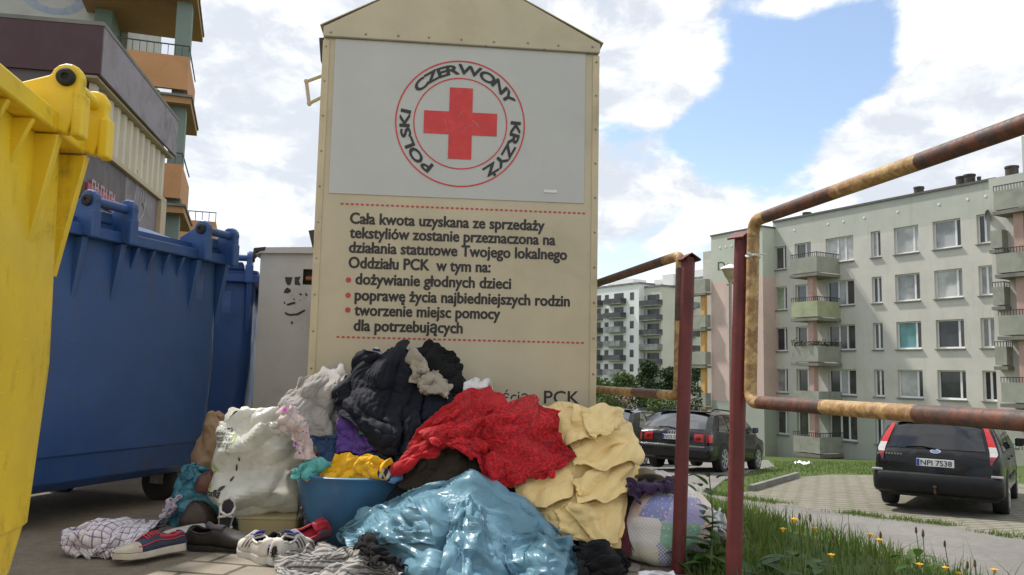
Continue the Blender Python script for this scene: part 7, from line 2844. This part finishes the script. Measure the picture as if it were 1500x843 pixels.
# brown and blue bags left of it
b3 = at(301, 770, 3.58)
bl_, _ = bundle('refuse_bag', 'slumped teal blue refuse bag on the ground between bin and carrier bag', 'plastic bag', (b3.x - .02, 3.66, .0),
                [(0, .03, .03, 0, 0), (.004, .10, .09, .01, 0), (.07, .115, .10, .0, 0), (.14, .10, .09, -.01, 0), (.20, .06, .06, -.03, 0), (.245, .03, .04, -.055, -.02), (.27, .012, .02, -.065, -.03)],
                P_blue2, n=36, m=60, seed=32, lobes=.12, film=.006, relax=3, folds=[(60, .09, .025, 1.0, .5, 'ridge'), (20, .1, .015, 1, .5, 'ridge')])
b4 = at(302, 705, 3.80)
bw_, _ = bundle('brown_bag', 'translucent brown plastic bag leaning on the blue bin behind the carrier bag', 'plastic bag', (b4.x + .02, 3.84, .10),
                [(0, .03, .03, 0, 0), (.01, .09, .08, -.01, 0), (.09, .105, .09, -.015, 0), (.19, .098, .085, 0, 0), (.27, .075, .07, .01, 0), (.32, .048, .05, .0, 0), (.35, .04, .045, -.005, 0), (.385, .03, .035, -.012, 0), (.39, .01, .01, -.012, 0)],
                P_brown, n=42, m=60, seed=33, lobes=.06, film=.006, relax=3, folds=[(80, .09, .010, .8, .5, 'ridge'), (25, .12, .008, .8, .5, 'ridge')])
bt = at(283, 768, 3.50)
bundle('leather_bag', 'dark brown leather bag on the ground by the blue bin wheel', 'bag', (bt.x, 3.56, 0), [(0, .03, .03, 0, 0), (.004, .075, .06, 0, 0), (.05, .08, .065, 0, 0), (.10, .055, .05, .0, 0), (.125, .02, .03, 0, 0), (.126, .004, .004, 0, 0)],
       pmat('dark_brown_leather', (.045, .026, .018), .5, 0, .2, 14, .3, 60), n=24, m=40, seed=34, folds=[(50, .08, .012, .8, .6, 'roll')])
bt = at(301, 712, 3.5)
bundle('leather_pouch', 'reddish brown leather pouch between the refuse bag and the carrier bag', 'pouch', (bt.x - .01, 3.56, .165), [(0, .02, .02, 0, 0), (.004, .05, .04, 0, 0), (.04, .058, .045, .005, 0), (.07, .05, .035, .01, 0), (.085, .02, .02, .015, 0), (.086, .004, .004, .015, 0)],
       pmat('reddish_leather', (.10, .035, .022), .45, 0, .2, 14, .3, 60), n=22, m=36, seed=35, folds=[(50, .06, .008, .8, .6, 'roll')])
garment('pale_rag', 'pale lilac rag hanging at the edge of the slumped teal refuse bag', 'rag',
        [[(256, 728), (264, 727)], [(250, 742), (258, 744)], [(240, 752), (252, 756)]], fabric('lilac_cotton', (.55, .48, .56)), n=16, m=10, seed=36)

# patchwork bundle and pillow by the shorter post
pw = at(968, 834, 3.20)
pillow, _ = bundle('pillow', 'pale pink pillow behind the patchwork bundle', 'pillow', (at(962, 760, 3.40).x, 3.42, .03),
                   [(0, .03, .03, 0, 0), (.01, .11, .09, 0, 0), (.10, .13, .11, 0, 0), (.19, .12, .10, 0, 0), (.25, .08, .07, 0, 0), (.275, .03, .03, 0, 0), (.277, .005, .005, 0, 0)], F_pillow, n=34, m=56, seed=41, folds=[(60, .15, .012, .6, .6, 'roll')])
bundle('patchwork_quilt', 'bundled pastel patchwork quilt on the ground behind the shorter red post', 'quilt', (pw.x + .004, 3.22, .0),
       [(0, .03, .03, -.01, 0), (.004, .09, .08, -.01, 0), (.035, .15, .13, -.008, 0), (.09, .182, .15, -.002, 0), (.15, .180, .15, .008, 0), (.20, .150, .12, .03, .0), (.245, .10, .08, .05, .02), (.27, .05, .05, .06, .03), (.272, .006, .006, .06, .03)],
       F_patch, n=56, m=110, seed=42, sq=2.0, lobes=.10, uvs=(.62, 1.15), folds=[(70, .16, .022, .9, .6, 'roll'), (25, .10, .012, .8, .7, 'roll')])
garment('plum_cloth', 'dark plum cloth lying over the pillow below the khaki hat', 'cloth',
        [[(916, 712), (945, 702), (990, 706)], [(914, 722), (948, 716), (992, 716)], [(920, 735), (945, 724), (985, 722)]], F_plum, n=24, m=36, bumps=[(955, 706, 3.38, .10, .1, .1)], seed=43)
hp_ = at(944, 700, 3.32)
kh = thing('canvas_hat', 'crushed khaki canvas hat resting on the plum cloth beside the yellow sheet', 'hat', hp_ - Vector((0, 0, .03)), R(30))
Mh = Matrix.Rotation(R(-35), 4, 'X') @ Matrix.Rotation(R(15), 4, 'Y')
MB().lathe([(.0, .062), (.035, .060), (.052, .045), (.058, .01), (.060, .0)], 24, (0, 0, 0), 'z', Mh).build('hat_crown', F_khaki, kh, smooth=True, solid=.003)
MB().lathe([(.058, .002), (.075, -.006), (.092, -.004), (.094, -.001)], 24, (0, 0, 0), 'z', Mh).build('hat_brim', F_khaki, kh, smooth=True, solid=.003)
q = at(978, 706, 3.36)
o = MB().prism([(-.06, -.010), (.065, .004), (.065, .012), (-.06, -.002)], -.04, .04).build('wood_slat', pmat('brown_slat', (.12, .06, .035), .7, 0, .2, 20, .2), None, bevel=.002)
o.location = q
tag(o, 'short brown slat stuck between khaki hat and red post', 'slat')


def paper(name, label, pts, Y, seed, mat, sz=.03):
    rg_ = np.random.default_rng(seed)
    p = [at(*q, Y) for q in pts]
    n_ = 16
    P = np.zeros((n_, n_, 3))
    for i in range(n_):
        for j in range(n_):
            u, v = i / (n_ - 1), j / (n_ - 1)
            q = (p[0] * (1 - u) + p[1] * u) * (1 - v) + (p[3] * (1 - u) + p[2] * u) * v
            P[i, j] = q
    P += np.stack([smooth_noise(n_, n_, 3, rg_) for _ in range(3)], -1) * sz * .35
    P[..., 1] += smooth_noise(n_, n_, 4, rg_) * sz
    P[..., 2] = np.maximum(P[..., 2], terrain_z(P[..., 0], P[..., 1]) + .012)
    o = mesh_cloth(P, name, mat, .001, 1)
    return tag(o, label, 'paper')


M_paper = pmat('white_paper', (.72, .72, .74), .7, 0, .05, 20, .1)
paper('crumpled_paper', 'crumpled white paper caught in the weeds beside the patchwork bundle', [(1040, 745), (1064, 752), (1064, 796), (1046, 790)], 3.05, 51, M_paper)
paper('paper_tissue', 'white printed tissue lying on the ground below the patchwork bundle', [(936, 838), (985, 836), (1000, 856), (930, 860)], 2.72, 52, M_paper, .012)
lp_ = on_terrain(1176, 683)
lt_ = MB()
rg_ = np.random.default_rng(5)
P = np.zeros((10, 12, 3))
P[..., 0] = np.linspace(-.28, .28, 12)[None] + rg_.normal(size=(10, 12)) * .02
P[..., 1] = np.linspace(-.2, .2, 10)[:, None]
P[..., 2] = .06 + .07 * np.abs(smooth_noise(10, 12, 3, rg_))
P += np.array(lp_)
tag(mesh_cloth(P, 'plastic_litter', M_paper, .004, 1), 'white plastic litter lying on the lawn before the apartment block', 'litter')

# ------------------------------------------------------------------ shoes
M_sole = pmat('cream_rubber_sole', (.52, .47, .38), .6, 0, .1, 20, .1, dirt=(.25, .2, .14), dirt_amt=.5, dscale=16)
M_wsole = pmat('white_rubber_sole', (.62, .60, .56), .55, 0, .08, 20, .1, dirt=(.3, .25, .2), dirt_amt=.5, dscale=16)
M_bsole = pmat('black_rubber_sole', (.02, .019, .018), .6, 0, .2, 20, .1, dirt=(.1, .08, .06), dirt_amt=.4, dscale=16)
M_scanvas = pmat('navy_canvas', (.035, .045, .075), .9, 0, .15, 20, .4, 300, .001)
M_sgrey = pmat('grey_blue_suede', (.16, .17, .20), .9, 0, .15, 20, .3, 200, .001)
M_sred = pmat('red_trim', (.52, .03, .05), .7, 0, .1, 20, .1)
M_swhite = pmat('white_leather', (.66, .62, .55), .45, 0, .06, 20, .15, 60, .002, dirt=(.38, .33, .26), dirt_amt=.5, dscale=14)
M_sblack = pmat('black_shoe_leather', (.018, .014, .013), .5, 0, .2, 20, .2, 80, .002, dirt=(.07, .055, .045), dirt_amt=.5)
M_slin = pmat('shoe_lining_dark', (.05, .045, .05), .95)
M_sblue = pmat('royal_blue_lining', (.05, .05, .30), .8)
M_lace = pmat('white_lace', (.66, .64, .60), .8)


def shoe(name, label, M, upper, sole, toe=None, lining=None, laces=M_lace, stripes=None, L=.275, trim=None, emblem=False, group=None, low=1.0):
    """local: heel at x=0, toe at x=L, sole on z=0"""
    root = thing(name, label, 'shoe', (0, 0, 0), 0, group)
    root.matrix_world = M
    tt = np.linspace(0, 1, 26)
    wv = np.interp(tt, [0, .04, .12, .3, .45, .62, .75, .88, .96, 1], [.012, .026, .034, .034, .033, .043, .046, .039, .022, .006])
    off = np.interp(tt, [0, .4, .7, 1], [0, .0, .004, -.006])
    zs = np.interp(tt, [0, .3, .7, .9, 1], [0, .002, 0, .004, .012])
    hs = np.interp(tt, [0, .5, 1], [.026, .022, .020])
    ring_ = [[], [], []]
    b = MB()
    rings = []
    for t_, w_, o_, z_, h_ in zip(tt, wv, off, zs, hs):
        x = t_ * L
        rings.append([(x, o_ + w_ * 1.04, z_), (x, o_ + w_ * 1.08, z_ + h_ * .5), (x, o_ + w_ * 1.03, z_ + h_), (x, o_ - w_ * 1.03, z_ + h_), (x, o_ - w_ * 1.08, z_ + h_ * .5), (x, o_ - w_ * 1.04, z_)])
    b.loft(rings)
    b.build('sole', sole, root, smooth=True, angle=60)
    ht = np.interp(tt, [0, .03, .10, .20, .33, .42, .52, .65, .78, .9, .97, 1], np.array([.045, .062, .070, .056, .058, .072, .070, .054, .042, .032, .018, .004]) * low)
    n_ = 15

    def arc(t_, w_, o_, z_, h_, hh, sc=1.0, lift=0.0):
        out = []
        for k in range(n_):
            a = PI * k / (n_ - 1)
            cs, sn = math.cos(a), math.sin(a)
            out.append((t_ * L, o_ + w_ * .99 * sc * math.copysign(abs(cs) ** .65, cs), z_ + h_ + lift + hh * sn ** .8))
        return out

    P = np.array([arc(*q) for q in zip(tt, wv, off, zs, hs, ht)])
    # foot opening: the collar dips into a dark lining
    c = MB().grid(P)
    op = lambda i, k: 2 <= i <= 9 and 4 <= k <= n_ - 6
    n_f = []
    for f in c.f:
        i, k = f[0] // n_, f[0] % n_
        if not op(i, k):
            n_f.append(f)
    c.f = n_f
    c.build('upper', upper, root, smooth=True, fix=False, angle=0, solid=.003)
    cl_ = []
    for i in range(2, 11):
        cl_.append(tuple(P[i, 4]))
    for i in range(10, 1, -1):
        cl_.append(tuple(P[i, n_ - 5]))
    MB().tube(cl_, .0045, 8, closed=True).build('collar', trim or upper, root, smooth=True)
    inner = np.array([arc(*q, .90, -.004) for q in zip(tt[1:12], wv[1:12], off[1:12], zs[1:12], hs[1:12], ht[1:12] * .55)])
    MB().grid(inner).build('lining', lining or M_slin, root, smooth=True, fix=False, angle=0)
    tg = MB()
    Pt = P[9:15, 5:n_ - 5].copy()
    Pt[..., 2] += .004
    Pt[0, :, 2] += .018
    Pt[0, :, 0] -= .012
    tg.grid(Pt).build('tongue', lining or upper, root, smooth=True, fix=False, angle=0, solid=.003)
    if laces:
        lc = MB()
        for i in range(10, 16):
            lc.tube([tuple(np.array(P[i, 4]) + (0, 0, .004)), tuple(np.array(P[i, n_ // 2]) + (0, 0, .009)), tuple(np.array(P[min(25, i + 1), n_ - 5]) + (0, 0, .004))], .0026, 6)
        lc.build('laces', laces, root, smooth=True)
    if toe:
        Q = np.array([arc(*q, 1.03, .0015) for q in zip(tt[18:], wv[18:], off[18:], zs[18:], hs[18:], ht[18:])])
        MB().grid(Q).build('toe_cap', toe, root, smooth=True, fix=False, angle=0)
    if trim:
        tl = MB()
        for k in (2, n_ - 3):
            tl.tube([tuple(P[i, k] + np.array([0, (.001 if k == 2 else -.001), .002])) for i in range(1, 20)], .0022, 5)
        tl.build('trim_line', trim, root, smooth=True)
    if stripes:
        sb_ = MB()
        for s, kk in ((1, (1, 2, 3, 4)), (-1, (n_ - 2, n_ - 3, n_ - 4, n_ - 5))):
            for q in range(3):
                i0 = 11 + q * 2
                a_, b2 = P[i0 + 1], P[i0 + 2]
                pts = []
                for r_, k in enumerate(kk):
                    i = i0 - r_
                    pts += [P[i, k] + np.array([0, s * .0022, .001]), P[i, k] * .45 + P[i + 1, k] * .55 + np.array([0, s * .0022, .001])]
                sb_.add(pts, [(0, 1, 3, 2), (2, 3, 5, 4), (4, 5, 7, 6)])
        sb_.build('side_stripes', stripes, root, fix=False)
    if emblem:
        # three slanted bars making a small mountain on the heel
        eb_ = MB()
        for k, hgt in enumerate((.006, .011, .016)):
            y0 = -.013 + k * .009
            vs_ = [(y0, 0), (y0 + .006, 0), (y0 + .006 - hgt * .35, hgt), (y0 - hgt * .35 + .001, hgt * .8)]
            eb_.add([(-.0035 + .012 * 0 + (abs(y) / .034) ** 2 * .010, y, .050 + z) for y, z in vs_], [(0, 1, 2, 3)])
        eb_.box((-.003, -.015, .042), (-.001, .014, .0455))
        eb_.build('heel_emblem', M_inkblack, root, fix=False)
    return root


def pose(px, py, z, yaw, pitch=0.0, roll=0.0):
    p = on_z(px, py, z)
    return Matrix.Translation(p) @ Matrix.Rotation(R(yaw), 4, 'Z') @ Matrix.Rotation(R(pitch), 4, 'Y') @ Matrix.Rotation(R(roll), 4, 'X')


def pose2(heel, toe, z, roll=0.0, pitch=0.0):
    """heel and toe pixels on the plane z"""
    a, b = on_z(*heel, z), on_z(*toe, z)
    return Matrix.Translation(a) @ Matrix.Rotation(math.atan2(b.y - a.y, b.x - a.x), 4, 'Z') @ Matrix.Rotation(R(pitch), 4, 'Y') @ Matrix.Rotation(R(roll), 4, 'X')


shoe('sneaker', 'navy canvas sneaker with red trim and cream toe cap lying before the check shirt', pose2((270, 806), (184, 822), .018, 10), M_scanvas, M_sole, M_sole, M_slin, M_sred, trim=M_sred, L=.27, low=.75)
shoe('trainer', 'white trainer with dark side stripes, lying half under its twin', pose(397, 826, .012, 128, 0, -6), M_swhite, M_wsole, None, M_sblue, M_lace, stripes=M_inkblack, L=.26, group='pair of white trainers', low=.9)
shoe('trainer', 'white trainer seen from its heel with small black emblem and blue lining', pose(398, 829, .012, 76, 0, 8), M_swhite, M_wsole, None, M_sblue, M_lace, stripes=M_inkblack, L=.26, group='pair of white trainers', emblem=True)
shoe('dark_shoe', 'scuffed black shoe lying behind the white trainers', pose(424, 818, .01, 100, 0, -50), M_sblack, M_bsole, None, M_slin, None, L=.25)
shoe('suede_sneaker', 'grey suede sneaker with red lining tipped on its side by the basin', pose(420, 806, .02, 48, -14, 48), M_sgrey, M_sole, None, M_sred, M_sred, trim=M_sred, L=.25)
shoe('black_shoe', 'black leather shoe on the pavers behind the navy sneaker', pose(276, 802, .012, -6, 0, 14), M_sblack, M_bsole, None, M_slin, None, L=.26, low=.9)
# white strappy sandal standing on edge
sp3 = on_z(326, 790, .0)
sd_o = thing('sandal', 'white strappy sandal standing upright against the carrier bag', 'sandal', sp3, R(10))
so_ = [(-.018, -.10), (.018, -.10), (.026, -.07), (.024, -.02), (.030, .03), (.033, .06), (.022, .095), (.0, .108), (-.024, .095), (-.034, .06), (-.030, .02), (-.024, -.03), (-.026, -.07)]
Mt = Matrix.Rotation(R(12), 4, 'X') @ Matrix.Rotation(R(8), 4, 'Y')
MB().prism([(x, z + .075) for x, z in so_], -.008, .008, Mt).build('sole', M_wsole, sd_o, bevel=.003)
MB().prism([(x * .8, z * .92 + .075) for x, z in so_], -.0105, -.0085, Mt).build('insole', M_slin, sd_o)
stp = MB()
for z0, z1 in ((.02, .06), (.09, .14), (.14, .10)):
    stp.tube([Mt @ Vector(p) for p in ((-.028, -.008, z0), (-.022, -.034, z0 + (z1 - z0) * .3), (0, -.044, (z0 + z1) / 2), (.022, -.034, z0 + (z1 - z0) * .7), (.028, -.008, z1))], .0055, 8)
stp.build('straps', M_swhite, sd_o, smooth=True)
# loose insole, cardboard
def slab_on(name, label, cat, pts, z, th_, mat):
    b = MB()
    P = [on_z(px, py, z) for px, py in pts]
    n = len(P)
    b.add(P + [p + Vector((0, 0, th_)) for p in P], [tuple(range(n - 1, -1, -1)), tuple(range(n, 2 * n))] + [(i, (i + 1) % n, (i + 1) % n + n, i + n) for i in range(n)])
    o = b.build(name, mat, None, bevel=.002)
    return tag(o, label, cat)


slab_on('cardboard_piece', 'flat greyish brown cardboard piece under the navy sneaker', 'cardboard', [(193, 800), (255, 766), (306, 766), (262, 806)], .012, .006, pmat('cardboard', (.19, .15, .105), .9, 0, .1, 12, .2, 60))
slab_on('loose_insole', 'loose pale insole with a pointed end above the black shoe', 'insole', [(238, 781), (252, 776), (280, 770), (298, 768), (304, 771), (298, 777), (270, 781), (246, 783)], .045, .004, pmat('pale_insole', (.50, .50, .46), .8, 0, .08, 20, .1))
